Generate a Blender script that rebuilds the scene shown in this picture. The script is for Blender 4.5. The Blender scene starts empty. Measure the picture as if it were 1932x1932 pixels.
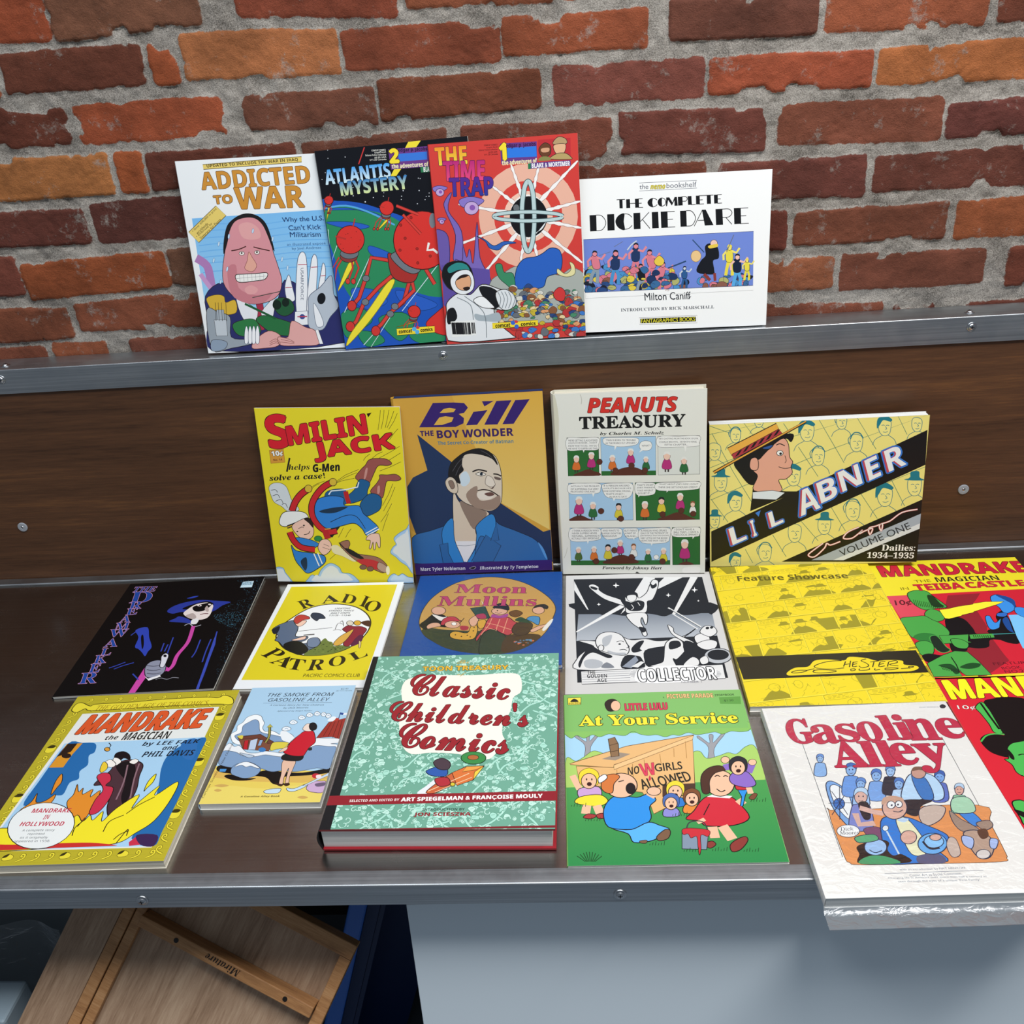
import bpy, bmesh, math, random
from mathutils import Vector, Matrix
from mathutils.geometry import tessellate_polygon
import numpy as np

S = bpy.context.scene
COL = S.collection
# ---------------------------------------------------------------- camera
cam = bpy.data.cameras.new('camera'); camo = bpy.data.objects.new('camera', cam); COL.objects.link(camo)
cam.sensor_fit = 'HORIZONTAL'; cam.sensor_width = 36.0; cam.lens = 36.0 * 1708.4 / 1932
cam.clip_start = 0.02; cam.clip_end = 60
camo.matrix_world = Matrix(((0.996729, 0.042048, 0.069016, 0.0), (0.041063, 0.472037, -0.880622, 0.0),
                            (-0.069607, 0.880576, 0.468766, 0.742), (0, 0, 0, 1)))
S.camera = camo
# ---------------------------------------------------------------- world, lamps, exposure
S.view_settings.view_transform = 'Standard'; S.view_settings.look = 'None'
S.view_settings.exposure = 0.0; S.view_settings.gamma = 1.0; S.view_settings.use_curve_mapping = False
wd = bpy.data.worlds.new('room_light'); S.world = wd; wd.use_nodes = True
wn = wd.node_tree.nodes; bgn = wn['Background']
bgn.inputs[0].default_value = (0.62, 0.72, 0.84, 1); bgn.inputs[1].default_value = 0.24
def lamp(name, loc, target, sx, sy, power, col):
    d = bpy.data.lights.new(name, 'AREA'); d.shape = 'RECTANGLE'; d.size = sx; d.size_y = sy; d.energy = power; d.color = col
    o = bpy.data.objects.new(name, d); COL.objects.link(o); o.location = loc
    o.rotation_euler = (Vector(target) - Vector(loc)).to_track_quat('-Z', 'Y').to_euler()
    return o
lamp('ceiling_light_right', (0.7, 0.33, 2.1), (0.35, 0.9, 0.0), 1.3, 0.2, 47, (1.0, 0.985, 0.965))
lamp('ceiling_light_left', (-0.8, 0.3, 2.15), (-0.4, 0.9, 0.0), 1.3, 0.2, 17, (0.93, 0.97, 1.0))
# ---------------------------------------------------------------- measured data
POSES = {
    'addicted': ('L',-0.4064,1.237,0.3614,6.68,0.69,0.0,0.2178,0.2579,0.004),
    'atlantis': ('L',-0.2127,1.2318,0.3621,6.68,-1.48,0.0,0.2026,0.2621,0.0038),
    'trap': ('L',-0.0711,1.2268,0.3603,6.79,-0.4,0.0,0.1938,0.2606,0.0038),
    'dickie': ('L',0.1379,1.2318,0.3625,9.0,0.77,0.0,0.2698,0.2007,0.008),
    'smilin': ('L',-0.3607,1.18,0.0027,7.31,1.35,-2.8,0.2162,0.2788,0.003),
    'bill': ('L',-0.1443,1.195,0.0014,3.59,-0.39,-0.8,0.2152,0.2875,0.0105),
    'peanuts': ('L',0.0849,1.1733,0.0031,4.26,-0.81,-4.38,0.2131,0.2857,0.022),
    'abner': ('L',0.35,1.1745,0.0066,5.35,-1.75,-4.6,0.2974,0.2253,0.018),
    'dream': ('F',-0.713,1.196,2.2,0.2175,0.278,0.004),
    'radio': ('F',-0.451,1.1775,-1.6,0.184,0.2535,0.004),
    'moon': ('F',-0.2425,1.184,-0.6,0.2195,0.23,0.006),
    'gac': ('F',-0.017,1.1755,-0.9,0.2152,0.279,0.002),
    'chester': ('F',0.2,1.1745,-0.1,0.23,0.3175,0.008),
    'teiba': ('F',0.432,1.18,-0.2,0.2145,0.2755,0.003),
    'mand': ('F',-0.66,0.909,1.1,0.2163,0.2742,0.011),
    'smoke': ('F',-0.429,0.919,-0.3,0.1373,0.2008,0.009),
    'toon': ('F',-0.271,0.948,-1.0,0.243,0.2903,0.03),
    'service': ('F',-0.023,0.8945,0.27,0.2178,0.263,0.003),
    'gas': ('F',0.211,0.8465,1.2,0.2127,0.2656,0.013),
    'man3': ('F',0.433,0.907,0.05,0.2145,0.2755,0.003),
}
BRICKS = [
    (0,[-738,835,-640,830,-640,772,-738,773],'9c4420'),(0,[-634,828,-442,820,-442,775,-634,769],'7d4c36'),(0,[-395,833,-193,824,-193,766,-395,781],'8a3e26'),
    (0,[-182,826,-1,818,-1,769,-182,774],'8f4a2c'),(1,[-717,760,-529,759,-529,713,-717,712],'6b3524'),(1,[-520,758,-485,758,-485,711,-520,712],'a84e22'),
    (1,[-477,768,-274,759,-274,707,-477,714],'b96c3a'),(1,[-268,755,-70,755,-70,708,-268,710],'8f4328'),(1,[-64,755,115,754,115,711,-64,714],'9a4a28'),(1,[141,762,322,756,322,712,141,715],'6e3c2e'),
    (1,[332,759,525,753,525,705,332,712],'a0502e'),(1,[537,755,698,751,698,705,537,709],'7a3c28'),(2,[-830,698,-649,693,-649,648,-830,649],'6a3222'),(2,[-638,694,-438,692,-438,646,-638,647],'a04824'),
    (2,[-410,691,-236,690,-236,645,-410,649],'7c4634'),(2,[-230,698,-21,696,-21,650,-230,649],'7c4028'),(2,[-4,697,186,696,186,650,-4,651],'86453a'),(2,[193,693,394,690,394,647,193,652],'a54a2a'),
    (2,[401,690,594,691,594,643,401,649],'b3642e'),(3,[-825,636,-609,634,-609,581,-825,582],'b46c32'),(3,[-599,633,-562,632,-562,580,-599,583],'a8501f'),
    (3,[-556,630,-352,630,-352,584,-556,582],'6b3426'),(3,[-341,629,-146,635,-146,589,-341,583],'7a4434'),(3,[-128,636,68,633,68,583,-128,584],'7c4030'),(3,[79,639,267,631,267,579,79,589],'743a30'),
    (3,[283,635,489,629,489,578,283,586],'844632'),(3,[496,620,691,624,691,578,496,580],'6a342e'),(4,[-888,570,-662,565,-662,518,-888,521],'6a342a'),(4,[-651,571,-428,575,-428,520,-651,518],'5e2f28'),
    (4,[-413,576,-207,576,-207,523,-413,523],'7a3c2a'),(4,[-193,576,8,575,8,521,-193,524],'743a30'),(4,[22,576,191,571,191,523,22,527],'7a3c2a'),(4,[210,567,399,567,399,515,210,522],'70382f'),
    (4,[412,563,645,566,645,516,412,519],'6e382c'),(5,[-960,511,-781,508,-781,452,-960,456],'7e3e30'),(5,[-777,496,-563,501,-563,452,-777,443],'98491f'),
    (5,[-558,504,-351,505,-351,454,-558,452],'6e4634'),(5,[-336,506,-127,507,-127,457,-336,454],'7a3c2a'),(5,[-112,507,85,506,85,455,-112,457],'743a30'),(5,[99,506,303,503,303,451,99,455],'74362a'),
    (5,[313,499,513,501,513,453,313,456],'80442f'),(5,[526,500,726,500,726,453,526,451],'9c5028'),(6,[-957,437,-727,430,-727,387,-957,381],'84452c'),(6,[-715,435,-487,441,-487,391,-715,394],'8e4a30'),
    (6,[-472,441,-262,442,-262,392,-472,392],'7a3c2a'),(6,[-247,443,-50,442,-50,393,-247,393],'743a30'),(6,[-35,441,158,439,158,393,-35,393],'7a3c2a'),(6,[173,438,370,437,370,395,173,391],'9a5636'),
    (6,[380,439,573,436,573,390,380,389],'7c4230'),(6,[603,436,776,437,776,384,603,383],'7a3a28'),(7,[-1015,380,-778,373,-778,320,-1015,316],'84442e'),
    (7,[-766,378,-684,377,-684,322,-766,320],'9a5030'),(7,[-648,377,-429,381,-429,326,-648,322],'7c4232'),(7,[-413,380,-208,381,-208,325,-413,325],'7a3c2a'),
    (7,[-193,382,23,380,23,325,-193,326],'743a30'),(7,[38,380,234,377,234,323,38,324],'7a3c2a'),(7,[249,377,445,369,445,317,249,324],'82432f'),(7,[460,366,673,360,673,316,460,316],'6a3428'),
]
# cover art: flat ink shapes in tenths of a millimetre from the cover corner
ART = {}
ART['addicted'] = [
 ('ink','4a7ab0',4),('p','eff3f5',[0,0,871,0,871,1032,0,1032]),('p','e9cf70',[147,24,539,-12,536,15,0,24],('6b5a2c',8)),('t','UPDATED TO INCLUDE THE WAR IN IRAQ','3a3018',[167,25,664,17,168,43],'b'),('t','ADDICTED','cf9038',[121,63,716,58,122,150],'b',{'ol': ('5a3a28',6),'off': 0.015}),('t','TO','cf9038',[176,183,278,182,176,226],'b',{'ol': ('5a3a28',6),'off': 0.02}),
 ('t','WAR','cf9038',[296,149,670,157,294,256],'b',{'ol': ('5a3a28',6),'off': 0.02}),('g','7cbdf0','a9d8f4',[38,293,733,-9,759,715,-15,727]),('l','6fb2ea',12,[51,332,146,-4,336,11,530,-2,719,3],1),('l','6fb2ea',12,[50,365,142,-5,332,10,526,-3,722,2],1),('l','6fb2ea',12,[50,401,135,-5,327,9,521,-3,722,1],1),('l','6fb2ea',12,[50,437,129,-6,321,9,516,-4,724,1],1),
 ('l','6fb2ea',12,[49,470,125,-6,317,8,513,-5,726,0],1),('l','6fb2ea',12,[49,502,119,-6,312,9,508,-4,727,1],1),('l','6fb2ea',12,[48,536,114,-7,308,8,504,-6,728,0],1),('l','6fb2ea',12,[48,582,106,-6,300,8,498,-6,730,0],1),('l','b07fb8',117,[24,501,52,43,60,110,63,157,94,200,139,229],1),('l','c99acb',66,[32,588,27,49,60,98,112,128],1),
 ('b','2c2f68',[38,710,112,-69,187,30,278,82,396,53,463,-66,562,-28,730,27,782,111,757,294,-15,308,-6,159],('2a2320',8)),('b','e8eaf0',[214,719,64,43,129,81,217,16,184,139,112,191,22,131],('2a2320',6)),('p','a8304a',[320,764,40,-1,40,30,21,50,27,147,-24,152,4,49],('3a1420',6)),
 ('b','d9949c',[236,342,63,-46,133,-55,195,-16,218,62,225,147,241,227,250,308,218,381,142,418,49,421,-36,376,-80,306,-72,219,-43,128],('3a2422',8)),('b','1d1a1c',[183,489,5,-46,27,-116,56,-163,117,-199,173,-207,225,-189,260,-150,277,-85,286,-6,276,-19,260,-85,239,-145,203,-179,149,-185,91,-168,54,-121,32,-64]),('b','e3a6a6',[291,344,57,-16,107,18,106,70,17,66]),
 ('b','c87e88',[190,569,52,-17,46,103,138,148,231,139,174,191,75,189,-1,135]),('e','f6efe8',[284,489,15,1,-2,10],('2a2320',6)),('e','f6efe8',[370,488,14,1,-2,10],('2a2320',6)),('e','1a1414',[284,487,5,0,-1,5]),('e','1a1414',[370,486,5,0,-1,5]),('l','4a2420',14,[228,472,42,-5,86,-19],1),('l','4a2420',14,[355,458,40,12,87,24],1),('b','e5aa98',[324,483,14,27,33,74,3,106,-36,87,-15,45],('8a4a4a',6)),
 ('b','f2f2ee',[230,604,46,-4,116,-4,180,-4,164,28,103,36,12,38],('2a2320',10)),('l','8f9096',4,[252,599,-2,39]),('l','8f9096',4,[275,600,-2,39]),('l','8f9096',4,[298,601,-3,39]),('l','8f9096',4,[321,602,-3,39]),('l','8f9096',4,[344,603,-4,39]),('l','8f9096',4,[367,604,-5,39]),('l','8f9096',4,[390,605,-6,39]),('l','8f9096',4,[231,622,171,-6]),('b','e3a4a6',[270,680,38,-18,74,4,52,30,10,28]),
 ('t','Why the U.S.','1f3a6a',[535,312,764,314,534,344],'n',{'off': 0.012}),('t',"Can't Kick",'1f3a6a',[564,354,744,357,564,381],'n',{'off': 0.012}),('t','Militarism','1f3a6a',[567,390,737,396,566,417],'n',{'off': 0.012}),('t','an illustrated exposé','2f5a90',[542,447,758,450,542,466],'n'),('t','by Joel Andreas','2f5a90',[568,470,730,471,568,488],'n'),('E','cfe6f6',[164,432,5,1,-5,13]),
 ('E','cfe6f6',[120,519,5,1,-5,13]),('E','cfe6f6',[188,569,5,1,-5,13]),('E','cfe6f6',[140,634,5,1,-5,13]),('E','cfe6f6',[468,421,5,1,-4,13]),('E','cfe6f6',[504,531,5,1,-4,13]),('E','cfe6f6',[528,578,5,1,-4,13]),('E','cfe6f6',[227,396,5,1,-4,13]),('E','cfe6f6',[365,374,5,1,-4,12]),('b','eef1f6',[623,497,17,60,-20,328,-79,325,-38,61],('44506a',8)),('l','b8405a',10,[589,564,49,1]),
 ('b','eef1f6',[688,513,10,60,-42,300,-84,299,-30,61],('44506a',8)),('l','b8405a',10,[661,581,35,0]),('b','eef1f6',[731,561,6,60,-49,254,-80,253,-23,62],('44506a',8)),('l','b8405a',10,[709,630,26,-1]),('b','eef1f6',[530,615,10,61,15,139,-28,137,-31,62],('44506a',8)),('l','b8405a',10,[501,684,37,0]),('t','USAIRFORCE','44506a',[618,582,594,756,602,582],'n'),
 ('p','eef1f6',[536,819,74,-2,65,75,-14,79],('44506a',8)),('e','2f4a90',[574,848,16,1,-2,14]),('l','b8405a',16,[546,847,56,1]),('b','b9c3d0',[768,630,-67,57,-140,108,-154,182,-163,278,-88,296,-36,228,20,169,1,100],('44506a',8)),('e','14161c',[696,753,22,6,-10,30]),('b','eef1f6',[649,776,27,52,41,122,2,131,-5,65],('44506a',6)),
 ('b','d9b23c',[44,721,59,-16,100,-5,105,29,160,18,156,86,82,97,20,87,6,45],('6a5418',6)),('b','9aa4ae',[32,786,68,17,128,47,116,158,214,177,254,196,105,222,-8,224],('2a2320',8)),('p','c4ccd4',[65,843,71,3,63,93,-2,91],('2a2320',6)),('p','aab4be',[89,788,42,2,36,57,-6,56],('2a2320',6)),('l','2a2320',6,[89,747,-13,103]),('l','2a2320',6,[106,748,-12,103]),('l','2a2320',6,[124,749,-12,103]),
 ('l','2a2320',6,[149,750,-12,103]),('b','2f7a44',[167,875,69,-25,132,-22,159,35,125,69,26,61],('2a2320',8)),('b','2a7040',[306,853,47,-22,142,3,236,45,238,81,171,99,88,81,36,44],('2a2320',8)),('l','1f5a34',31,[257,762,164,90]),('b','245a38',[420,762,46,-25,100,-9,114,46,59,78,13,56],('2a2320',8)),('e','14241c',[439,776,25,1,-4,27]),('e','14241c',[490,765,21,1,-4,24]),
 ('l','3a4a40',10,[305,730,166,-27]),('b','e3aaa6',[280,971,88,-52,154,-21,132,34,44,45,-20,42],('6a3a34',8)),('b','e3aaa6',[510,869,74,38,127,61,142,136,23,141,-83,133,-91,87,-34,89],('6a3a34',8)),('l','8a4a44',6,[365,982,39,-16,64,6],1),('l','8a4a44',6,[434,957,41,12,74,31],1),('l','8a4a44',6,[364,992,38,-15,64,2],1),('l','8a4a44',6,[432,971,41,9,75,21],1),
 ('l','8a4a44',6,[362,1002,38,-14,65,-2],1),('l','8a4a44',6,[430,985,42,7,77,11],1),('p','f2f4f6',[638,927,18,-3,36,79,14,79],('2a2320',6)),('b','f4f5f8',[246,886,5,35,-6,94,-25,95,-16,34],('44506a',6)),('b','f4f5f8',[267,886,5,36,-5,95,-24,96,-16,35],('44506a',6)),('b','f4f5f8',[288,886,6,36,-5,96,-24,97,-16,36],('44506a',6)),('b','f4f5f8',[310,886,5,38,-6,97,-24,98,-16,36],('44506a',6)),
 ('b','8fa0b4',[30,960,58,-1,90,18,63,53,-7,58],('2a2320',6)),('p','e9cf70',[7,363,175,-128,223,-76,47,57],('6b5a2c',8)),('t','• Over 500,000 in print','4a3c18',[26,356,179,243,34,367],'n'),('t','worldwide','4a3c18',[46,366,116,316,54,378],'n'),('t','• Endorsed by','4a3c18',[43,384,140,318,51,396],'n'),('t','Veterans for Peace','4a3c18',[61,394,192,298,69,405],'n'),
]
ART['atlantis'] = [
 ('ink','5a1a18',7),('p','0c0e16',[0,0,810,0,810,1048,0,1048]),('e','e8eef6',[342,216,2,0,0,2]),('e','e8eef6',[551,291,2,0,0,2]),('e','e8eef6',[38,110,2,0,0,2]),('e','e8eef6',[422,96,3,0,0,3]),('e','e8eef6',[15,142,2,0,0,2]),('e','e8eef6',[174,196,3,0,0,2]),('e','e8eef6',[335,237,2,0,0,2]),('e','e8eef6',[229,274,4,0,0,3]),('e','e8eef6',[559,276,2,0,0,2]),('e','e8eef6',[413,178,2,0,0,2]),
 ('e','e8eef6',[261,138,2,0,0,2]),('e','e8eef6',[276,256,3,0,0,2]),('e','e8eef6',[181,126,2,0,0,2]),('e','e8eef6',[345,34,3,0,0,2]),('e','e8eef6',[440,236,3,0,0,3]),('e','e8eef6',[232,194,2,0,0,3]),('e','e8eef6',[212,126,2,0,0,2]),('e','e8eef6',[624,101,3,0,0,3]),('e','e8eef6',[461,158,3,0,0,2]),('e','e8eef6',[64,41,2,0,0,2]),('e','e8eef6',[82,147,2,0,0,3]),('e','e8eef6',[432,174,3,0,0,2]),
 ('e','e8eef6',[574,276,3,0,0,2]),('e','e8eef6',[525,243,3,0,0,3]),('e','e8eef6',[408,121,3,0,0,2]),('e','e8eef6',[114,201,3,0,0,3]),('e','e8eef6',[538,184,2,0,0,2]),('e','e8eef6',[577,260,3,0,0,2]),('e','e8eef6',[156,43,2,0,0,3]),('e','e8eef6',[421,57,2,0,0,2]),('e','e8eef6',[125,203,3,0,0,2]),('e','e8eef6',[170,184,4,0,0,2]),('e','e8eef6',[69,0,2,0,0,3]),('e','e8eef6',[330,254,2,0,0,2]),
 ('e','e8eef6',[424,279,2,0,0,2]),('e','e8eef6',[556,112,3,0,0,2]),('e','e8eef6',[428,263,3,0,0,2]),('e','e8eef6',[476,61,2,0,0,2]),('e','e8eef6',[569,73,3,0,0,3]),('e','e8eef6',[620,140,2,0,0,2]),('e','e8eef6',[507,308,3,0,0,2]),('e','e8eef6',[169,238,3,0,0,2]),('e','e8eef6',[124,234,3,0,0,2]),('e','e8eef6',[183,120,3,0,0,2]),('e','e8eef6',[529,181,3,0,0,2]),('e','e8eef6',[602,252,2,0,0,3]),
 ('b','1f55b8',[-21,264,99,-8,225,14,347,61,469,117,631,238,611,834,0,810,16,295]),('b','2c8a5c',[-10,295,107,-9,240,21,364,63,451,131,538,216,607,315,611,491,519,499,344,436,234,508,110,497,50,395,30,266,4,123]),('b','2a5fc4',[-2,296,114,-2,246,37,352,92,323,66,216,19],('123a7a',7)),('b','2a5fc4',[4,358,137,12,230,42,155,52,53,27],('123a7a',7)),
 ('b','2a5fc4',[219,500,108,48,167,92,101,95,1,47],('123a7a',7)),('b','2a5fc4',[86,718,131,20,188,89,82,121,12,83],('123a7a',7)),('b','2a5fc4',[332,747,127,43,220,99,117,123,23,75],('123a7a',7)),('b','2c8a5c',[6,850,114,-23,170,48,95,99,38,136,-2,116],('14402c',7)),('b','2c8a5c',[211,892,137,-22,195,49,117,134,54,96],('14402c',7)),('b','2c8a5c',[374,996,123,-39,200,17,168,73,52,55],('14402c',7)),
 ('b','2c8a5c',[83,956,108,17,143,70,38,87],('14402c',7)),('l','58a8e0',23,[0,287,122,-3,244,42,371,118],1),('l','d8e8f4',9,[210,562,-186,282]),('l','d8e8f4',9,[279,889,-134,165]),('l','d8e8f4',9,[40,484,-53,74]),('l','d8e8f4',9,[578,632,-228,230]),('l','d8e8f4',9,[413,762,-308,272]),('l','d8e8f4',9,[6,396,-26,83]),('p','f2de3c',[499,-3,66,-1,-86,163,-117,162]),('l','c83a38',14,[222,84,43,-79]),
 ('b','f2e23c',[25,285,9,2,-20,65],('7a6a10',7)),('l','7a2420',11,[11,274,-20,15,-29,35]),('l','d04038',7,[11,274,-20,15,-29,35]),('E','d8423a',[-19,310,4,0,-1,4]),('l','7a2420',11,[17,274,-13,16,-23,36]),('l','d04038',7,[17,274,-13,16,-23,36]),('E','d8423a',[-7,311,4,0,-1,4]),('l','7a2420',11,[32,276,0,17,-12,36]),('l','d04038',7,[32,276,0,17,-12,36]),('E','d8423a',[19,313,4,0,-1,4]),
 ('l','7a2420',11,[37,276,5,18,-7,37]),('l','d04038',7,[37,276,5,18,-7,37]),('E','d8423a',[29,314,4,0,-1,4]),('e','8c3a38',[27,274,15,1,-2,10],('2a2320',7)),('e','6d737c',[30,270,16,1,-2,8],('2a2320',7)),('e','d8352f',[34,248,24,2,-4,22],('3a1414',9)),('e','8a2420',[51,249,1,0,0,1]),('e','8a2420',[20,260,1,0,0,1]),('e','8a2420',[37,244,1,0,0,1]),('e','8a2420',[47,236,1,0,0,1]),
 ('e','8a2420',[17,253,1,0,0,1]),('e','8a2420',[47,260,1,0,0,1]),('e','8a2420',[32,238,1,0,0,1]),('e','8a2420',[28,238,1,0,0,1]),('l','b83430',9,[43,227,5,-12]),('l','b83430',11,[10,240,18,6]),('b','f2e23c',[325,375,15,3,-54,52],('7a6a10',7)),('l','7a2420',14,[302,357,-30,25,-45,57]),('l','d04038',10,[302,357,-30,25,-45,57]),('E','d8423a',[256,415,6,0,-1,7]),
 ('l','7a2420',14,[313,358,-21,26,-37,57]),('l','d04038',10,[313,358,-21,26,-37,57]),('E','d8423a',[275,417,6,0,-1,7]),('l','7a2420',14,[336,360,0,27,-17,59]),('l','d04038',10,[336,360,0,27,-17,59]),('E','d8423a',[318,421,6,0,-1,7]),('l','7a2420',14,[345,360,7,29,-11,60]),('l','d04038',10,[345,360,7,29,-11,60]),('E','d8423a',[333,422,6,0,-1,7]),('e','8c3a38',[329,357,24,2,-2,15],('2a2320',7)),
 ('e','6d737c',[332,350,25,2,-2,14],('2a2320',7)),('e','d8352f',[340,315,38,3,-5,36],('3a1414',9)),('e','8a2420',[366,317,1,0,0,1]),('e','8a2420',[317,335,1,0,0,1]),('e','8a2420',[343,309,1,0,0,1]),('e','8a2420',[359,296,1,0,0,1]),('e','8a2420',[312,323,1,0,0,1]),('e','8a2420',[360,334,1,0,0,1]),('e','8a2420',[335,298,1,0,0,1]),('e','8a2420',[329,300,1,0,0,1]),('l','b83430',9,[352,281,7,-19]),
 ('l','b83430',11,[301,302,27,10]),('b','f2e23c',[87,584,31,6,-82,144],('7a6a10',7)),('l','7a2420',28,[42,546,-64,51,-94,117]),('l','d04038',20,[42,546,-64,51,-94,117]),('E','d8423a',[-56,666,12,1,-2,15]),('l','7a2420',28,[63,548,-44,53,-76,118]),('l','d04038',20,[63,548,-44,53,-76,118]),('E','d8423a',[-16,670,12,1,-2,15]),('l','7a2420',28,[110,552,-1,56,-37,122]),
 ('l','d04038',20,[110,552,-1,56,-37,122]),('E','d8423a',[70,677,12,1,-2,15]),('l','7a2420',28,[127,554,15,57,-23,122]),('l','d04038',20,[127,554,15,57,-23,122]),('E','d8423a',[101,680,12,1,-2,15]),('e','8c3a38',[96,546,48,4,-5,31],('2a2320',7)),('e','6d737c',[102,531,51,4,-4,28],('2a2320',7)),('e','d8352f',[118,460,77,7,-12,73],('3a1414',9)),('e','8a2420',[172,465,3,0,0,2]),
 ('e','8a2420',[72,502,3,0,0,2]),('e','8a2420',[125,449,3,0,0,2]),('e','8a2420',[158,421,3,0,0,2]),('e','8a2420',[62,478,3,0,0,2]),('e','8a2420',[158,500,3,0,0,2]),('e','8a2420',[110,427,3,0,0,2]),('e','8a2420',[98,430,3,0,0,2]),('l','b83430',17,[144,393,16,-39]),('l','b83430',22,[40,435,56,19]),('b','f2e23c',[402,930,14,2,-98,19],('7a6a10',7)),('l','7a2420',12,[382,912,-28,24,-41,54]),
 ('l','d04038',9,[382,912,-28,24,-41,54]),('E','d8423a',[340,968,6,0,-1,7]),('l','7a2420',12,[392,913,-20,25,-34,55]),('l','d04038',9,[392,913,-20,25,-34,55]),('E','d8423a',[357,969,6,0,-1,7]),('l','7a2420',12,[413,915,0,26,-16,56]),('l','d04038',9,[413,915,0,26,-16,56]),('E','d8423a',[396,972,6,0,-1,7]),('l','7a2420',12,[420,916,8,26,-9,56]),('l','d04038',9,[420,916,8,26,-9,56]),
 ('E','d8423a',[410,974,6,0,-1,7]),('e','8c3a38',[406,912,22,2,-2,14],('2a2320',7)),('e','6d737c',[409,905,23,2,-2,13],('2a2320',7)),('e','d8352f',[416,872,35,3,-4,34],('3a1414',9)),('e','8a2420',[440,874,1,0,0,1]),('e','8a2420',[395,891,1,0,0,1]),('e','8a2420',[418,867,1,0,0,1]),('e','8a2420',[433,854,1,0,0,1]),('e','8a2420',[390,880,1,0,0,1]),('e','8a2420',[434,890,1,0,0,1]),
 ('e','8a2420',[411,857,1,0,0,1]),('e','8a2420',[406,858,1,0,0,1]),('l','b83430',9,[426,840,7,-18]),('l','b83430',11,[380,860,25,9]),('b','d8352f',[473,946,57,-52,145,-94,127,61,44,50],('5a1a18',9)),('l','6a1f1c',59,[321,587,-103,-25,-142,67,-201,183,-250,228]),('l','d8423a',41,[321,587,-103,-25,-142,67,-201,183,-250,228]),('l','6a1f1c',59,[345,652,-109,71,-205,152,-262,246,-300,276]),
 ('l','d8423a',41,[345,652,-109,71,-205,152,-262,246,-300,276]),('l','6a1f1c',59,[412,706,-48,109,-130,159,-189,220,-222,246]),('l','d8423a',41,[412,706,-48,109,-130,159,-189,220,-222,246]),('l','6a1f1c',59,[423,691,8,65,-95,145]),('l','d8423a',41,[423,691,8,65,-95,145]),('l','6a1f1c',59,[549,733,-39,-83]),('l','d8423a',41,[549,733,-39,-83]),('e','747a82',[173,670,20,2,-3,17],('2a2320',7)),
 ('e','747a82',[150,797,20,2,-3,18],('2a2320',7)),('e','747a82',[312,835,20,2,-2,18],('2a2320',7)),('e','747a82',[281,873,20,2,-2,18],('2a2320',7)),('e','cf3a34',[72,811,25,2,-4,28],('4a1414',9)),('e','cf3a34',[45,924,25,2,-4,28],('4a1414',9)),('e','cf3a34',[186,960,25,2,-4,28],('4a1414',9)),('b','f2e23c',[288,703,43,-8,-10,72,-130,201,-257,312,-282,321,-239,251,-118,128],('8a7a14',7)),
 ('b','a8302c',[310,578,17,-30,122,42,160,69,127,130,61,128,8,88],('2a2320',9)),('b','727882',[325,564,68,-18,154,76,117,104,55,75],('2a2320',9)),('e','d8352f',[509,498,156,14,-19,151],('3a1414',11)),('e','a82a26',[418,478,7,1,-1,7],('5a1614',5)),('e','a82a26',[476,538,7,1,-1,7],('5a1614',5)),('e','a82a26',[464,375,7,1,-1,7],('5a1614',5)),('e','a82a26',[403,408,7,1,-1,7],('5a1614',5)),
 ('e','a82a26',[543,582,7,1,-1,7],('5a1614',5)),('e','a82a26',[470,612,7,1,-1,7],('5a1614',5)),('e','a82a26',[382,537,7,1,-1,7],('5a1614',5)),('l','8a2420',41,[393,308,113,55]),('l','d8423a',25,[393,308,113,55]),('l','8a2420',41,[422,356,84,107]),('l','d8423a',25,[422,356,84,107]),('l','f2f2ee',32,[544,512,-13,38,20,37,42,58]),('e','7a8088',[578,400,18,2,-5,38]),
 ('t','ATLANTIS','38a0ea',[32,97,384,93,32,170],'b',{'ol': ('0a1424',6),'off': 0.02,'g2': 'd8f0f8'}),('t','MYSTERY','2a80c8',[105,164,468,160,106,232],'b',{'ol': ('0a1424',6),'off': 0.02,'g2': 'd8e8a0'}),('p','6a3a86',[388,27,212,3,204,102,2,99]),('p','3a78d8',[438,53,152,3,149,41,-3,38]),('t','2','f6e03a',[394,27,439,29,391,93],'b',{'ol': ('3a2a10',6),'off': 0.06}),
 ('t','edgar p. jacobs','1c1028',[441,26,594,32,440,49],'b'),('t','the adventures of','f0e8c0',[396,100,591,105,396,122],'b',{'off': 0.02}),('p','2c7a50',[546,128,47,2,46,28,1,27]),('t','BLA','f4f4f4',[562,130,593,130,561,153],'b'),('t','COMCAT COMICS','d8d8d0',[300,20,375,23,300,29],'b'),('t','Graphic Novel','d8d8d0',[314,33,374,34,314,42],'b'),
 ('t','Science Fiction Collection','d8d8d0',[264,40,374,46,264,49],'b'),('t','$6.95 USA','d8d8d0',[311,56,374,58,310,65],'b'),('t','$11.25 Canada','d8d8d0',[284,65,372,69,284,74],'b'),('p','f4dc34',[305,958,215,1,212,38,-2,37],('2a2320',5)),('t','comcat','141414',[315,967,390,966,315,986],'b',{'off': 0.03}),('t','comics','141414',[438,967,506,966,439,987],'b',{'off': 0.03}),
 ('e','58b0e8',[404,968,13,1,-2,12]),('e','58b0e8',[419,985,12,1,-2,12]),('e','d84040',[425,961,10,1,-1,8]),
]
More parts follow.
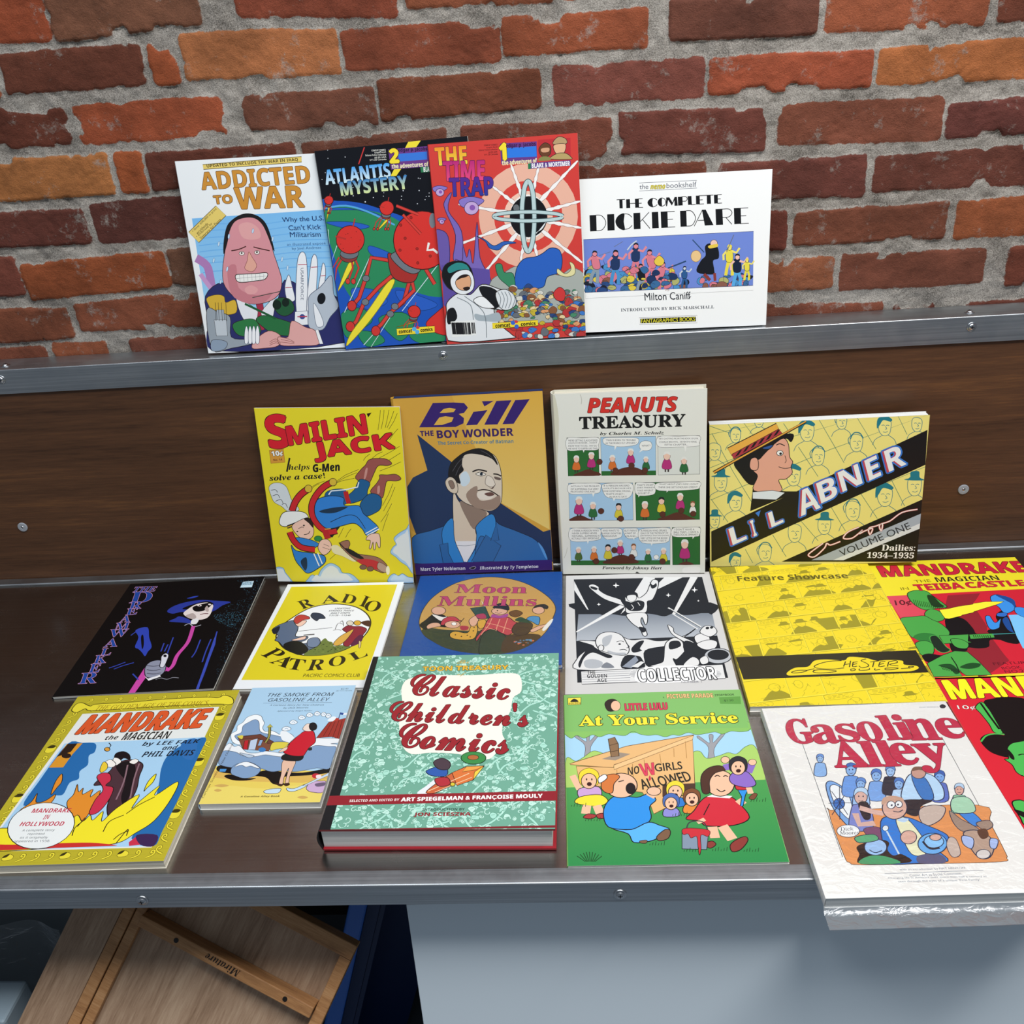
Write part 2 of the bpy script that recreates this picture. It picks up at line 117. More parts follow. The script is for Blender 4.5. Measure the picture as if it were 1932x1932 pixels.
ART['trap'] = [
 ('ink','8a4a48',4),('p','d2403a',[0,0,775,0,775,1042,0,1042]),('e','ecb6a0',[496,393,263,18,-17,264]),('e','d8453c',[496,393,182,12,-12,181]),('e','f2c8b4',[496,393,130,9,-8,130]),('e','f6f2ee',[496,393,98,7,-7,113]),('P','f6f4f2',[481,290,-2,-22,-14,-41,-16,-62,-27,-81,-30,-102,-40,-122,-43,-142,-53,-162,-61,-160,-59,-138,-50,-119,-48,-98,-39,-78,-37,-57,-27,-37,-26,-16,-16,4]),
 ('P','f6f4f2',[529,294,10,-16,11,-36,20,-52,21,-72,29,-88,31,-107,39,-124,41,-142,33,-145,24,-128,21,-110,11,-94,9,-75,-1,-58,-3,-40,-14,-23,-15,-4]),('P','f6f4f2',[568,324,30,-20,52,-48,81,-68,104,-95,132,-116,155,-142,183,-163,206,-188,200,-194,172,-174,148,-149,119,-129,96,-103,66,-83,43,-57,12,-38,-11,-11]),
 ('P','f6f4f2',[590,376,24,0,46,-10,70,-10,92,-19,116,-20,138,-29,162,-31,185,-38,183,-47,159,-46,136,-39,112,-38,90,-31,65,-31,43,-23,18,-23,-4,-15]),('P','f6f4f2',[585,428,22,10,47,11,70,21,95,22,117,31,142,33,165,42,189,44,191,36,169,27,145,24,122,14,98,10,75,0,51,-2,29,-13,4,-15]),
 ('P','f6f4f2',[558,472,23,25,52,44,76,70,105,89,129,114,158,134,182,159,211,179,217,173,193,147,165,126,142,100,113,80,90,54,62,34,40,8,11,-12]),('P','f6f4f2',[503,498,-1,17,7,31,7,47,15,62,15,78,22,93,23,109,30,124,39,122,39,106,33,91,34,74,27,60,29,43,22,28,24,12,16,-2]),
 ('P','f6f4f2',[465,494,-8,13,-7,30,-15,43,-14,59,-21,73,-21,89,-28,104,-28,120,-19,122,-12,108,-11,92,-2,78,-2,62,7,49,7,33,17,20,16,4]),('P','f6f4f2',[426,466,-29,23,-50,52,-78,75,-101,104,-129,128,-152,157,-180,181,-203,210,-196,216,-168,192,-144,164,-115,141,-92,112,-62,90,-40,62,-10,40,12,11]),
 ('P','f6f4f2',[403,418,-40,7,-77,23,-116,30,-154,46,-193,54,-231,69,-271,77,-309,92,-307,100,-267,92,-228,79,-188,72,-150,57,-110,51,-73,36,-33,30,5,15]),('P','f6f4f2',[406,360,-33,-12,-68,-15,-102,-26,-137,-30,-170,-41,-206,-45,-239,-56,-274,-60,-276,-52,-243,-41,-208,-35,-175,-24,-140,-18,-107,-6,-72,-2,-39,11,-4,15]),
 ('P','f6f4f2',[434,314,-11,-14,-28,-22,-39,-36,-56,-44,-68,-58,-84,-67,-96,-80,-112,-89,-118,-83,-107,-69,-91,-60,-80,-45,-64,-36,-54,-21,-38,-12,-27,3,-10,12]),('e','121216',[498,393,100,7,-7,104]),('b','e8f0f2',[514,481,49,-19,74,-56,32,-13,7,12]),('e','6a7074',[436,344,16,1,-1,18]),
 ('l','3f5558',68,[529,393,-3,39,-8,77,-14,110,-21,138,-29,159,-37,172,-45,177,-52,171,-58,157,-63,135,-66,107,-68,73,-68,35,-66,-5,-63,-44,-58,-81,-51,-113,-45,-141,-37,-161,-29,-173,-22,-177,-15,-172,-9,-159,-4,-138,0,-110,1,-77,1,-39,0,0],1),
 ('l','bcd4d6',50,[529,393,-3,39,-8,77,-14,110,-21,138,-29,159,-37,172,-45,177,-52,171,-58,157,-63,135,-66,107,-68,73,-68,35,-66,-5,-63,-44,-58,-81,-51,-113,-45,-141,-37,-161,-29,-173,-22,-177,-15,-172,-9,-159,-4,-138,0,-110,1,-77,1,-39,0,0],1),
 ('l','3f5558',54,[678,403,-5,5,-18,9,-40,11,-70,13,-104,13,-143,12,-184,10,-224,7,-263,2,-297,-3,-326,-8,-347,-14,-360,-20,-365,-25,-360,-30,-346,-34,-324,-36,-294,-38,-260,-38,-221,-37,-180,-35,-140,-32,-102,-27,-68,-22,-39,-17,-18,-11,-4,-5,0,0],1),
 ('l','bcd4d6',38,[678,403,-5,5,-18,9,-40,11,-70,13,-104,13,-143,12,-184,10,-224,7,-263,2,-297,-3,-326,-8,-347,-14,-360,-20,-365,-25,-360,-30,-346,-34,-324,-36,-294,-38,-260,-38,-221,-37,-180,-35,-140,-32,-102,-27,-68,-22,-39,-17,-18,-11,-4,-5,0,0],1),('b','6b5aa8',[-11,445,34,-17,71,21,67,144,39,173,13,187],('3a2a5a',9)),
 ('b','7a68b8',[58,284,43,-42,15,46,76,156,66,310,18,298,42,176,-1,45],('3a2a5a',9)),('b','7a68b8',[124,594,11,-77,26,-14,46,-60,59,19,98,-194,98,-10,148,119,66,130,-36,-3],('3a2a5a',9)),('p','5f4fa0',[9,609,260,41,259,152,21,249,-9,215]),('b','8a78c8',[2,212,36,-8,78,5,48,22,9,21],('3a2a5a',7)),('e','c4a8d8',[38,238,22,2,-2,19],('3a2a5a',7)),('e','8a5ab0',[41,236,9,1,-1,8]),
 ('b','8a78c8',[136,284,61,-14,133,9,84,38,16,36],('3a2a5a',7)),('e','c4a8d8',[198,328,38,2,-3,33],('3a2a5a',7)),('e','8a5ab0',[203,326,15,1,-1,14]),('b','8a78c8',[11,370,23,-5,48,3,30,14,6,13],('3a2a5a',7)),('e','c4a8d8',[33,386,13,1,-1,12],('3a2a5a',7)),('e','8a5ab0',[35,385,5,0,0,5]),('b','2f62b8',[212,472,46,22,91,56,148,37,212,49,147,56,113,80,66,66,45,30],('14284a',7)),
 ('b','aab0aa',[263,728,85,-57,160,-84,221,-24,303,-58,382,-22,456,-56,525,-4,524,130,516,226,9,194],('5a6260',7)),('b','2b62c0',[403,754,11,-94,55,-146,119,-154,160,-170,202,-194,249,-180,262,-124,243,-64,177,-44,150,9,61,12],('14284a',9)),('b','e4dca4',[639,670,38,30,71,9,65,-30,89,-13,90,34,45,47,-2,28],('5a5a34',7)),('b','3c8a64',[303,629,33,-2,45,42,93,53,95,140,49,105,11,63],('1a3a2a',7)),
 ('crowd',11,170,['e0a070','c8b43c','3f7ac8','b83a3a','6a7078','e8d0a0','4a8a6a','8a5a3a','d8d8d0','2f4a80'],[307,787,109,-41,253,-7,334,-10,438,21,475,87,470,253,106,243,-4,162,-4,56],52,'221c1c'),('b','cf3a3a',[608,799,34,-30,64,-4,54,43,14,37],('2a2320',7)),('b','e4e8ec',[22,809,66,-44,130,-32,200,-83,288,-53,366,-17,375,40,311,65,254,57,281,140,343,201,333,221,-16,212,-10,56],('2a2320',11)),
 ('b','17181c',[205,741,57,3,103,38,106,103,55,120,19,57],('2a2320',7)),('b','dfe4e8',[292,778,58,-16,104,23,105,71,58,96,18,78],('2a2320',9)),('l','7a8288',9,[304,771,14,41,-1,90],1),('l','7a8288',9,[324,772,13,41,-3,90],1),('l','7a8288',9,[343,774,13,40,-4,89],1),('l','7a8288',9,[363,775,13,41,-6,89],1),('l','7a8288',9,[382,776,14,41,-7,90],1),('b','17181c',[17,857,39,-13,50,44,-3,74]),
 ('b','a8b4bc',[168,883,57,12,132,1,136,49,54,44,5,33]),('b','f2f4f6',[166,810,51,-20,97,22,111,48,46,40],('2a2320',9)),('l','6a747c',9,[78,788,70,45,79,127],1),('l','6a747c',9,[119,783,99,95,104,235],1),('b','14161a',[7,672,22,-61,81,-78,136,-66,165,-20,163,50,107,79,34,66],('2a2320',9)),('b','2f8a88',[44,627,51,-24,102,-9,115,31,64,13,5,28]),
 ('b','e8ecf0',[50,691,40,-41,106,-45,130,8,117,63,62,84,11,56],('2a2320',9)),('b','e0a880',[78,701,35,-30,76,-27,84,13,65,48,28,49,5,32],('2a2320',7)),('b','2a1c18',[82,697,31,-27,72,-25,54,-15,26,-10]),('b','2a1c18',[115,739,29,-6,39,6,15,17]),('t','THE','f0902c',[32,18,196,20,31,104],'b',{'ol': ('3a1a40',5),'off': 0.02,'g2': 'f0d840'}),
 ('t','TIME','b82a78',[69,88,286,98,64,182],'b',{'ol': ('3a1a40',5),'off': 0.02,'g2': 'e84a80'}),('t','TRAP','5a2a90',[94,172,323,180,91,261],'b',{'ol': ('2a1440',5),'off': 0.02,'g2': '2f3a9a'}),('p','6a3a86',[374,22,190,3,187,103,-2,100]),('p','2f7ae0',[406,46,154,2,154,52,0,48]),('t','1','f6e03a',[370,23,401,24,369,100],'b',{'ol': ('3a2a10',5),'off': 0.06}),
 ('t','edgar p. jacobs','241438',[404,25,558,26,404,50],'b'),('t','the adventures of','f4e8b8',[377,104,559,105,377,128],'b',{'off': 0.02}),('p','5a3a86',[525,126,208,2,209,28,0,29]),('p','2c7a50',[512,128,15,1,13,28,-1,28]),('t','BLAKE & MORTIMER','f6f6f6',[531,130,730,132,531,152],'b',{'off': 0.02}),('p','c03038',[570,18,168,2,165,105,-2,102]),
 ('b','b89a70',[645,41,29,-29,66,-20,74,4,34,9],('2a2320',7)),('b','e4b48c',[652,49,58,-1,52,39,24,52,2,32],('2a2320',7)),('b','b8a068',[630,115,32,-23,78,-23,106,-3,104,9],('2a2320',7)),('b','6a4028',[575,58,29,-23,58,-7,56,32,24,48,2,28],('2a2320',7)),('b','d8a480',[586,62,39,-1,36,17,3,17]),('b','8a8a50',[568,119,16,-18,54,-15,61,1]),('t','COMCAT COMICS','501818',[290,21,360,22,290,29],'b'),
 ('t','Graphic Novel','501818',[302,33,359,33,302,42],'b'),('t','Science Fiction Collection','501818',[260,42,359,44,260,50],'b'),('t','$6.95 USA','501818',[311,56,357,56,311,65],'b'),('t','$11.25 Canada','501818',[288,66,358,67,288,75],'b'),('p','eef0ee',[30,917,135,0,136,83,0,87]),('l','1c1c20',27,[38,922,1,66]),('l','1c1c20',27,[48,923,1,66]),('l','1c1c20',14,[57,924,1,66]),
 ('l','1c1c20',18,[62,924,1,66]),('l','1c1c20',20,[69,924,1,66]),('l','1c1c20',21,[76,925,1,66]),('l','1c1c20',25,[84,925,1,66]),('l','1c1c20',22,[93,926,1,66]),('l','1c1c20',16,[101,926,1,66]),('l','1c1c20',16,[109,927,1,66]),('l','1c1c20',11,[115,927,1,66]),('l','1c1c20',12,[123,928,1,66]),('l','1c1c20',11,[128,928,1,66]),('l','1c1c20',18,[134,928,0,66]),('l','1c1c20',14,[146,929,0,61]),
 ('l','1c1c20',14,[152,930,1,60]),('l','1c1c20',14,[160,930,1,61]),('p','f4dc34',[261,940,253,-2,253,29,-1,31],('2a2320',4)),('t','comcat','141414',[277,947,359,946,277,967],'b',{'off': 0.03}),('t','comics','141414',[419,946,500,945,419,966],'b',{'off': 0.03}),('e','3a6ad0',[376,945,13,1,-1,12]),('e','3a6ad0',[394,967,12,1,-1,12]),('e','d84040',[394,940,10,1,0,8]),
]
ART['dickie'] = [
 ('ink','121316',5),('p','f5f6f5',[0,0,1079,0,1079,803,0,803]),('l','5a6070',5,[389,34,301,2]),('l','5a6070',5,[389,74,302,0]),('t','the','4a5060',[391,41,437,42,391,65],'n'),('t','nemo','d8c838',[449,48,526,49,448,68],'bi',{'ol': ('6a6428',3)}),('t','bookshelf','4a5060',[532,41,688,42,532,67],'n'),('l','121316',9,[270,112,44,0]),('p','121316',[284,111,17,0,18,46,1,45]),
 ('p','121316',[320,112,20,0,22,45,1,45]),('l','121316',9,[340,134,29,0]),('l','121316',9,[368,112,2,45]),('p','121316',[368,112,19,0,20,45,2,45]),('l','121316',9,[384,113,23,0]),('l','121316',9,[384,135,18,0]),('l','121316',9,[385,156,24,1]),('b','121316',[460,113,-17,5,-27,18,-24,31,-14,41,2,45,-2,23]),('l','121316',9,[458,114,14,2,25,10],1),('l','121316',9,[459,157,15,-3,25,-11],1),
 ('b','121316',[507,113,-15,7,-21,22,-14,38,1,44,1,22]),('l','121316',9,[507,114,15,6,22,21,17,36,1,43],1),('p','121316',[531,113,16,0,33,26,44,0,56,0,61,44,44,44,43,17,30,42,10,13,5,44,-1,44]),('p','121316',[592,113,24,0,26,44,2,44]),('l','121316',9,[611,114,22,0,30,10,23,22,1,22],1),('p','121316',[643,112,20,0,23,44,3,44]),('l','121316',9,[662,156,24,0]),('p','121316',[686,112,20,0,22,44,2,44]),
 ('l','121316',9,[702,113,24,0]),('l','121316',9,[704,134,18,0]),('l','121316',9,[704,155,25,0]),('l','121316',9,[726,113,52,0]),('p','121316',[743,112,20,0,23,44,2,44]),('p','121316',[780,112,20,0,22,44,3,44]),('l','121316',9,[797,113,24,-1]),('l','121316',9,[798,134,18,0]),('l','121316',9,[799,155,24,0]),('p','121316',[125,183,36,0,37,83,2,83]),
 ('l','121316',9,[159,184,29,4,49,28,50,53,31,77,1,80],1),('p','121316',[219,183,37,0,39,83,1,83]),('b','121316',[310,183,-30,8,-47,33,-42,58,-24,77,2,83,-3,41]),('l','121316',9,[306,185,26,3,44,19],1),('l','121316',9,[308,264,26,-4,43,-19],1),('p','121316',[358,183,36,0,38,83,2,83]),('l','121316',9,[441,183,-46,45]),('l','121316',9,[406,218,40,48]),('p','121316',[455,183,34,0,38,83,3,83]),
 ('p','121316',[502,183,36,0,39,83,4,83]),('l','121316',9,[532,185,44,0]),('l','121316',9,[534,224,33,0]),('l','121316',9,[535,264,45,0]),('p','121316',[604,184,33,0,37,81,4,81]),('l','121316',9,[636,185,28,3,47,27,48,51,32,75,4,78],1),('p','121316',[719,184,20,0,63,81,17,81]),('l','121316',9,[722,184,-42,81]),('l','121316',9,[699,237,41,0]),('p','121316',[790,184,36,0,42,81,5,81]),
 ('l','121316',9,[825,186,35,1,52,20,37,40,2,42],1),('l','121316',9,[845,228,33,37]),('p','121316',[886,184,36,0,41,81,5,81]),('l','121316',9,[916,186,45,0]),('l','121316',9,[918,225,34,0]),('l','121316',9,[921,264,46,0]),('p','7088d4',[90,306,903,0,911,281,3,279],('3a4470',5)),
 ('crowd',21,110,['d87a8a','2a4a80','4a90c8','b0b070','1c2030','8a5a4a','e0c84a','3a6a9a'],[101,459,104,-7,223,10,341,27,459,67,578,72,895,75,898,126,0,121],62,'221c1c'),('l','8a9aa8',45,[156,452,-26,46,-33,85]),('l','8a9aa8',45,[162,452,1,42,-2,87]),('B','d87a8a',[130,396,34,0,48,62,10,62]),('l','e08a94',30,[161,402,25,10,45,-15]),('l','e08a94',30,[132,401,-21,20,-18,49]),
 ('E','e08a94',[149,382,13,0,0,14]),('b','1c1c22',[136,380,6,-14,22,-12,26,-2,11,-6]),('l','4a90c8',47,[255,458,-13,49,-20,90]),('l','4a90c8',47,[262,459,15,44,12,91]),('B','1f3560',[241,400,36,0,38,65,-2,64]),('l','e08a94',32,[274,407,27,10,47,-17]),('l','e08a94',32,[244,405,-22,21,-19,52]),('E','e08a94',[262,386,14,1,0,15]),('b','1c1c22',[247,383,7,-15,24,-13,28,-2,13,-6]),
 ('l','d87a8a',45,[365,421,-12,47,-18,85]),('l','d87a8a',45,[372,422,14,42,12,86]),('B','1f3560',[352,366,34,1,36,62,-2,61]),('l','e08a94',30,[382,373,26,9,45,-15]),('l','e08a94',30,[354,372,-20,19,-18,48]),('E','e08a94',[371,353,13,0,0,14]),('b','1c1c22',[357,350,7,-14,22,-12,27,-2,12,-6]),('l','d87a8a',45,[456,460,-29,46,-35,84]),('l','d87a8a',45,[462,460,-2,42,-4,86]),
 ('B','d87a8a',[425,404,34,0,53,62,16,62]),('l','e08a94',30,[456,410,25,10,44,-15]),('l','e08a94',30,[427,409,-20,20,-17,49]),('E','e08a94',[444,390,13,0,0,14]),('b','1c1c22',[430,388,7,-14,22,-13,27,-2,12,-6]),('l','8a9aa8',40,[399,523,-18,41,-24,77]),('l','8a9aa8',40,[405,524,6,37,4,77]),('B','141820',[380,473,30,1,39,56,6,55]),('l','e08a94',27,[407,479,23,9,40,-14]),
 ('l','e08a94',27,[382,478,-19,18,-16,44]),('E','e08a94',[397,461,11,0,0,13]),('b','1c1c22',[384,459,6,-13,20,-11,24,-2,11,-5]),('l','d87a8a',45,[491,525,7,48,1,87]),('l','d87a8a',45,[497,526,35,43,33,88]),('B','d87a8a',[496,470,34,1,17,61,-20,61]),('l','e08a94',30,[527,477,25,9,44,-16]),('l','e08a94',30,[498,476,-20,19,-17,49]),('E','e08a94',[515,456,13,0,0,14]),
 ('b','1c1c22',[501,454,7,-14,22,-12,27,-2,12,-6]),('l','2a5a90',30,[629,527,-7,31,-11,57]),('l','2a5a90',30,[634,527,10,28,9,58]),('B','2a5a90',[620,490,22,0,24,41,-1,40]),('l','c8d0d8',20,[640,494,17,6,30,-10]),('l','c8d0d8',20,[621,493,-13,13,-11,33]),('E','c8d0d8',[632,480,8,0,0,10]),('b','1c1c22',[623,479,4,-10,15,-9,18,-2,8,-4]),('l','e8d84a',42,[867,448,-9,44,-14,80]),
 ('l','e8d84a',42,[873,449,15,39,15,81]),('B','e8d84a',[853,396,31,1,35,58,1,58]),('l','f0e070',28,[882,402,24,10,41,-14]),('l','f0e070',28,[855,401,-18,19,-15,46]),('E','f0e070',[870,384,12,0,0,14]),('b','e8d84a',[858,381,5,-13,20,-11,24,-1,10,-5]),('l','58a8e0',45,[910,504,-10,46,-16,85]),('l','58a8e0',45,[916,504,16,42,16,86]),('B','16203a',[894,448,34,1,38,62,1,61]),
 ('l','f0c0b0',30,[925,455,25,9,43,-16]),('l','f0c0b0',30,[896,454,-19,19,-15,48]),('E','f0c0b0',[913,435,12,0,0,14]),('b','1c1c22',[899,432,6,-14,22,-12,26,-2,11,-6]),('l','e8d84a',30,[963,501,-7,31,-10,57]),('l','e8d84a',30,[968,502,10,28,10,57]),('B','e8d84a',[953,464,22,1,25,42,1,41]),('l','f0e070',20,[973,469,17,6,29,-11]),('l','f0e070',20,[954,468,-12,13,-10,32]),
 ('E','f0e070',[965,456,8,0,0,10]),('b','e8d84a',[956,454,4,-10,14,-8,17,-2,8,-4]),('l','2a4a70',17,[542,476,97,-33]),('e','e8c48a',[692,420,27,1,0,30],('8a6a3a',5)),('B','e8c84a',[468,435,27,-27,54,-3,45,23,15,24]),('B','14161e',[740,374,23,-16,64,3,73,60,43,73,50,122,44,145,-41,129,-22,73,4,45]),('E','f0c8b4',[786,359,19,1,0,19]),('b','e8c84a',[758,369,46,-7,46,8,6,14]),
 ('l','2a4a70',13,[672,334,63,68]),('l','8a3a34',40,[737,516,33,34]),('l','8a3a34',37,[793,513,4,41]),('l','6a7080',7,[254,351,47,-25]),('l','6a7080',10,[854,407,36,-88]),('l','c8d0d8',17,[324,372,24,-28,51,-46],1),('l','7a8090',5,[171,393,62,-17]),('crowd',22,20,['e0c84a','d87a8a','1f3560','3a6a9a'],[324,469,236,11,296,89,-1,105],55,'221c1c'),('p','f5f6f5',[93,586,908,3,910,26,1,30]),
 ('l','3a4470',5,[93,585,908,2]),('t','Milton Caniff','20242c',[415,602,665,605,418,642],'n'),('l','20242c',8,[654,644,14,-14]),('t','by','8a3a3a',[530,583,553,582,531,599],'ri'),('t','INTRODUCTION BY RICK MARSCHALL','3a404a',[287,680,795,684,287,697],'s'),('p','f2f2ee',[386,735,318,-1,319,41,2,36],('8a8a90',5)),('p','141414',[393,740,303,1,305,27,1,25]),
 ('t','FANTAGRAPHICS BOOKS','e8e03a',[398,743,693,743,398,764],'n',{'off': 0.01}),
]
ART['smilin'] = [
 ('ink','1c1a1c',8),('p','e9d92c',[0,0,865,0,865,1115,0,1115]),('l','1c1a1c',6,[751,18,-7,46,-24,118]),('l','1c1a1c',6,[773,17,-9,53,-26,112]),('l','1c1a1c',6,[802,17,-14,53,-31,106]),('l','1c1a1c',6,[831,22,-24,55,-49,101]),('l','1c1a1c',6,[849,38,-23,46,-58,95]),('l','1c1a1c',6,[845,130,-25,26,-55,66]),('l','1c1a1c',6,[846,236,-55,33,-131,73]),('l','1c1a1c',6,[849,276,-55,34,-124,74]),
 ('l','1c1a1c',6,[848,330,-72,34,-133,57]),('l','1c1a1c',6,[590,377,-84,34,-141,72]),('l','1c1a1c',6,[574,397,-69,28,-126,59]),('l','1c1a1c',6,[558,432,-69,14,-110,27]),('l','1c1a1c',6,[375,449,-49,17,-93,42]),('l','1c1a1c',6,[339,466,-29,14,-55,35]),('l','1c1a1c',6,[788,466,-33,70,-76,140]),('l','1c1a1c',6,[799,487,-32,69,-83,154]),('l','1c1a1c',6,[771,592,-40,70,-78,120]),
 ('l','1c1a1c',6,[745,655,-25,57,-47,114]),('l','1c1a1c',6,[665,282,-28,20,-43,40]),('l','1c1a1c',6,[742,269,-31,13,-66,40]),('l','1c1a1c',6,[458,749,-16,29,-38,65]),('l','1c1a1c',6,[505,756,-23,29,-40,58]),('l','1c1a1c',6,[436,894,-44,30,-87,67]),('t','S','d4202e',[52,50,178,39,69,244],'b',{'ol': ('20100e',8),'off': 0.04}),
 ('t','MILIN','d4202e',[177,115,654,43,185,225],'b',{'ol': ('20100e',8),'off': 0.04}),('p','20100e',[669,38,29,-6,7,22]),('t','JACK','d4202e',[321,216,807,156,335,330],'b',{'ol': ('20100e',8),'off': 0.04}),('p','d89a3a',[57,257,87,-8,87,74,-1,81],('8a5a20',6)),('t','10¢','f6f6f0',[67,264,135,258,70,300],'b',{'ol': ('181414',5),'off': 0.03}),('t','No. 14','6a2a18',[74,311,128,307,75,324],'b'),
 ('l','1c1a1c',26,[176,304,-28,87]),('t','helps','18161a',[159,345,292,341,161,390],'si'),('t','G-Men','18161a',[309,346,473,336,312,394],'bi',{'off': 0.03}),('t','solve a case!','18161a',[32,412,377,396,34,448],'si',{'off': 0.02}),('b','d4dce2',[23,491,31,-28,79,-28,110,-4,124,45,133,81,169,130,159,151,97,152,66,123,22,95,7,53],('1c1a1c',6)),('l','1c1a1c',8,[34,508,28,-3,40,14],1),
 ('l','1c1a1c',8,[40,544,32,-8,43,14],1),('l','1c1a1c',8,[53,579,35,-11,46,14],1),('l','1c1a1c',8,[91,600,22,-7,32,21],1),('B','9a544e',[564,432,39,-55,68,-82,91,-113,132,-123,197,-119,228,-92,200,-79,147,-79,117,-34,92,14,70,34]),('B','9a544e',[647,515,41,-49,64,-83,66,-104,112,-104,165,-107,193,-80,162,-66,109,-66,93,-28,70,41,34,28]),('b','c89088',[630,377,14,-7,2,41,-17,69]),
 ('b','c89088',[693,487,14,-7,10,35,-4,42]),('b','1c5c92',[550,504,40,-65,98,-45,81,4,63,53,-35,88,-58,53],('10202c',8)),('b','1c5c92',[575,599,67,-70,132,-49,126,21,83,56,27,71],('10202c',8)),('b','1c5c92',[374,522,56,-21,122,-14,128,63,72,77,-6,49],('10202c',6)),('l','e8eef2',18,[389,536,19,-24,108,-32,183,-49,193,-80]),
 ('b','2f80d4',[298,592,38,-35,114,-49,180,-35,182,14,270,14,292,63,329,99,378,163,305,210,276,164,231,128,162,142,77,164,11,143,-17,86],('10202c',10)),('b','15324e',[319,642,85,-22,180,-29,109,7,40,14]),('l','10202c',10,[380,713,100,-43,167,-36,214,42],1),('p','1a1c24',[347,760,91,-18,35,54,-11,40]),('l','f2f4f6',16,[591,788,79,-44]),('l','f2f4f6',16,[600,800,81,-45]),
 ('B','f0c8b8',[610,798,43,-14,69,0,66,72,55,80,44,44,33,91,23,91,24,44,6,88,-4,84,8,36,-19,30]),('l','20100e',107,[148,643,27,-57,68,-107,120,-145],1),('l','c8262e',84,[148,643,27,-57,68,-107,120,-145],1),('E','d8b83a',[268,498,23,0,-3,24]),('l','20100e',103,[421,456,-57,31,-111,87,-145,151,-147,222,-113,286,-62,322,-6,315],1),
 ('l','c8262e',80,[421,456,-57,31,-111,87,-145,151,-147,222,-113,286,-62,322,-6,315],1),('E','d8b83a',[424,456,23,0,-2,24]),('l','b82028',72,[496,515,3,35,12,77]),('b','eef0f0',[60,708,31,-54,94,-66,162,-58,186,-30,170,-8,99,14,40,36,7,28],('1c1a1c',10)),('p','1a1a1e',[105,736,137,-51,131,-29,1,22]),('l','d8a83a',18,[107,747,130,-46]),
 ('B','f0c6b6',[135,743,46,-36,111,-58,133,-15,133,43,109,79,66,83,28,58]),('b','2a1c18',[217,692,32,-7,55,36,49,58,28,29]),('l','1c1a1c',8,[175,758,22,-12,35,-8],1),('l','1c1a1c',10,[205,797,28,-7,41,-25],1),('e','1c1a1c',[212,736,6,0,-1,5]),('e','1c1a1c',[166,776,6,0,0,4]),('b','2f80d4',[154,816,88,14,141,43,125,58,66,87,8,44],('10202c',8)),('e','2c8a4a',[292,822,25,0,-2,18],('1c1a1c',6)),
 ('l','20100e',107,[117,780,20,58,64,102,146,116],1),('l','c8262e',84,[117,780,20,58,64,102,146,116],1),('l','b8222a',99,[340,764,14,58]),('l','d8a03a',16,[340,760,38,-4]),('b','2f80d4',[116,867,27,37,116,51,157,58,204,73,200,117,130,170,79,189,48,156,13,97],('10202c',10)),('b','15324e',[162,978,39,-30,39,30,21,60]),('l','f2f4f6',18,[253,922,25,85]),('l','f2f4f6',18,[278,918,21,74]),
 ('B','f0c6b6',[284,888,20,-51,63,-62,87,-30,75,14,30,44]),('l','1c1a1c',6,[322,858,34,15],1),('l','1c1a1c',6,[313,880,43,15],1),('b','e8e0b8',[369,873,36,-8,74,21,152,72,135,102,63,65,9,44]),('B','9a6a5a',[427,850,50,-18,61,7,51,44,110,73,225,94,282,152,257,197,210,183,137,146,79,110,16,44]),('b','1a1618',[451,887,41,7,111,58,103,73,37,43]),('b','c02a34',[519,967,70,-11,144,13,133,58,65,44]),
 ('b','b89a90',[660,977,48,33,32,70,-14,41],('1c1a1c',6)),('e','7a5a50',[556,1011,22,0,-2,16],('1c1a1c',6)),('e','7a5a50',[600,1022,21,0,-2,16],('1c1a1c',6)),('e','f4f0d8',[710,1032,12,0,-2,30]),('l','1c1a1c',16,[420,847,31,40]),('b','a8ccf0',[737,914,17,-37,39,-59,28,-95,65,-131,108,-156,136,-171,134,124,96,87,57,58,32,29],('4a88c0',8)),
 ('b','dfe6ea',[751,907,13,-29,31,-46,22,-74,51,-103,85,-123,106,-134,105,96,75,67,45,45,25,22]),('b','a8ccf0',[-16,1040,25,-23,60,-16,70,14,94,52,103,89,-5,98],('4a88c0',8)),('b','dfe6ea',[-6,1046,20,-17,48,-12,56,12,74,41,81,70,-3,77]),('b','a8ccf0',[202,1090,27,-23,54,-8,88,-61,148,-103,201,-77,218,-40,266,-33,302,-4,295,30,-1,38],('4a88c0',8)),
 ('b','e2e8ec',[234,1084,21,-18,42,-6,68,-47,116,-80,157,-60,170,-31,208,-25,235,-2,230,24,-1,30]),('b','a8ccf0',[716,1076,30,-22,56,-8,85,-23,118,-1,155,6,153,36,-2,38],('4a88c0',8)),('b','c4dcf2',[733,1077,23,-17,43,-6,66,-18,91,-1,121,5,119,28,-3,29]),
]
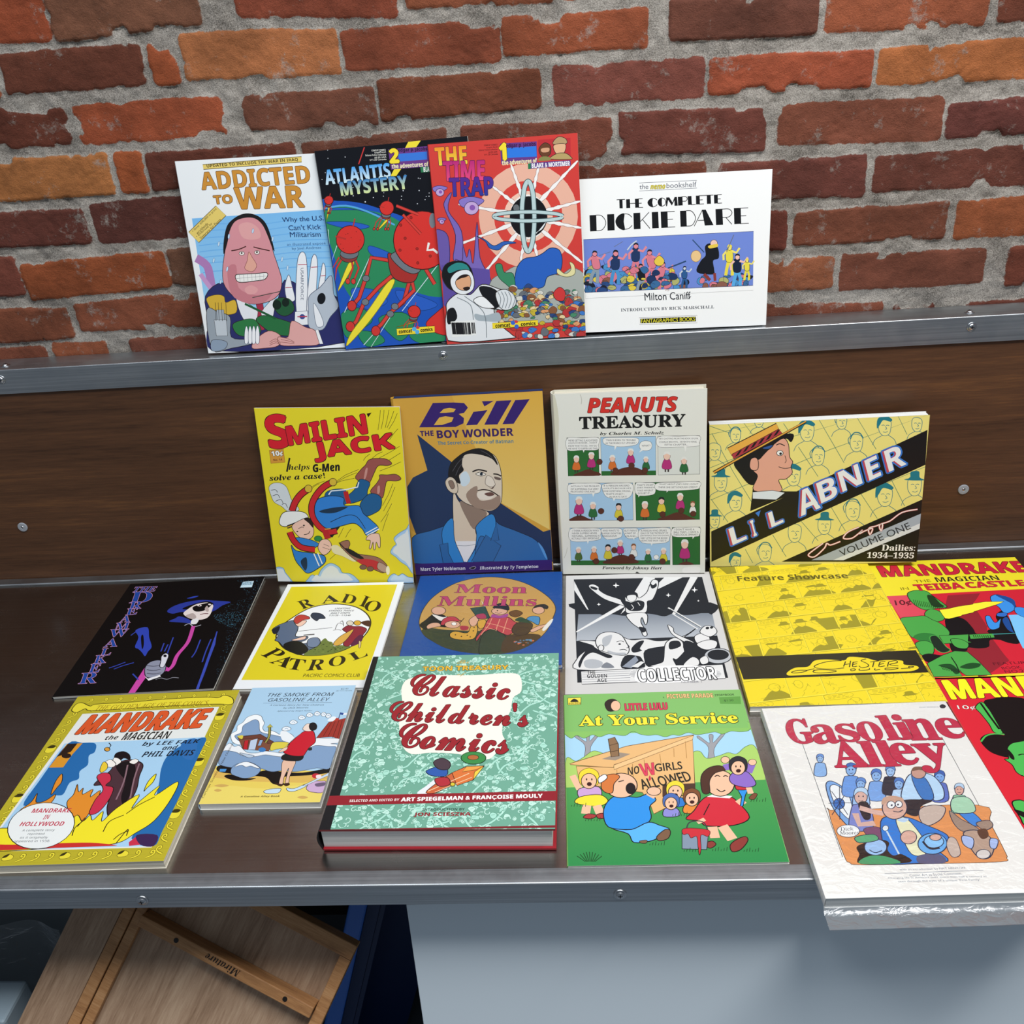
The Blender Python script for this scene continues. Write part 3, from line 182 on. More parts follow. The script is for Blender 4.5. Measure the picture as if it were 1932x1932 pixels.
ART['bill'] = [
 ('ink','0f2238',8),('p','d6a442',[0,0,861,0,861,1150,0,1150]),('g','dfae46','e9cc74',[342,-3,521,7,511,875,227,682]),('p','1f355c',[116,222,184,182,219,337,453,461,698,663,743,651,744,865,-132,843,-80,657,-109,521,-99,329,-57,270,35,228]),('p','e0b24c',[6,835,34,37,0,50]),('p','37206e',[229,37,120,4,180,10,200,39,174,69,143,74,171,101,165,132,117,152,-96,143]),
 ('p','e0b24c',[288,76,34,-4,70,4,56,22,7,24,-26,23]),('p','e0b24c',[256,127,37,-7,84,4,70,29,13,45,-36,44]),('p','37206e',[512,42,68,2,12,32]),('p','37206e',[458,103,82,-7,14,79,-50,79]),('p','37206e',[595,45,87,0,-5,141,-81,139]),('p','37206e',[703,46,83,-2,-19,141,-84,140]),('t','THE','3a1f60',[134,203,213,204,134,235],'b',{'off': 0.02}),
 ('t','BOY WONDER','3a1f60',[232,205,678,212,232,253],'b',{'off': 0.02}),('t','The Secret Co-Creator of Batman','2f7a98',[231,271,675,281,230,294],'b'),('b','2f6cae',[5,892,122,-45,215,-76,270,-108,394,-68,500,-119,547,-68,657,-14,767,55,817,179,826,197,-18,176],('0f2238',9)),('b','5a9ada',[778,954,30,44,51,117,38,109,16,51]),
 ('b','d8cab8',[293,598,31,70,104,101,202,147,145,214,109,254,108,340,-21,338,-19,164],('2a2624',8)),('b','8f7c70',[325,661,60,30,157,83,77,191,28,105],('8f7c70',4)),('p','e6eaf2',[274,925,128,5,110,55,57,147,5,137]),('l','8a94a4',8,[274,954,61,6,120,-2],1),('B','2f86d2',[197,850,73,-81,71,68,113,232,55,230,4,151]),('B','2f86d2',[411,825,96,-73,119,-9,81,102,20,71,-20,155,-81,251,-42,256,-6,70]),
 ('P','2c68a8',[171,946,53,-12,49,56,74,130,9,127]),('P','2c68a8',[463,890,87,79,30,185,-106,179]),('P','2c68a8',[534,813,6,117,-45,118]),('b','dccfbe',[344,400,48,-44,135,-56,207,-30,236,31,245,104,241,198,228,279,190,322,139,330,66,299,0,262,-38,198,-34,91],('2a2624',9)),('b','9c8678',[367,615,68,-51,69,10,84,45,148,41,200,16,199,71,161,107,104,108,31,77]),
 ('b','e8dfd4',[437,605,57,-4,99,18,65,51,3,41]),('b','cfe0ec',[344,492,37,-24,57,30,28,69,-2,61]),('b','1c1a1e',[274,476,19,-59,67,-103,119,-133,194,-149,254,-126,287,-79,296,-39,268,-80,203,-109,136,-119,98,-102,86,-49,92,-16,61,16,66,67,38,55,28,34,1,54],('0c0c0e',6)),('l','5a5a62',6,[300,464,37,-52,78,-89],1),('l','5a5a62',6,[316,491,24,-45,45,-71],1),('l','5a5a62',6,[479,341,35,21,64,49],1),
 ('b','d8cab8',[250,528,28,-29,58,-14,72,31,65,74,36,76,8,48],('2a2624',9)),('b','8a7468',[269,529,25,-5,34,35,14,48],('2a2624',6)),('l','2a2220',22,[418,473,38,-12,87,2],1),('l','2a2220',21,[541,492,24,4,45,16],1),('b','efe9e0',[436,487,32,-10,61,6,29,15],('2a2220',8)),('e','1c2a3a',[470,489,9,0,-1,10]),('b','6a5a54',[546,509,36,12,32,25,4,17]),
 ('b','e6dccf',[502,504,30,11,45,59,19,71,-13,49],('4a3a34',6)),('b','5a463e',[492,557,29,25,52,5,34,32]),('l','2a1c1a',17,[438,595,38,-5,81,7,122,39],1),('b','6a4a44',[477,617,41,-8,59,9,27,18]),('p','3a2170',[-7,1071,861,7,864,74,856,214,-11,179]),('t','Marc Tyler Nobleman','e6e8f4',[34,1098,314,1102,34,1130],'b'),('t','Illustrated by Ty Templeton','e6e8f4',[404,1106,769,1109,404,1136],'bi'),
 ('b','16121e',[340,1116,26,-10,42,-5,25,8],('e0e0ec',4)),
]
ART['peanuts'] = [
 ('ink','20202a',4),('p','e9e9e0',[0,0,852,0,852,1143,0,1143]),('b','d8d5c0',[4,-5,22,152,-2,479,0,1039,-40,1038,-15,151]),('l','b8b4a0',7,[-17,582,0,599]),('l','c4c0b0',7,[34,962,-9,36,-24,72],1),('l','b0aca0',6,[154,7,7,31,3,57],1),('t','PEANUTS','d8342c',[194,32,690,41,193,115],'bi',{'ol': ('1c1414',6),'off': 0.03}),('t','TREASURY','161618',[143,139,734,142,142,212],'s',{'off': 0.03}),
 ('t','by Charles M. Schulz','161618',[256,233,615,239,256,256],'si',{'off': 0.015}),('p','2a6a30',[66,261,180,3,176,238,-4,236],('20202a',6)),('b','5a2e22',[94,495,45,-24,89,-38,126,-22,149,-15,148,4]),('p','a9cdea',[259,263,310,5,309,241,-3,236],('20202a',6)),('p','2a6a30',[256,471,312,5,312,33,0,28]),('b','5a2e22',[312,497,44,-34,112,-48,166,-33,208,1,202,5]),
 ('p','dfe2dc',[581,268,232,3,235,237,0,236],('20202a',6)),('p','a9cdea',[61,543,373,6,371,243,-5,241],('20202a',6)),('b','5a2e22',[56,783,32,-26,71,-33,114,-11,139,0]),('p','2a6a30',[448,549,367,1,370,241,1,240],('20202a',6)),('b','5a2e22',[578,787,57,-26,118,-46,180,-17,208,3]),('p','a9cdea',[55,832,592,6,591,253,-4,249],('20202a',6)),('p','2a6a30',[51,1050,595,5,595,35,0,31]),
 ('b','5a2e22',[249,1073,40,-35,105,-58,162,-41,206,-1]),('p','2a6a30',[659,839,161,0,163,248,2,248],('20202a',6)),('b','5a2e22',[696,1086,32,-18,63,-17,88,1]),('p','3a3030',[101,453,7,1,7,23,-1,23]),('p','3a3030',[116,454,6,0,6,22,-2,22]),('B','d8722e',[101,411,26,1,33,46,-12,45]),('E','efc8b4',[115,394,16,0,-1,21]),('b','e8e8e4',[98,390,6,-17,18,-20,29,-16,33,0,17,-9]),
 ('p','3a3030',[188,439,8,0,7,23,-1,23]),('p','3a3030',[203,439,7,1,7,24,-1,23]),('B','b8307a',[188,394,27,1,35,49,-12,48]),('E','efc8b4',[202,376,16,0,-1,22]),('b','e8e8e4',[185,372,5,-17,18,-20,30,-16,34,1,17,-9]),('p','3a3030',[310,456,7,0,6,22,-1,22]),('p','3a3030',[324,456,7,0,6,22,-1,22]),('B','d8722e',[309,414,25,0,33,46,-11,44]),('E','efc8b4',[322,396,16,0,-1,21]),
 ('b','e8e8e4',[306,392,5,-16,17,-19,28,-15,32,1,16,-8]),('p','3a3030',[414,422,8,0,7,23,0,23]),('p','3a3030',[429,422,7,1,7,24,-1,24]),('B','b8307a',[413,378,27,1,35,48,-11,47]),('E','efc8b4',[427,360,16,0,0,22]),('b','e8e8e4',[410,356,5,-17,17,-20,29,-16,34,1,17,-9]),('p','3a3030',[502,461,7,1,6,20,0,20]),('p','3a3030',[515,462,6,0,6,20,0,19]),('B','2a6a3a',[501,424,23,0,31,41,-9,40]),
 ('E','efc8b4',[513,408,14,0,0,18]),('b','e8e8e4',[498,405,5,-15,15,-18,25,-14,29,1,15,-8]),('p','3a3030',[618,460,8,0,8,27,0,27]),('p','3a3030',[634,461,9,0,9,26,0,26]),('B','b8307a',[615,410,31,0,42,55,-11,54]),('E','efc8b4',[631,389,19,0,0,25]),('b','e8e8e4',[611,384,6,-19,20,-23,34,-18,39,1,20,-10]),('p','3a3030',[716,483,7,0,7,23,0,23]),('p','3a3030',[730,484,8,0,8,23,0,22]),
 ('B','2a6a3a',[714,439,26,1,36,48,-10,47]),('E','efc8b4',[727,421,16,0,0,22]),('b','e8e8e4',[710,417,5,-17,17,-21,29,-16,34,1,17,-9]),('p','3a3030',[102,732,8,0,7,28,-2,28]),('p','3a3030',[119,732,9,0,8,28,-1,28]),('B','b8307a',[101,678,32,1,41,59,-14,58]),('E','efc8b4',[118,657,20,0,-1,26]),('b','e8e8e4',[98,652,7,-21,22,-25,36,-20,41,0,21,-11]),('p','3a3030',[185,755,8,0,7,25,-1,25]),
 ('p','3a3030',[200,756,8,0,7,24,-1,24]),('B','2a6a3a',[184,708,28,1,36,51,-12,50]),('E','efc8b4',[199,690,17,0,-1,23]),('b','e8e8e4',[182,685,5,-18,18,-21,30,-17,35,1,18,-9]),('p','3a3030',[337,762,7,0,7,23,-1,23]),('p','3a3030',[351,762,7,0,7,23,0,23]),('B','d8c83a',[336,718,26,0,34,48,-11,47]),('E','efc8b4',[349,700,16,0,0,22]),('b','1c1c22',[333,695,5,-17,17,-20,29,-16,33,1,17,-8]),
 ('p','3a3030',[489,761,8,0,8,26,0,25]),('p','3a3030',[505,761,8,1,7,26,-1,26]),('B','d8722e',[488,712,28,1,38,53,-12,52]),('E','efc8b4',[502,693,18,0,0,24]),('b','e8e8e4',[484,688,6,-18,18,-22,32,-18,36,1,18,-10]),('p','3a3030',[586,732,8,0,8,24,0,24]),('p','3a3030',[602,732,7,1,7,25,-1,24]),('B','d8c83a',[584,686,28,1,37,50,-10,49]),('E','efc8b4',[598,668,17,0,0,22]),
 ('b','1c1c22',[581,663,5,-17,17,-21,30,-17,35,1,17,-9]),('p','3a3030',[694,714,8,0,8,25,0,25]),('p','3a3030',[710,714,7,0,7,25,0,25]),('B','b8307a',[692,666,28,0,38,52,-11,51]),('E','efc8b4',[706,646,17,0,0,24]),('b','e8e8e4',[688,642,5,-19,18,-23,30,-18,36,0,18,-10]),('p','3a3030',[769,744,6,0,6,19,0,19]),('p','3a3030',[780,744,6,0,6,19,1,19]),('B','e8e8e4',[767,707,21,0,29,40,-8,39]),
 ('E','efc8b4',[777,692,13,0,0,18]),('b','8a5a3a',[764,688,4,-14,13,-17,23,-13,27,1,13,-7]),('p','3a3030',[88,1039,6,0,6,22,-1,22]),('p','3a3030',[101,1039,7,0,6,22,-1,22]),('B','4a6a30',[88,998,24,0,31,44,-11,44]),('E','efc8b4',[100,981,15,0,-1,20]),('b','e8e8e4',[85,977,5,-16,17,-20,27,-16,31,0,16,-9]),('p','3a3030',[181,1040,7,0,7,23,-1,23]),('p','3a3030',[195,1040,7,0,7,23,-1,23]),
 ('B','d8722e',[181,996,25,1,33,48,-11,47]),('E','efc8b4',[194,978,16,0,-1,22]),('b','e8e8e4',[178,974,6,-16,17,-20,28,-16,32,1,17,-8]),('p','3a3030',[265,1034,7,0,7,24,-1,24]),('p','3a3030',[280,1034,7,0,6,24,-1,24]),('B','d8c83a',[264,988,27,0,35,50,-11,49]),('E','efc8b4',[278,969,16,0,-1,22]),('b','1c1c22',[261,964,6,-17,18,-21,30,-17,34,1,17,-9]),('p','3a3030',[340,999,7,0,7,23,0,23]),
 ('p','3a3030',[354,999,7,0,6,23,0,23]),('B','b8307a',[339,956,25,0,33,46,-10,46]),('E','efc8b4',[352,938,16,0,0,21]),('b','e8e8e4',[336,934,6,-17,17,-20,28,-16,32,0,17,-9]),('p','3a3030',[420,1022,7,0,6,21,0,21]),('p','3a3030',[433,1022,7,0,7,21,0,21]),('B','e8e8e4',[419,981,24,0,32,44,-9,43]),('E','efc8b4',[431,964,14,0,0,20]),('b','8a5a3a',[416,960,5,-16,16,-19,26,-15,30,0,16,-8]),
 ('p','3a3030',[506,1052,6,0,6,20,0,20]),('p','3a3030',[519,1052,6,0,5,20,-1,20]),('B','2a6a3a',[505,1013,22,1,30,42,-9,41]),('E','efc8b4',[516,997,14,0,0,19]),('b','e8e8e4',[502,994,4,-15,15,-18,25,-15,29,0,14,-8]),('p','3a3030',[597,1056,7,0,7,23,0,23]),('p','3a3030',[611,1056,7,0,7,23,0,23]),('B','d8c83a',[596,1013,24,0,33,47,-10,46]),('E','efc8b4',[608,995,15,0,0,21]),
 ('b','e8e8e4',[592,991,5,-17,16,-20,28,-16,32,1,16,-9]),('p','3a3030',[718,1035,10,0,10,31,0,31]),('p','3a3030',[737,1035,10,0,10,32,1,31]),('B','b8307a',[715,975,35,1,47,65,-12,64]),('E','efc8b4',[732,951,21,0,0,29]),('b','e8e8e4',[711,945,6,-23,21,-28,37,-22,43,1,21,-12]),('e','5a2e22',[337,470,17,0,0,18],('2a1410',4)),('e','5a2e22',[430,442,17,0,0,18],('2a1410',4)),
 ('e','5a2e22',[506,474,17,0,0,18],('2a1410',4)),('e','5a2e22',[247,414,17,0,-1,18],('2a1410',4)),('e','5a2e22',[245,725,18,0,-1,19],('2a1410',4)),('e','5a2e22',[360,776,18,0,0,19],('2a1410',4)),('e','5a2e22',[604,753,17,0,0,19],('2a1410',4)),('e','5a2e22',[712,731,17,0,0,18],('2a1410',4)),('e','5a2e22',[316,984,18,0,0,20],('2a1410',4)),('e','5a2e22',[417,1032,18,0,0,20],('2a1410',4)),
 ('e','5a2e22',[601,1063,18,0,0,20],('2a1410',4)),('e','5a2e22',[204,1058,18,0,-1,20],('2a1410',4)),('e','5a2e22',[780,753,17,0,0,18],('2a1410',4)),('E','f0f0ec',[564,1034,16,0,0,16]),('B','f2f2ee',[68,264,86,1,177,2,178,45,169,76,83,75,-1,72]),('p','f2f2ee',[152,332,15,1,6,22]),('t',"WE'RE GETTING SLAUGHTERED",'4a4a50',[73,272,241,276,73,284],'n'),
 ('t',"AGAIN,SCHROEDER... I DON'T",'4a4a50',[72,288,238,292,72,299],'n'),('t','KNOW WHAT TO DO... WHY DO','4a4a50',[72,305,237,309,71,316],'n'),('t','WE HAVE TO SUFFER LIKE THIS?','4a4a50',[70,322,240,326,70,333],'n'),('B','f2f2ee',[270,284,18,-16,103,-16,188,-10,204,6,187,32,102,41,17,26]),('p','f2f2ee',[336,315,15,1,0,31]),('t','"MAN IS BORN TO TROUBLE','4a4a50',[288,277,456,281,288,288],'n'),
 ('t','AS THE SPARKS FLY UPWARD."','4a4a50',[285,295,461,299,285,306],'n'),('B','f2f2ee',[476,323,11,-23,38,-30,65,-21,72,2,62,24,34,30,10,23]),('p','f2f2ee',[486,342,12,7,-11,21]),('t','WHAT?','4a4a50',[490,317,539,317,490,328],'n'),('B','f2f2ee',[584,272,113,0,227,2,228,42,220,62,113,65,2,60]),('p','f2f2ee',[727,334,15,0,7,32]),
 ('t',"HE'S QUOTING FROM THE BOOK OF JOB,",'4a4a50',[588,279,806,284,588,290],'n'),('t','CHARLIE BROWN... SEVENTH VERSE,','4a4a50',[588,298,799,303,588,309],'n'),('t','FIFTH CHAPTER...','4a4a50',[619,316,750,318,619,326],'n'),('B','f2f2ee',[63,550,98,-5,182,0,185,31,171,58,95,63,2,58]),('p','f2f2ee',[196,608,16,1,6,25]),('t','ACTUALLY,THE PROBLEM','4a4a50',[74,557,239,560,74,568],'n'),
 ('t','OF SUFFERING IS A VERY','4a4a50',[73,574,236,577,73,586],'n'),('t','PROFOUND ONE,AND...','4a4a50',[72,592,222,594,72,604],'n'),('B','f2f2ee',[255,568,24,-18,111,-19,176,-13,176,45,146,78,77,80,21,62]),('p','f2f2ee',[317,643,15,1,5,20]),('t','IF A PERSON HAS BAD','4a4a50',[266,558,415,560,266,569],'n'),('t',"LUCK,IT'S BECAUSE HE'S",'4a4a50',[262,575,424,578,262,586],'n'),
 ('t','DONE SOMETHING WRONG,','4a4a50',[259,592,422,595,259,604],'n'),('t',"THAT'S WHAT I",'4a4a50',[277,610,383,612,277,622],'n'),('t','ALWAYS SAY!','4a4a50',[296,629,398,630,296,640],'n'),('B','f2f2ee',[452,553,56,-2,108,2,114,36,98,73,5,73]),('p','f2f2ee',[463,620,15,4,3,21]),('t',"THAT'S WHAT",'4a4a50',[459,558,554,559,459,570],'n'),('t',"JOB'S FRIENDS",'4a4a50',[458,576,559,577,458,587],'n'),
 ('t','TOLD HIM,BUT','4a4a50',[458,593,552,594,457,605],'n'),('t','I DOUBT IT...','4a4a50',[457,611,540,611,457,622],'n'),('B','f2f2ee',[571,556,119,-5,242,-4,243,32,211,44,15,46]),('p','f2f2ee',[630,597,12,1,-3,18]),('t',"WHAT ABOUT JOB'S WIFE? I DON'T",'4a4a50',[586,557,808,562,586,569],'n'),('t','THINK SHE GETS ENOUGH CREDIT!','4a4a50',[581,575,805,579,580,586],'n'),
 ('B','f2f2ee',[56,840,86,-5,175,-1,182,39,166,74,6,79]),('p','f2f2ee',[152,912,16,0,6,28]),('t','I THINK A PERSON WHO','4a4a50',[69,844,227,845,69,856],'n'),('t','NEVER SUFFERS NEVER','4a4a50',[67,862,216,863,67,874],'n'),('t','MATURES... SUFFERING IS','4a4a50',[66,879,230,880,66,891],'n'),('t','ACTUALLY VERY IMPORTANT.','4a4a50',[62,896,230,897,62,908],'n'),
 ('B','f2f2ee',[241,844,54,-6,117,-2,124,30,109,58,26,64]),('p','f2f2ee',[274,901,12,1,4,14]),('t','WHO WANTS TO','4a4a50',[250,847,348,847,250,859],'n'),('t',"SUFFER? DON'T BE",'4a4a50',[244,865,358,866,244,877],'n'),('t','RIDICULOUS!','4a4a50',[248,882,333,882,248,894],'n'),('B','f2f2ee',[372,846,43,-6,84,-3,90,30,80,56,22,58]),('p','f2f2ee',[426,901,13,0,8,17]),
 ('t','BUT PAIN IS','4a4a50',[380,849,454,849,380,861],'n'),('t','A PART OF','4a4a50',[379,867,445,867,379,879],'n'),('t','LIFE,AND...','4a4a50',[382,886,452,886,382,898],'n'),('B','f2f2ee',[465,855,82,-14,179,-11,180,45,156,83,17,81]),('p','f2f2ee',[533,934,16,0,3,24]),('t','A PERSON WHO SPEAKS','4a4a50',[476,851,627,852,476,863],'n'),
 ('t','ONLY OF THE "PATIENCE" OF','4a4a50',[474,868,635,869,474,880],'n'),('t','JOB REVEALS THAT HE KNOWS','4a4a50',[472,884,640,886,472,896],'n'),('t','VERY LITTLE OF THE BOOK!','4a4a50',[473,901,632,902,473,913],'n'),('t','NOW,THE WAY I SEE IT...','4a4a50',[474,918,635,920,474,930],'n'),('B','f2f2ee',[663,844,77,-4,155,-2,155,45,133,57,2,54]),('p','f2f2ee',[777,895,14,2,1,21]),
 ('t',"I DON'T HAVE A",'4a4a50',[673,847,788,848,673,859],'n'),('t','BALL TEAM... I HAVE A','4a4a50',[669,864,812,865,669,876],'n'),('t','THEOLOGICAL SEMINARY!','4a4a50',[666,881,809,882,666,893],'n'),('t','Foreword by Johnny Hart','161618',[239,1092,596,1098,239,1116],'si',{'off': 0.015}),('p','2a2a28',[437,1141,10,-11,29,3]),('b','f6f4ee',[728,1108,88,-6,85,37,0,35]),
]
ART['abner'] = [
 ('ink','1f7a8a',8),('p','f0e284',[0,0,1190,0,1190,901,0,901]),('l','5a8a70',8,[-6,57,334,-72,388,-91]),('l','5a8a70',8,[0,261,426,-161,815,-273]),('l','5a8a70',8,[6,463,232,-101,666,-286,1169,-521]),('l','5a8a70',8,[139,64,-138,-58]),('l','5a8a70',8,[14,51,119,238,233,444]),('l','5a8a70',8,[6,455,100,154]),('l','5a8a70',8,[104,-48,175,343]),('l','5a8a70',8,[193,-7,111,168]),
 ('l','5a8a70',8,[603,-16,66,134,147,278]),('l','5a8a70',8,[808,-12,111,200]),('l','5a8a70',8,[1024,-2,54,110]),('l','5a8a70',8,[495,154,115,185]),('l','5a8a70',8,[410,11,56,91]),('l','5a8a70',8,[207,790,45,92]),('l','5a8a70',8,[364,698,82,148]),('l','5a8a70',8,[524,615,102,131]),('l','5a8a70',8,[687,526,91,161]),('l','5a8a70',8,[847,448,105,166]),('l','5a8a70',8,[1011,371,86,170]),
 ('l','5a8a70',8,[11,834,1187,-530]),('l','5a8a70',8,[828,348,359,-177]),('B','f2e68c',[121,37,24,-9,50,5,53,36,43,70,16,76,-3,47]),('l','1f7a8a',8,[150,64,9,-2,15,2],1),('l','1f7a8a',8,[131,63,7,-2,13,1],1),('l','1f7a8a',8,[148,68,6,12,-1,14],1),('l','1f7a8a',8,[137,94,12,3,22,-2],1),('l','1f7a8a',15,[117,50,16,-28,43,-27,59,-1],1),('l','1f7a8a',10,[113,77,-5,-27,14,-50],1),
 ('l','1f7a8a',8,[133,112,-31,18,-43,44],1),('l','1f7a8a',8,[161,111,28,23,37,47],1),('B','f2e68c',[-2,120,30,-11,62,7,65,45,53,88,19,94,-4,58]),('l','1f7a8a',8,[34,154,11,-3,18,2],1),('l','1f7a8a',8,[10,152,9,-2,16,1],1),('l','1f7a8a',8,[31,158,8,16,-1,19],1),('l','1f7a8a',8,[17,191,15,4,28,-2],1),('l','1f7a8a',8,[12,214,-38,22,-54,55],1),('l','1f7a8a',8,[46,212,36,28,46,59],1),
 ('B','f2e68c',[32,312,31,-12,63,6,66,45,54,89,20,96,-4,59]),('l','1f7a8a',8,[69,346,11,-3,19,2],1),('l','1f7a8a',8,[44,345,9,-3,17,0],1),('l','1f7a8a',8,[66,350,8,16,-2,19],1),('l','1f7a8a',8,[52,384,15,4,28,-2],1),('b','1f7a8a',[8,314,32,-10,36,-42,78,-44,82,-8,112,6,55,8]),('l','1f7a8a',8,[47,408,-39,22,-55,56],1),('l','1f7a8a',8,[81,406,36,29,47,60],1),
 ('B','f2e68c',[116,439,32,-12,64,6,68,46,56,91,21,98,-2,61]),('l','1f7a8a',8,[154,474,11,-4,19,2],1),('l','1f7a8a',8,[129,472,9,-3,17,1],1),('l','1f7a8a',8,[151,478,8,16,-1,20],1),('l','1f7a8a',8,[137,513,16,4,28,-3],1),('b','1f7a8a',[102,490,5,-60,46,-82,86,-55,77,-40,38,-52,18,-21]),('l','1f7a8a',8,[132,537,-39,23,-54,57],1),('l','1f7a8a',8,[167,534,36,30,47,62],1),
 ('B','f2e68c',[1,562,26,-11,53,4,55,37,45,75,17,81,-3,50]),('l','1f7a8a',8,[32,590,9,-3,15,2],1),('l','1f7a8a',8,[11,589,8,-3,14,1],1),('l','1f7a8a',8,[29,594,7,13,-1,16],1),('l','1f7a8a',8,[18,623,12,3,23,-3],1),('b','1f7a8a',[-18,564,26,-10,29,-36,64,-38,68,-8,92,4,45,6]),('l','1f7a8a',8,[14,643,-33,19,-46,48],1),('l','1f7a8a',8,[42,641,30,24,39,51],1),
 ('B','f2e68c',[252,-40,22,-9,45,4,48,31,39,61,15,66,-1,40]),('l','1f7a8a',8,[279,-17,7,-2,13,2],1),('l','1f7a8a',8,[261,-18,7,-2,12,1],1),('l','1f7a8a',8,[276,-14,6,11,0,13],1),('l','1f7a8a',8,[267,9,11,3,20,-1],1),('b','1f7a8a',[243,-6,3,-40,31,-55,59,-36,53,-26,25,-35,12,-14]),('l','1f7a8a',8,[264,26,-27,14,-38,38],1),('l','1f7a8a',8,[288,24,25,20,33,42],1),
 ('B','f2e68c',[506,23,32,-13,66,7,71,47,60,92,24,99,-1,61]),('l','1f7a8a',8,[546,58,11,-3,19,3],1),('l','1f7a8a',8,[520,57,10,-3,18,1],1),('l','1f7a8a',8,[543,63,8,16,-1,19],1),('l','1f7a8a',8,[529,98,17,4,29,-2],1),('b','1f7a8a',[493,75,3,-61,44,-83,87,-55,78,-40,37,-53,17,-22]),('l','1f7a8a',8,[525,122,-39,23,-55,58],1),('l','1f7a8a',8,[561,120,38,30,51,63],1),
 ('B','f2e68c',[699,-14,23,-10,49,4,53,34,45,68,19,73,0,45]),('l','1f7a8a',8,[729,12,8,-2,14,2],1),('l','1f7a8a',8,[710,11,7,-3,13,0],1),('l','1f7a8a',8,[726,15,7,12,0,15],1),('l','1f7a8a',8,[717,41,12,3,21,-2],1),('l','1f7a8a',15,[696,-2,14,-27,40,-26,57,-1],1),('l','1f7a8a',10,[694,24,-6,-26,10,-48],1),('l','1f7a8a',8,[714,59,-29,17,-40,43],1),('l','1f7a8a',8,[740,58,29,22,39,46],1),
 ('B','f2e68c',[779,105,29,-11,60,6,65,43,56,85,24,91,0,57]),('l','1f7a8a',8,[816,137,10,-3,18,3],1),('l','1f7a8a',8,[792,136,9,-2,16,1],1),('l','1f7a8a',8,[813,142,8,15,0,18],1),('l','1f7a8a',8,[802,174,14,4,26,-2],1),('l','1f7a8a',15,[776,121,17,-35,49,-33,70,-1],1),('l','1f7a8a',10,[773,153,-8,-33,13,-60],1),('l','1f7a8a',8,[798,196,-35,22,-48,54],1),('l','1f7a8a',8,[831,194,35,28,47,58],1),
 ('B','f2e68c',[574,176,30,-11,62,6,66,44,56,87,23,94,0,58]),('l','1f7a8a',8,[612,209,10,-3,17,3],1),('l','1f7a8a',8,[588,208,8,-3,16,1],1),('l','1f7a8a',8,[609,214,8,15,-1,18],1),('l','1f7a8a',8,[596,246,16,4,27,-2],1),('l','1f7a8a',15,[571,193,18,-35,50,-34,71,-2],1),('l','1f7a8a',10,[567,225,-7,-33,15,-61],1),('l','1f7a8a',8,[593,269,-37,22,-51,55],1),('l','1f7a8a',8,[626,267,35,28,47,59],1),
 ('B','f2e68c',[926,18,28,-11,59,6,64,43,56,84,24,90,0,56]),('l','1f7a8a',8,[962,50,10,-2,18,2],1),('l','1f7a8a',8,[939,49,9,-3,16,1],1),('l','1f7a8a',8,[960,55,8,14,-1,17],1),('l','1f7a8a',8,[949,86,14,4,25,-2],1),('b','1f7a8a',[916,65,0,-55,36,-75,76,-50,68,-36,31,-47,14,-20]),('l','1f7a8a',8,[946,108,-35,21,-48,52],1),('l','1f7a8a',8,[978,106,34,28,47,57],1),
 ('B','f2e68c',[1100,20,23,-9,48,5,53,34,46,68,21,73,1,45]),('l','1f7a8a',8,[1130,46,8,-2,14,2],1),('l','1f7a8a',8,[1111,45,7,-3,13,1],1),('l','1f7a8a',8,[1128,50,7,11,0,14],1),('l','1f7a8a',8,[1120,75,11,3,20,-2],1),('l','1f7a8a',8,[1117,93,-28,17,-37,42],1),('l','1f7a8a',8,[1143,92,29,22,39,45],1),('B','f2e68c',[439,287,33,-13,68,6,72,48,61,95,24,103,-1,63]),
 ('l','1f7a8a',8,[480,323,11,-3,20,3],1),('l','1f7a8a',8,[453,322,10,-3,18,1],1),('l','1f7a8a',8,[476,328,9,17,0,20],1),('l','1f7a8a',8,[463,364,16,5,29,-2],1),('b','1f7a8a',[426,341,3,-64,45,-87,88,-58,79,-42,38,-55,17,-23]),('l','1f7a8a',8,[458,390,-40,24,-56,61],1),('l','1f7a8a',8,[495,388,39,31,51,64],1),('B','f2e68c',[457,646,32,-13,67,6,71,49,60,96,24,105,-1,65]),
 ('l','1f7a8a',8,[497,683,11,-3,19,2],1),('l','1f7a8a',8,[471,682,10,-4,18,0],1),('l','1f7a8a',8,[494,688,8,17,-1,20],1),('l','1f7a8a',8,[480,725,17,4,30,-3],1),('l','1f7a8a',8,[476,750,-40,26,-55,62],1),('l','1f7a8a',8,[512,748,38,31,51,65],1),('B','f2e68c',[291,772,31,-13,64,6,68,47,57,94,22,102,-3,63]),('l','1f7a8a',8,[329,808,11,-4,19,2],1),('l','1f7a8a',8,[304,807,9,-3,17,0],1),
 ('l','1f7a8a',8,[326,813,8,16,-1,20],1),('l','1f7a8a',8,[312,849,16,4,29,-3],1),('l','1f7a8a',15,[286,790,20,-39,55,-38,76,-3],1),('l','1f7a8a',10,[282,826,-7,-36,16,-68],1),('l','1f7a8a',8,[308,874,-39,24,-55,61],1),('l','1f7a8a',8,[343,871,37,30,49,63],1),('B','f2e68c',[124,833,26,-11,53,5,56,39,46,78,17,85,-3,53]),('l','1f7a8a',8,[155,862,9,-2,16,2],1),('l','1f7a8a',8,[134,862,8,-3,15,0],1),
 ('l','1f7a8a',8,[153,867,6,13,-2,16],1),('l','1f7a8a',8,[141,896,13,4,23,-2],1),('b','1f7a8a',[112,878,4,-52,38,-72,72,-49,64,-36,31,-46,14,-19]),('l','1f7a8a',8,[137,917,-33,21,-46,51],1),('l','1f7a8a',8,[166,915,30,25,40,52],1),('B','f2e68c',[625,606,30,-12,63,6,68,46,57,91,24,99,-1,62]),('l','1f7a8a',8,[663,641,11,-3,19,2],1),('l','1f7a8a',8,[639,640,9,-3,17,1],1),
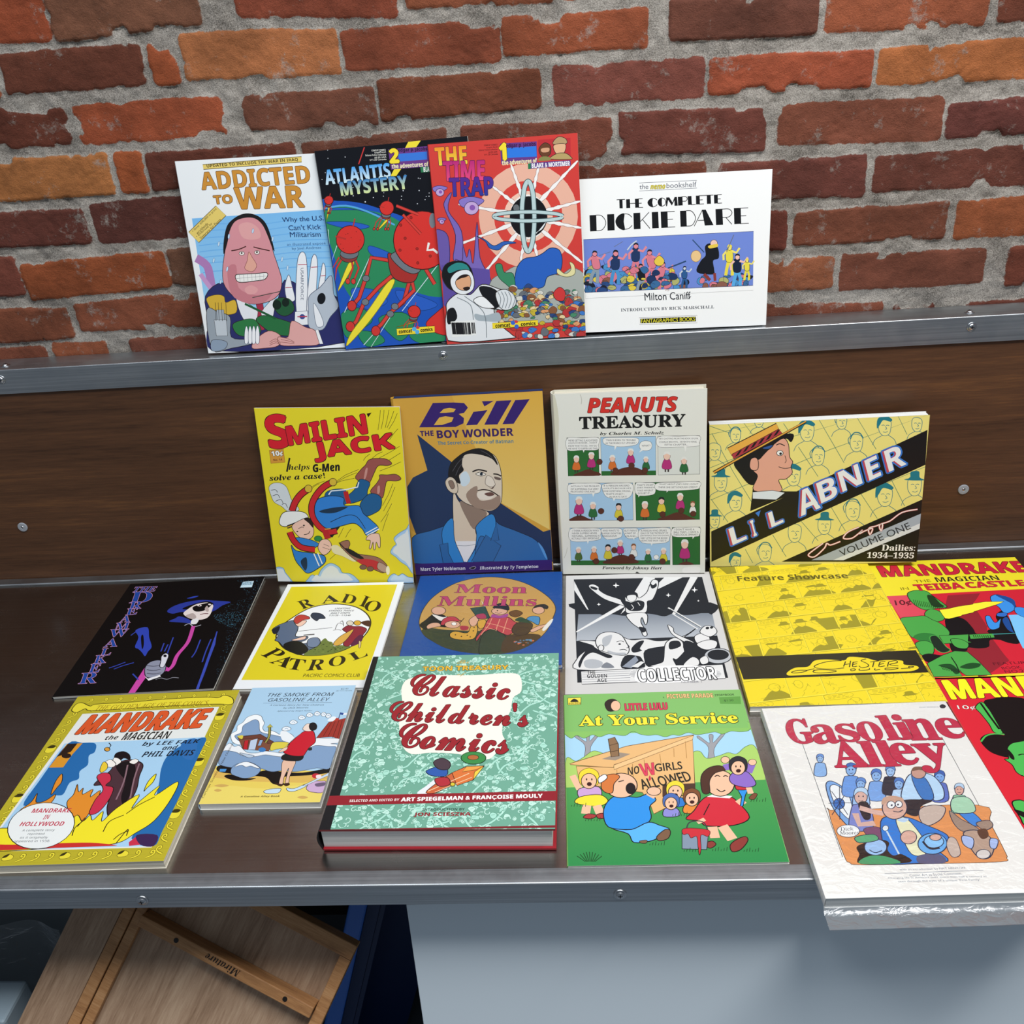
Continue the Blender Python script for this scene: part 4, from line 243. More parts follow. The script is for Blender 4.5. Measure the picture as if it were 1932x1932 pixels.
 ('l','1f7a8a',8,[660,646,9,16,0,19],1),('l','1f7a8a',8,[648,680,16,4,28,-2],1),('b','1f7a8a',[602,609,30,-11,34,-43,75,-45,81,-9,110,6,54,7]),('l','1f7a8a',8,[644,705,-37,23,-51,59],1),('l','1f7a8a',8,[678,702,37,30,49,62],1),('B','f2e68c',[776,512,33,-14,70,7,76,52,65,102,28,110,0,68]),('l','1f7a8a',8,[819,551,11,-4,20,2],1),('l','1f7a8a',8,[791,550,10,-4,19,0],1),
 ('l','1f7a8a',8,[816,556,9,18,-1,22],1),('l','1f7a8a',8,[802,595,18,5,31,-3],1),('l','1f7a8a',15,[772,532,20,-42,57,-41,81,-3],1),('l','1f7a8a',10,[768,570,-9,-39,15,-73],1),('l','1f7a8a',8,[798,622,-42,26,-57,66],1),('l','1f7a8a',8,[836,620,42,32,56,68],1),('B','f2e68c',[946,425,34,-15,72,7,79,52,68,104,30,112,1,69]),('l','1f7a8a',8,[990,464,12,-4,22,3],1),
 ('l','1f7a8a',8,[962,463,11,-3,20,1],1),('l','1f7a8a',8,[987,470,10,18,0,22],1),('l','1f7a8a',8,[974,509,18,5,32,-3],1),('b','1f7a8a',[934,484,1,-70,44,-95,92,-64,83,-47,38,-60,18,-25]),('l','1f7a8a',8,[971,537,-43,27,-58,67],1),('l','1f7a8a',8,[1009,534,43,34,58,71],1),('B','f2e68c',[1106,374,31,-13,66,7,72,48,63,95,28,103,1,64]),('l','1f7a8a',8,[1147,410,11,-3,19,3],1),
 ('l','1f7a8a',8,[1121,409,9,-3,18,1],1),('l','1f7a8a',8,[1144,416,9,16,0,20],1),('l','1f7a8a',8,[1132,452,17,4,29,-3],1),('b','1f7a8a',[1082,377,31,-11,33,-45,76,-47,84,-9,115,7,56,8]),('l','1f7a8a',8,[1130,477,-39,24,-52,61],1),('l','1f7a8a',8,[1165,475,39,30,53,64],1),('p','141414',[8,666,1176,-580,1184,-374,0,202]),('p','141414',[233,542,13,-140,201,-118,271,-115]),
 ('p','141414',[421,878,773,-375,785,21]),('p','aab4c2',[592,873,608,-282,613,-187,184,5]),('p','dfe3e8',[716,876,488,-224,489,-190,60,2]),('b','141414',[140,229,96,-71,164,-113,272,-152,326,-150,314,-106,286,-129,232,-95,178,-53,166,-8,131,5,140,97,126,142,84,141,35,77],('1c1a1c',6)),
 ('b','e6a890',[305,191,54,-58,107,-92,135,-54,144,21,162,52,153,81,161,120,127,156,86,162,101,232,-52,222,-33,135,-54,103,-75,72,-62,27,-27,29],('1c1a1c',10)),('b','141414',[290,145,68,-19,56,10,15,31]),('b','2f5aa0',[298,153,54,-16,34,5]),('b','e6a890',[227,263,6,-45,33,-55,48,-29,45,17,17,23],('1c1a1c',10)),('l','1c1a1c',13,[372,138,21,-7,48,6],1),
 ('e','f4f4f0',[394,187,18,1,0,16],('1c1a1c',8)),('e','1c1a1c',[398,191,7,0,0,8]),('l','1c1a1c',10,[389,270,35,12,72,6],1),('l','1c1a1c',8,[422,203,8,31,1,45],1),('p','dfe8f0',[246,421,112,-6,182,11,134,54,0,43],('1c1a1c',8)),('p','edb04a',[101,144,269,-136,286,-98,24,46],('1c1a1c',13)),('p','b03a44',[125,183,259,-141,280,-114,11,30],('1c1a1c',8)),('p','1c1416',[143,200,21,-12,41,-45,23,-36]),
 ('p','1c1416',[186,177,20,-12,40,-45,22,-36]),('p','1c1416',[228,154,21,-12,41,-44,22,-36]),('p','1c1416',[270,132,21,-12,41,-44,22,-36]),('p','1c1416',[312,109,21,-11,40,-44,22,-36]),('p','1c1416',[354,87,20,-12,40,-44,22,-36]),('p','e8a840',[19,284,511,-289,515,-274,9,12],('1c1a1c',13)),('t','L','2f6ac8',[100,657,191,614,125,763],'b',{'ol': ('3a80dc',11),'off': 0.045}),
 ('t','L','c04a5a',[100,657,187,614,122,763],'b',{'off': 0.01}),('t','L','eef0f2',[108,654,191,614,134,760],'b'),('t','I','2f6ac8',[224,609,249,597,249,710],'b',{'ol': ('3a80dc',11),'off': 0.045}),('t','I','c04a5a',[224,609,245,597,246,710],'b',{'off': 0.01}),('t','I','eef0f2',[232,606,249,597,257,708],'b'),('t','L','2f6ac8',[326,561,402,525,349,654],'b',{'ol': ('3a80dc',11),'off': 0.045}),
 ('t','L','c04a5a',[326,561,398,525,346,654],'b',{'off': 0.01}),('t','L','eef0f2',[334,558,402,525,358,651],'b'),('p','3a80dc',[262,555,31,-17,20,24]),('t','A','2f6ac8',[476,441,594,386,516,588],'b',{'ol': ('3a80dc',11),'off': 0.045}),('t','A','c04a5a',[476,441,590,386,513,588],'b',{'off': 0.01}),('t','A','eef0f2',[485,438,594,386,524,585],'b'),
 ('t','B','2f6ac8',[592,384,693,337,626,510],'b',{'ol': ('3a80dc',11),'off': 0.045}),('t','B','c04a5a',[592,384,689,337,624,510],'b',{'off': 0.01}),('t','B','eef0f2',[600,382,693,337,635,507],'b'),('t','N','2f6ac8',[708,322,823,269,743,443],'b',{'ol': ('3a80dc',11),'off': 0.045}),('t','N','c04a5a',[708,322,819,269,740,443],'b',{'off': 0.01}),('t','N','eef0f2',[716,320,823,269,751,440],'b'),
 ('t','E','2f6ac8',[850,256,921,222,886,378],'b',{'ol': ('3a80dc',11),'off': 0.045}),('t','E','c04a5a',[850,256,917,222,883,378],'b',{'off': 0.01}),('t','E','eef0f2',[858,253,921,222,894,376],'b'),('t','R','2f6ac8',[952,204,1051,158,990,330],'b',{'ol': ('3a80dc',11),'off': 0.045}),('t','R','c04a5a',[952,204,1047,158,987,330],'b',{'off': 0.01}),('t','R','eef0f2',[960,202,1051,158,998,327],'b'),
 ('l','d86a6a',27,[655,763,-47,39,-82,75,-46,88,9,32,21,1,43,13,98,-9],1),('l','f6eeee',15,[655,763,-47,39,-82,75,-46,88,9,32,21,1,43,13,98,-9],1),('l','d86a6a',27,[852,665,-60,30,-83,69,-37,71,2,40,22,17,3,44,36,25,77,11,65,50,56,10,96,-4,130,-15,126,28,116,-11,170,-33,234,-85,317,-102],1),
 ('l','f6eeee',15,[852,665,-60,30,-83,69,-37,71,2,40,22,17,3,44,36,25,77,11,65,50,56,10,96,-4,130,-15,126,28,116,-11,170,-33,234,-85,317,-102],1),('t','VOLUME ONE','2a2e36',[745,814,1124,643,765,855],'n'),('t','Dailies:','f4f4f2',[989,781,1176,788,988,821],'s',{'off': 0.01}),('t','1934–1935','f4f4f2',[910,827,1173,838,908,866],'s',{'off': 0.01}),
]
ART['dream'] = [
 ('ink','101018',11),('p','09090b',[0,0,870,0,870,1112,0,1112]),('crowd',31,700,['1c2c38','2a4456','3c6a80','16222c'],[692,20,174,-2,178,544,188,920,180,1070,110,786,84,535,-28,416,42,260,133,217],6,None),('crowd',32,250,['4a88a0','35607a'],[657,410,151,-22,212,46,155,148,29,52],5,None),('p','09090b',[624,468,66,7,138,62,174,136,193,251,220,570,179,645,88,457]),
 ('b','2a3a9a',[356,343,18,-49,78,-87,169,-105,269,-88,371,-64,330,-30,289,29,194,45,98,16,45,30]),('b','09090b',[443,327,51,-46,124,-71,175,-47,175,-21,98,9]),('b','2f44b0',[434,210,38,-20,68,-20,38,1]),('b','e8dcd8',[468,380,13,-50,48,-97,110,-110,156,-80,167,-34,171,22,159,62,117,75,57,54]),('b','09090b',[504,314,43,-28,104,-41,109,-2,80,46,30,47]),('e','e8dcd8',[540,298,15,2,3,10]),
 ('e','09090b',[541,298,4,0,2,6]),('e','e8dcd8',[602,294,9,1,3,9]),('b','b8a8a4',[586,341,5,-35,31,18,24,33]),('l','6a2a3a',17,[575,400,23,-8,50,-5],1),('b','b8a8a4',[489,402,37,-22,71,19,64,42,31,30]),('b','2a3a9a',[407,454,26,-28,48,-48,119,-7,145,32,85,20]),('b','e6e4e6',[544,448,38,-2,39,47,6,44]),('l','b8b8c4',14,[516,506,24,-16,62,18,100,4],1),
 ('l','c848a4',56,[573,518,19,158,-2,278,4,374,-14,420],1),('l','c848a4',89,[558,932,-46,-35],1),('p','c848a4',[421,900,47,4,27,220,-9,218]),('b','2f44b0',[231,526,62,-23,110,81,159,176,154,220,153,264,123,228,89,192,59,167,45,75]),('b','09090b',[291,602,5,-22,44,73,50,118]),('l','3344a8',19,[734,586,23,183,42,375,50,526],1),('l','3344a8',19,[659,660,8,112,2,166],1),
 ('l','3344a8',19,[721,660,5,117,15,215],1),('l','3344a8',19,[488,621,16,136,24,181],1),('l','3344a8',19,[480,688,3,67],1),('l','3344a8',19,[452,674,10,79],1),('l','3344a8',19,[293,503,-44,25,-71,75],1),('l','3344a8',19,[341,845,-52,22,-94,50],1),('l','3344a8',19,[290,836,-42,28,-75,46],1),('l','3344a8',19,[426,1002,-53,-55],1),('p','3a4cb0',[737,655,0,-57,24,59,45,387,54,469,38,467,29,336]),
 ('B','8c90a4',[424,900,11,-52,60,-64,108,-22,124,42,105,81,70,93,31,75]),('l','2a2a36',11,[426,879,44,10,81,3],1),('l','2a2a36',11,[440,917,43,10,80,3],1),('l','2a2a36',11,[452,949,43,10,80,3],1),('p','e8e8ec',[445,969,31,28,87,2,98,15,41,47]),('B','d8d8e2',[481,799,15,-26,38,-8,46,36,48,99,25,97,12,44]),('e','101018',[501,798,10,1,4,12]),
 ('t','THE','1d3f90',[48,39,196,48,44,96],'s',{'ol': ('e8a4c4',4)}),('t','D','1f479c',[54,101,189,104,76,226],'s',{'ol': ('e8a4c4',5)}),('t','R','1f479c',[85,216,162,213,99,298],'s',{'ol': ('e8a4c4',5)}),('t','E','1f479c',[93,289,159,286,106,360],'s',{'ol': ('e8a4c4',5)}),('t','A','1f479c',[85,360,145,356,98,436],'s',{'ol': ('e8a4c4',5)}),
 ('t','M','1f479c',[84,440,166,439,97,514],'s',{'ol': ('e8a4c4',5)}),('t','W','1f479c',[75,506,184,507,90,584],'s',{'ol': ('e8a4c4',5)}),('t','A','1f479c',[86,601,164,599,101,682],'s',{'ol': ('e8a4c4',5)}),('t','L','1f479c',[102,696,160,693,114,762],'s',{'ol': ('e8a4c4',5)}),('t','K','1f479c',[92,758,161,756,106,833],'s',{'ol': ('e8a4c4',5)}),
 ('t','E','1f479c',[96,838,156,834,111,918],'s',{'ol': ('e8a4c4',5)}),('t','R','1f479c',[79,917,176,917,97,1010],'s',{'ol': ('e8a4c4',5)}),('p','cfeaf6',[743,53,69,-3,75,70,0,66]),('t','MARVEL','2a6a8a',[740,58,810,58,741,78],'b'),('t','GRAPHIC','2a6a8a',[742,80,812,80,742,95],'b'),('l','8a8a94',11,[522,1009,26,-11,63,3,91,-9,126,-3],1),
]
ART['radio'] = [
 ('ink','141216',9),('p','e9edf1',[0,0,736,0,736,1014,0,1014]),('p','dccc28',[30,30,670,-2,665,921,-10,909]),('b','eef1f3',[593,368,26,70,25,148,1,222,-35,286,-86,330,-147,355,-211,365,-289,363,-359,336,-422,294,-467,238,-502,180,-502,84,-469,16,-423,-54,-371,-104,-294,-133,-210,-135,-120,-111,-49,-62],('3a3418',20)),
 ('b','6a7a3a',[303,728,21,-44,57,-79,67,-125,83,-153,108,-124,133,-114,153,-77,191,-85,244,-75,255,-74,194,-26,133,-2,68,6]),('crowd',41,50,['4a5a26','7a8a40','26301a','5a6a30'],[317,720,56,-108,85,-126,139,-69,230,-67,179,-23,86,9],14,None),
 ('b','5a6a84',[49,490,21,-48,59,-77,101,-96,140,-45,154,4,159,62,228,64,227,101,189,128,241,129,291,84,318,122,311,159,255,203,176,201,119,163,77,116,47,96,51,49],('141216',11)),('b','20242e',[49,490,15,-29,36,-38,42,20,24,39]),('b','14161a',[160,625,38,-27,98,-16,159,59,120,103,68,77,18,42]),('B','6f809a',[291,582,48,-13,77,35,60,76,12,65]),('B','f0c8b4',[162,415,24,-19,68,-13,56,31,30,40]),
 ('B','b83a3a',[152,400,2,-46,30,-63,77,-43,90,-18,57,-9,40,16,26,30]),('B','f0c8b4',[195,589,29,-18,71,-36,73,-7,25,5]),('l','141216',22,[251,543,62,-7]),('l','141216',9,[208,504,193,-31]),('B','2a3648',[244,357,0,-35,30,-35,64,-18,92,23,58,27,45,47]),('l','141216',9,[422,491,4,-59,36,-48],1),('l','141216',9,[435,423,11,-15,30,40],1),('l','141216',9,[413,500,28,-4,47,2],1),
 ('B','8a2434',[465,487,24,-33,61,-22,102,-21,143,9,133,66,139,94,103,84,76,166,38,147,47,63,7,15]),('B','d8a84a',[446,632,18,-64,53,-110,87,-138,65,-35,32,15]),('E','d8d0c0',[496,432,21,1,6,24]),('E','d8a83a',[539,431,21,1,5,24]),('b','4a2a20',[558,427,21,-15,50,-14,62,41,30,30]),('b','5a2040',[575,552,25,10,26,66,-11,102,-27,83]),('b','d8c08a',[587,608,14,10,21,56,13,60],('141216',7)),
 ('t','R','2a2210',[112,199,177,161,171,281],'s'),('t','A','2a2210',[245,144,352,122,274,226],'s'),('t','D','2a2210',[390,119,480,148,384,211],'s'),('t','I','2a2210',[518,142,561,166,508,251],'s'),('t','O','2a2210',[550,193,648,218,540,302],'s'),('t','P','2a2210',[123,654,204,706,57,723],'s'),('t','A','2a2210',[176,716,288,770,126,790],'s'),('t','T','2a2210',[238,755,332,773,239,849],'s'),
 ('t','R','2a2210',[356,772,445,767,356,866],'s'),('t','O','2a2210',[456,751,544,732,469,840],'s'),('t','L','2a2210',[550,727,627,682,595,786],'s'),('t','LIGHTING','4a4e56',[368,271,464,272,368,287],'bi'),('t','STRIKES TWICE','4a4e56',[337,294,491,297,337,309],'bi'),('t','DAILY STRIPS','4a4e56',[356,318,473,320,356,334],'bi'),('t','7/31/39 – 1/13/40','4a4e56',[351,341,481,344,351,357],'bi'),
 ('t','PACIFIC COMICS CLUB','2a2210',[352,894,660,898,352,922],'n'),
]
ART['moon'] = [
 ('ink','141216',9),('p','1e4f98',[0,0,878,0,878,920,0,920]),('b','c49a56',[842,405,-13,79,-45,201,-97,290,-165,359,-248,399,-333,409,-408,401,-507,380,-598,341,-671,283,-735,216,-774,119,-782,41,-772,-49,-739,-151,-678,-244,-602,-317,-508,-357,-412,-368,-314,-351,-215,-306,-129,-235,-56,-146,-15,-71],('3a3426',11)),
 ('b','3c4430',[89,573,43,-17,147,7,316,24,337,16,392,-1,437,11,496,70,579,101,661,95,651,131,583,195,505,231,420,241,345,233,246,212,155,173,82,115,24,53]),('B','34402e',[446,618,41,-36,86,-24,123,42,142,80,104,167,30,190,-12,188,-17,73]),('b','4a3826',[585,643,164,2,160,57,87,121,9,157,-36,133]),('crowd',51,16,['c86a4a','d88a5a','5a88a8'],[599,698,69,-15,129,-3,67,48,1,27],22,None),
 ('B','26241e',[71,525,27,-48,66,-105,125,-92,178,-31,161,27,81,13,41,49]),('E','d8a88c',[161,386,42,2,5,42]),('b','e4e0d8',[125,419,30,12,73,34,95,25,67,73,21,31],('141216',6)),('B','d8a88c',[112,536,25,-28,65,-26,80,4,42,16,10,29]),('B','b8404a',[189,521,11,-49,43,-71,78,-65,104,-34,117,-24,61,-17,19,10]),('E','d8a88c',[258,529,45,2,4,35]),('e','f0ece4',[266,522,15,1,2,16],('141216',6)),
 ('l','141216',11,[297,521,23,-53],1),('b','a83a44',[305,545,46,7,43,40,9,39]),('B','d0a040',[254,618,28,-22,97,-4,113,-70,147,-68,152,-2,135,53,70,59,13,38]),('e','3a2a14',[286,629,4,0,0,5]),('e','3a2a14',[321,645,4,0,0,5]),('e','3a2a14',[353,637,4,0,0,5]),('e','3a2a14',[383,596,4,0,0,5]),('e','3a2a14',[371,652,4,0,0,5]),('e','3a2a14',[385,563,4,0,0,5]),
 ('B','d8a88c',[350,490,36,-48,55,-27,44,50,17,58]),('P','2c4a44',[345,370,85,-16,126,111,56,112]),('b','a83a58',[386,442,44,-12,60,32,20,36]),('p','e0e4e4',[402,291,31,63,22,63]),('B','d0a040',[402,502,39,-13,49,40,24,77,5,58]),('b','b8464c',[473,466,46,12,97,5,133,46,163,85,117,177,67,156,20,116,-33,152,-60,224,-68,196,-36,114,-20,38],('141216',11)),('l','e0a080',11,[455,524,52,21,144,73]),
 ('l','e0a080',11,[480,476,-12,67,-50,160]),('l','e0a080',11,[526,488,-12,76,-15,114]),('l','e0a080',11,[570,481,-12,86,-19,141]),('l','e0a080',11,[446,562,58,30]),('E','d8a88c',[518,409,46,2,2,36]),('B','26282e',[478,372,16,-25,37,-44,72,-38,92,-1,91,30,47,12]),('b','a04a90',[473,466,9,-29,50,-12,95,-30,91,4,46,12,23,6]),('e','141216',[506,403,4,0,0,6]),('l','141216',9,[493,422,23,9,40,2],1),
 ('B','6a4a2a',[578,422,39,-18,75,14,43,51,8,35]),('B','4a3a2a',[599,597,24,-65,74,-73,114,-52,105,14,73,49,24,47]),('b','2e4a34',[611,502,32,-28,73,4,96,34,34,21]),('B','4a8ab8',[678,496,27,-28,72,-16,74,42,63,60,34,30]),('E','d8a88c',[743,410,35,2,1,38]),('b','26282e',[714,389,16,-30,62,-38,85,-11,74,13,39,-13],('141216',6)),('B','d8a88c',[704,602,43,-36,87,-53,108,-81,103,-62,65,-16,12,23]),
 ('b','e0e0da',[770,595,37,-74,59,-92,43,-35,11,19]),('t','Moon','b8466c',[239,108,673,137,233,202],'s',{'ol': ('3a1a24',5)}),('t','Mullins','b8466c',[152,235,733,266,146,336],'s',{'ol': ('3a1a24',5)}),
]
ART['gac'] = [
 ('ink','22252c',13),('p','cbcac9',[0,0,861,0,861,1116,0,1116]),('p','22252c',[46,44,766,13,776,965,15,981]),('g','7a828e','aeb4bc',[71,414,749,22,746,235,-13,254]),('b','22252c',[68,381,37,-9,98,5,140,49,194,41,266,60,339,37,422,51,486,75,542,46,599,69,660,61,720,48,751,65,758,-52,1,-87]),('p','dcdcdc',[48,62,82,311,73,305,0,100]),('p','dcdcdc',[58,589,281,-255,257,-262,-1,-10]),
 ('p','dcdcdc',[310,424,160,-388,214,-373,181,-234]),('p','dcdcdc',[490,201,101,-153,208,-147,58,-31]),('p','dcdcdc',[743,51,43,8,-128,387,-146,386]),('p','dcdcdc',[476,48,57,4,29,120,-16,129]),('p','e2e2e2',[58,579,3,10,280,-229,269,-246]),('b','f0f0f0',[279,121,14,-6,19,-29,22,-6,38,5,22,9,17,29,12,10]),('b','f0f0f0',[734,193,14,-6,21,-29,22,-6,36,4,21,9,15,28,11,10]),
 ('b','f0f0f0',[581,242,11,-5,16,-23,18,-4,29,3,17,7,13,22,9,8]),('b','f0f0f0',[179,319,8,-4,11,-17,13,-4,22,2,13,5,11,16,7,5]),('b','f0f0f0',[752,309,6,-2,8,-11,9,-2,14,2,8,4,6,11,4,4]),('B','dcdcdc',[134,126,26,-23,60,8,63,44,105,97,178,146,207,180,211,102,250,70,280,94,289,140,336,86,361,6,384,-52,415,-38,405,43,368,155,336,175,331,241,309,293,213,289,204,224,157,189,91,142,37,71]),
 ('b','22252c',[317,283,37,13,61,25,99,5,134,29,116,104,55,112,27,78]),('l','dcdcdc',11,[376,330,10,33,-3,54],1),('l','dcdcdc',11,[414,310,10,33],1),('b','22252c',[346,206,38,-16,71,9,66,48,36,30,3,56]),('b','dcdcdc',[360,235,47,-1,43,52,12,62,-5,39],('22252c',9)),('B','dcdcdc',[344,426,105,-6,112,67,97,108,84,35,75,86,98,168,98,208,78,207,65,147,22,84]),('b','22252c',[404,552,35,12,36,42,12,51]),
 ('b','22252c',[147,126,38,20,31,42,3,24]),('b','22252c',[498,97,16,36,36,14,37,49,7,71]),('B','dcdcdc',[69,668,73,3,159,16,208,-41,287,2,363,-5,424,17,488,9,577,-26,642,-88,595,-35,501,48,460,66,355,100,347,210,338,254,-4,252,-9,161,31,98,83,52]),('B','dcdcdc',[162,682,16,-58,52,-87,105,-85,144,-54,164,6,178,73,158,119,108,118,58,97,18,68]),('b','aeb2b8',[200,654,31,-28,54,-28,34,50,4,68]),
 ('l','22252c',11,[275,686,23,-9,40,2],1),('l','22252c',13,[288,758,24,-4,40,6],1),('e','22252c',[291,706,7,0,0,7]),('b','aeb2b8',[226,761,44,20,90,22,89,38,44,39,4,23]),('l','22252c',11,[328,702,13,30,-2,39],1),('e','dcdcdc',[190,736,15,0,-1,26],('22252c',11)),('b','22252c',[141,720,50,49,106,88,82,106,5,56,-42,102,-65,182,-73,146,-41,55]),('b','aeb2b8',[99,849,45,-17,95,12,77,57,10,55]),
 ('b','22252c',[352,746,38,-56,72,-64,45,2,55,21,9,38]),('b','22252c',[314,810,68,3,88,31,94,103,-22,104]),('p','8a92a0',[296,901,74,-89,86,-51,46,15]),('p','dcdcdc',[342,902,53,-43,69,-33,33,10]),('b','7a7f88',[187,906,29,-44,67,2]),('b','22252c',[423,777,105,-39,107,69,4,101]),
 ('B','dcdcdc',[529,734,21,-47,64,-75,99,-34,99,22,116,23,56,113,34,113,60,229,44,229,22,175,5,236,-19,200,-77,172,-93,167,-41,146,-17,120]),('b','22252c',[560,697,47,-8,53,40,-6,66]),('b','dcdcdc',[564,539,26,31,33,81,121,163,106,191,30,111,6,60],('22252c',11)),('b','22252c',[641,690,53,31,55,106,7,141,-15,85]),('b','dcdcdc',[696,654,38,-28,76,-7,74,51,40,88,5,58],('22252c',11)),
 ('b','dcdcdc',[731,606,35,-49,80,-37,90,13,51,51,13,30],('22252c',11)),('e','22252c',[775,578,10,0,-2,12]),('e','22252c',[798,574,9,0,-2,11]),('l','dcdcdc',26,[582,372,160,194]),('l','dcdcdc',20,[603,437,119,149]),('l','22252c',9,[590,388,148,183]),('b','dcdcdc',[700,721,66,-35,109,-15,90,41,33,49],('22252c',11)),('E','b4b8be',[797,827,71,2,-9,65]),('e','22252c',[799,818,55,2,-6,45]),
 ('b','dcdcdc',[617,884,47,-52,77,-24,66,21,-1,27],('22252c',9)),('b','dcdcdc',[700,851,37,-26,41,29,6,45],('22252c',9)),('p','dcdcdc',[81,934,728,-34,727,81,3,104],('22252c',11)),('l','6a6e76',7,[86,947,249,-8]),('l','6a6e76',7,[86,965,242,-8]),('l','6a6e76',7,[86,982,247,-8]),('l','6a6e76',7,[86,1002,246,-9]),('l','6a6e76',7,[86,1021,244,-8]),('l','7a7e86',7,[755,977,37,1]),
 ('l','7a7e86',7,[752,983,37,4]),('l','7a7e86',7,[746,989,35,6]),('l','7a7e86',7,[736,994,34,9]),('l','7a7e86',7,[724,1000,30,10]),('l','7a7e86',7,[708,1004,27,13]),('l','7a7e86',7,[690,1008,23,14]),('l','7a7e86',7,[669,1011,19,16]),('l','7a7e86',7,[646,1014,15,16]),('l','7a7e86',7,[622,1015,10,18]),('l','7a7e86',7,[596,1016,6,18]),('l','7a7e86',7,[570,1016,1,19]),
 ('l','7a7e86',7,[544,1015,-5,19]),('l','7a7e86',7,[518,1014,-10,18]),('l','7a7e86',7,[492,1011,-14,17]),('l','7a7e86',7,[468,1008,-18,16]),('l','7a7e86',7,[446,1004,-23,15]),('l','7a7e86',7,[426,1000,-27,13]),('l','7a7e86',7,[408,995,-30,11]),('l','7a7e86',7,[393,989,-33,9]),('l','7a7e86',7,[381,983,-35,7]),('l','7a7e86',7,[373,977,-37,4]),('l','7a7e86',7,[368,971,-38,1]),
 ('l','7a7e86',7,[366,965,-38,-1]),('l','7a7e86',7,[368,959,-37,-4]),('l','7a7e86',7,[374,953,-36,-7]),('l','7a7e86',7,[384,947,-35,-9]),('l','7a7e86',7,[396,942,-32,-11]),('l','7a7e86',7,[412,938,-29,-14]),('l','7a7e86',7,[431,934,-25,-16]),('l','7a7e86',7,[452,930,-21,-16]),('l','7a7e86',7,[475,928,-16,-18]),('l','7a7e86',7,[500,926,-11,-19]),('l','7a7e86',7,[526,925,-6,-19]),
 ('l','7a7e86',7,[552,925,0,-19]),('l','7a7e86',7,[579,926,5,-19]),('l','7a7e86',7,[606,928,10,-19]),('l','7a7e86',7,[631,930,15,-18]),('l','7a7e86',7,[655,934,20,-17]),('l','7a7e86',7,[678,938,23,-16]),('l','7a7e86',7,[698,942,27,-13]),('l','7a7e86',7,[715,947,31,-11]),('l','7a7e86',7,[730,953,33,-9]),('l','7a7e86',7,[741,959,36,-7]),('l','7a7e86',7,[749,965,37,-4]),
 ('l','7a7e86',7,[754,971,37,-1]),('b','f0f0f0',[353,999,21,-69,72,-89,155,-96,265,-97,372,-84,417,-56,403,4,331,27,142,43,25,35]),('t','THE','26282e',[112,930,154,930,112,959],'b'),('t','GOLDEN','26282e',[111,962,213,960,112,990],'b'),('t','AGE','26282e',[162,997,211,995,162,1024],'b'),('t','COLLECTOR','f2f2f2',[371,926,763,916,374,1030],'b',{'ol': ('26282e',13)}),
 ('t','NUMBER 1','8a8a90',[585,1030,686,1030,585,1044],'n'),
]
ART['chester'] = [
 ('p','e8d02c',[0,0,920,0,920,1270,0,1270]),('f','strip_pattern',12),('p','2a261c',[0,882,910,-13,910,167,7,183]),('b','e8d02c',[232,1018,46,-34,112,-41,155,-87,221,-94,301,-82,335,-110,414,-96,458,-72,516,-75,583,-66,582,-35,637,-22,640,-1,599,18,536,20,348,21,160,23,32,27,-4,23]),('l','2a261c',13,[520,938,-64,2,-128,25,-146,45,-118,59,-56,65,-3,57],1),
 ('l','2a261c',13,[362,1009,38,-4,100,4,103,15,32,22,-4,13,6,0],1),('l','2a261c',13,[251,1019,35,-14,79,-12,57,1,12,6,0,0],1),('l','2a261c',13,[330,1007,41,-11],1),('l','2a261c',13,[538,944,-21,41],1),('l','2a261c',13,[564,940,-20,51],1),('l','2a261c',13,[528,968,29,-3],1),('l','2a261c',13,[574,951,-13,36,9,34],1),('l','2a261c',13,[573,953,23,-3],1),('l','2a261c',13,[568,970,21,-4],1),
 ('l','2a261c',13,[644,928,-29,14,-10,34,-4,58,-40,71,-51,55],1),('l','2a261c',13,[656,955,46,-7],1),('l','2a261c',13,[676,954,-20,42],1),('l','2a261c',13,[706,955,-18,38,12,34],1),('l','2a261c',13,[706,957,26,-4],1),('l','2a261c',13,[697,976,23,-6],1),('l','2a261c',13,[746,959,-17,36],1),('l','2a261c',13,[747,957,37,-7,38,9,-4,23,36,35],1),('l','2a261c',13,[546,1007,19,-2,19,8,-1,13,0,0],1),
 ('l','2a261c',13,[590,1006,-4,13,41,10,48,-2],1),('l','2a261c',13,[665,1007,-5,13,22,9],1),('l','2a261c',13,[715,1008,32,-2,62,2,34,12,-3,12,0,0],1),('l','2a261c',13,[788,1015,46,-5,67,-14,43,-15,44,0],1),('t','Feature Showcase','5a5214',[138,106,770,115,137,164],'b',{'off': 0.005}),
]
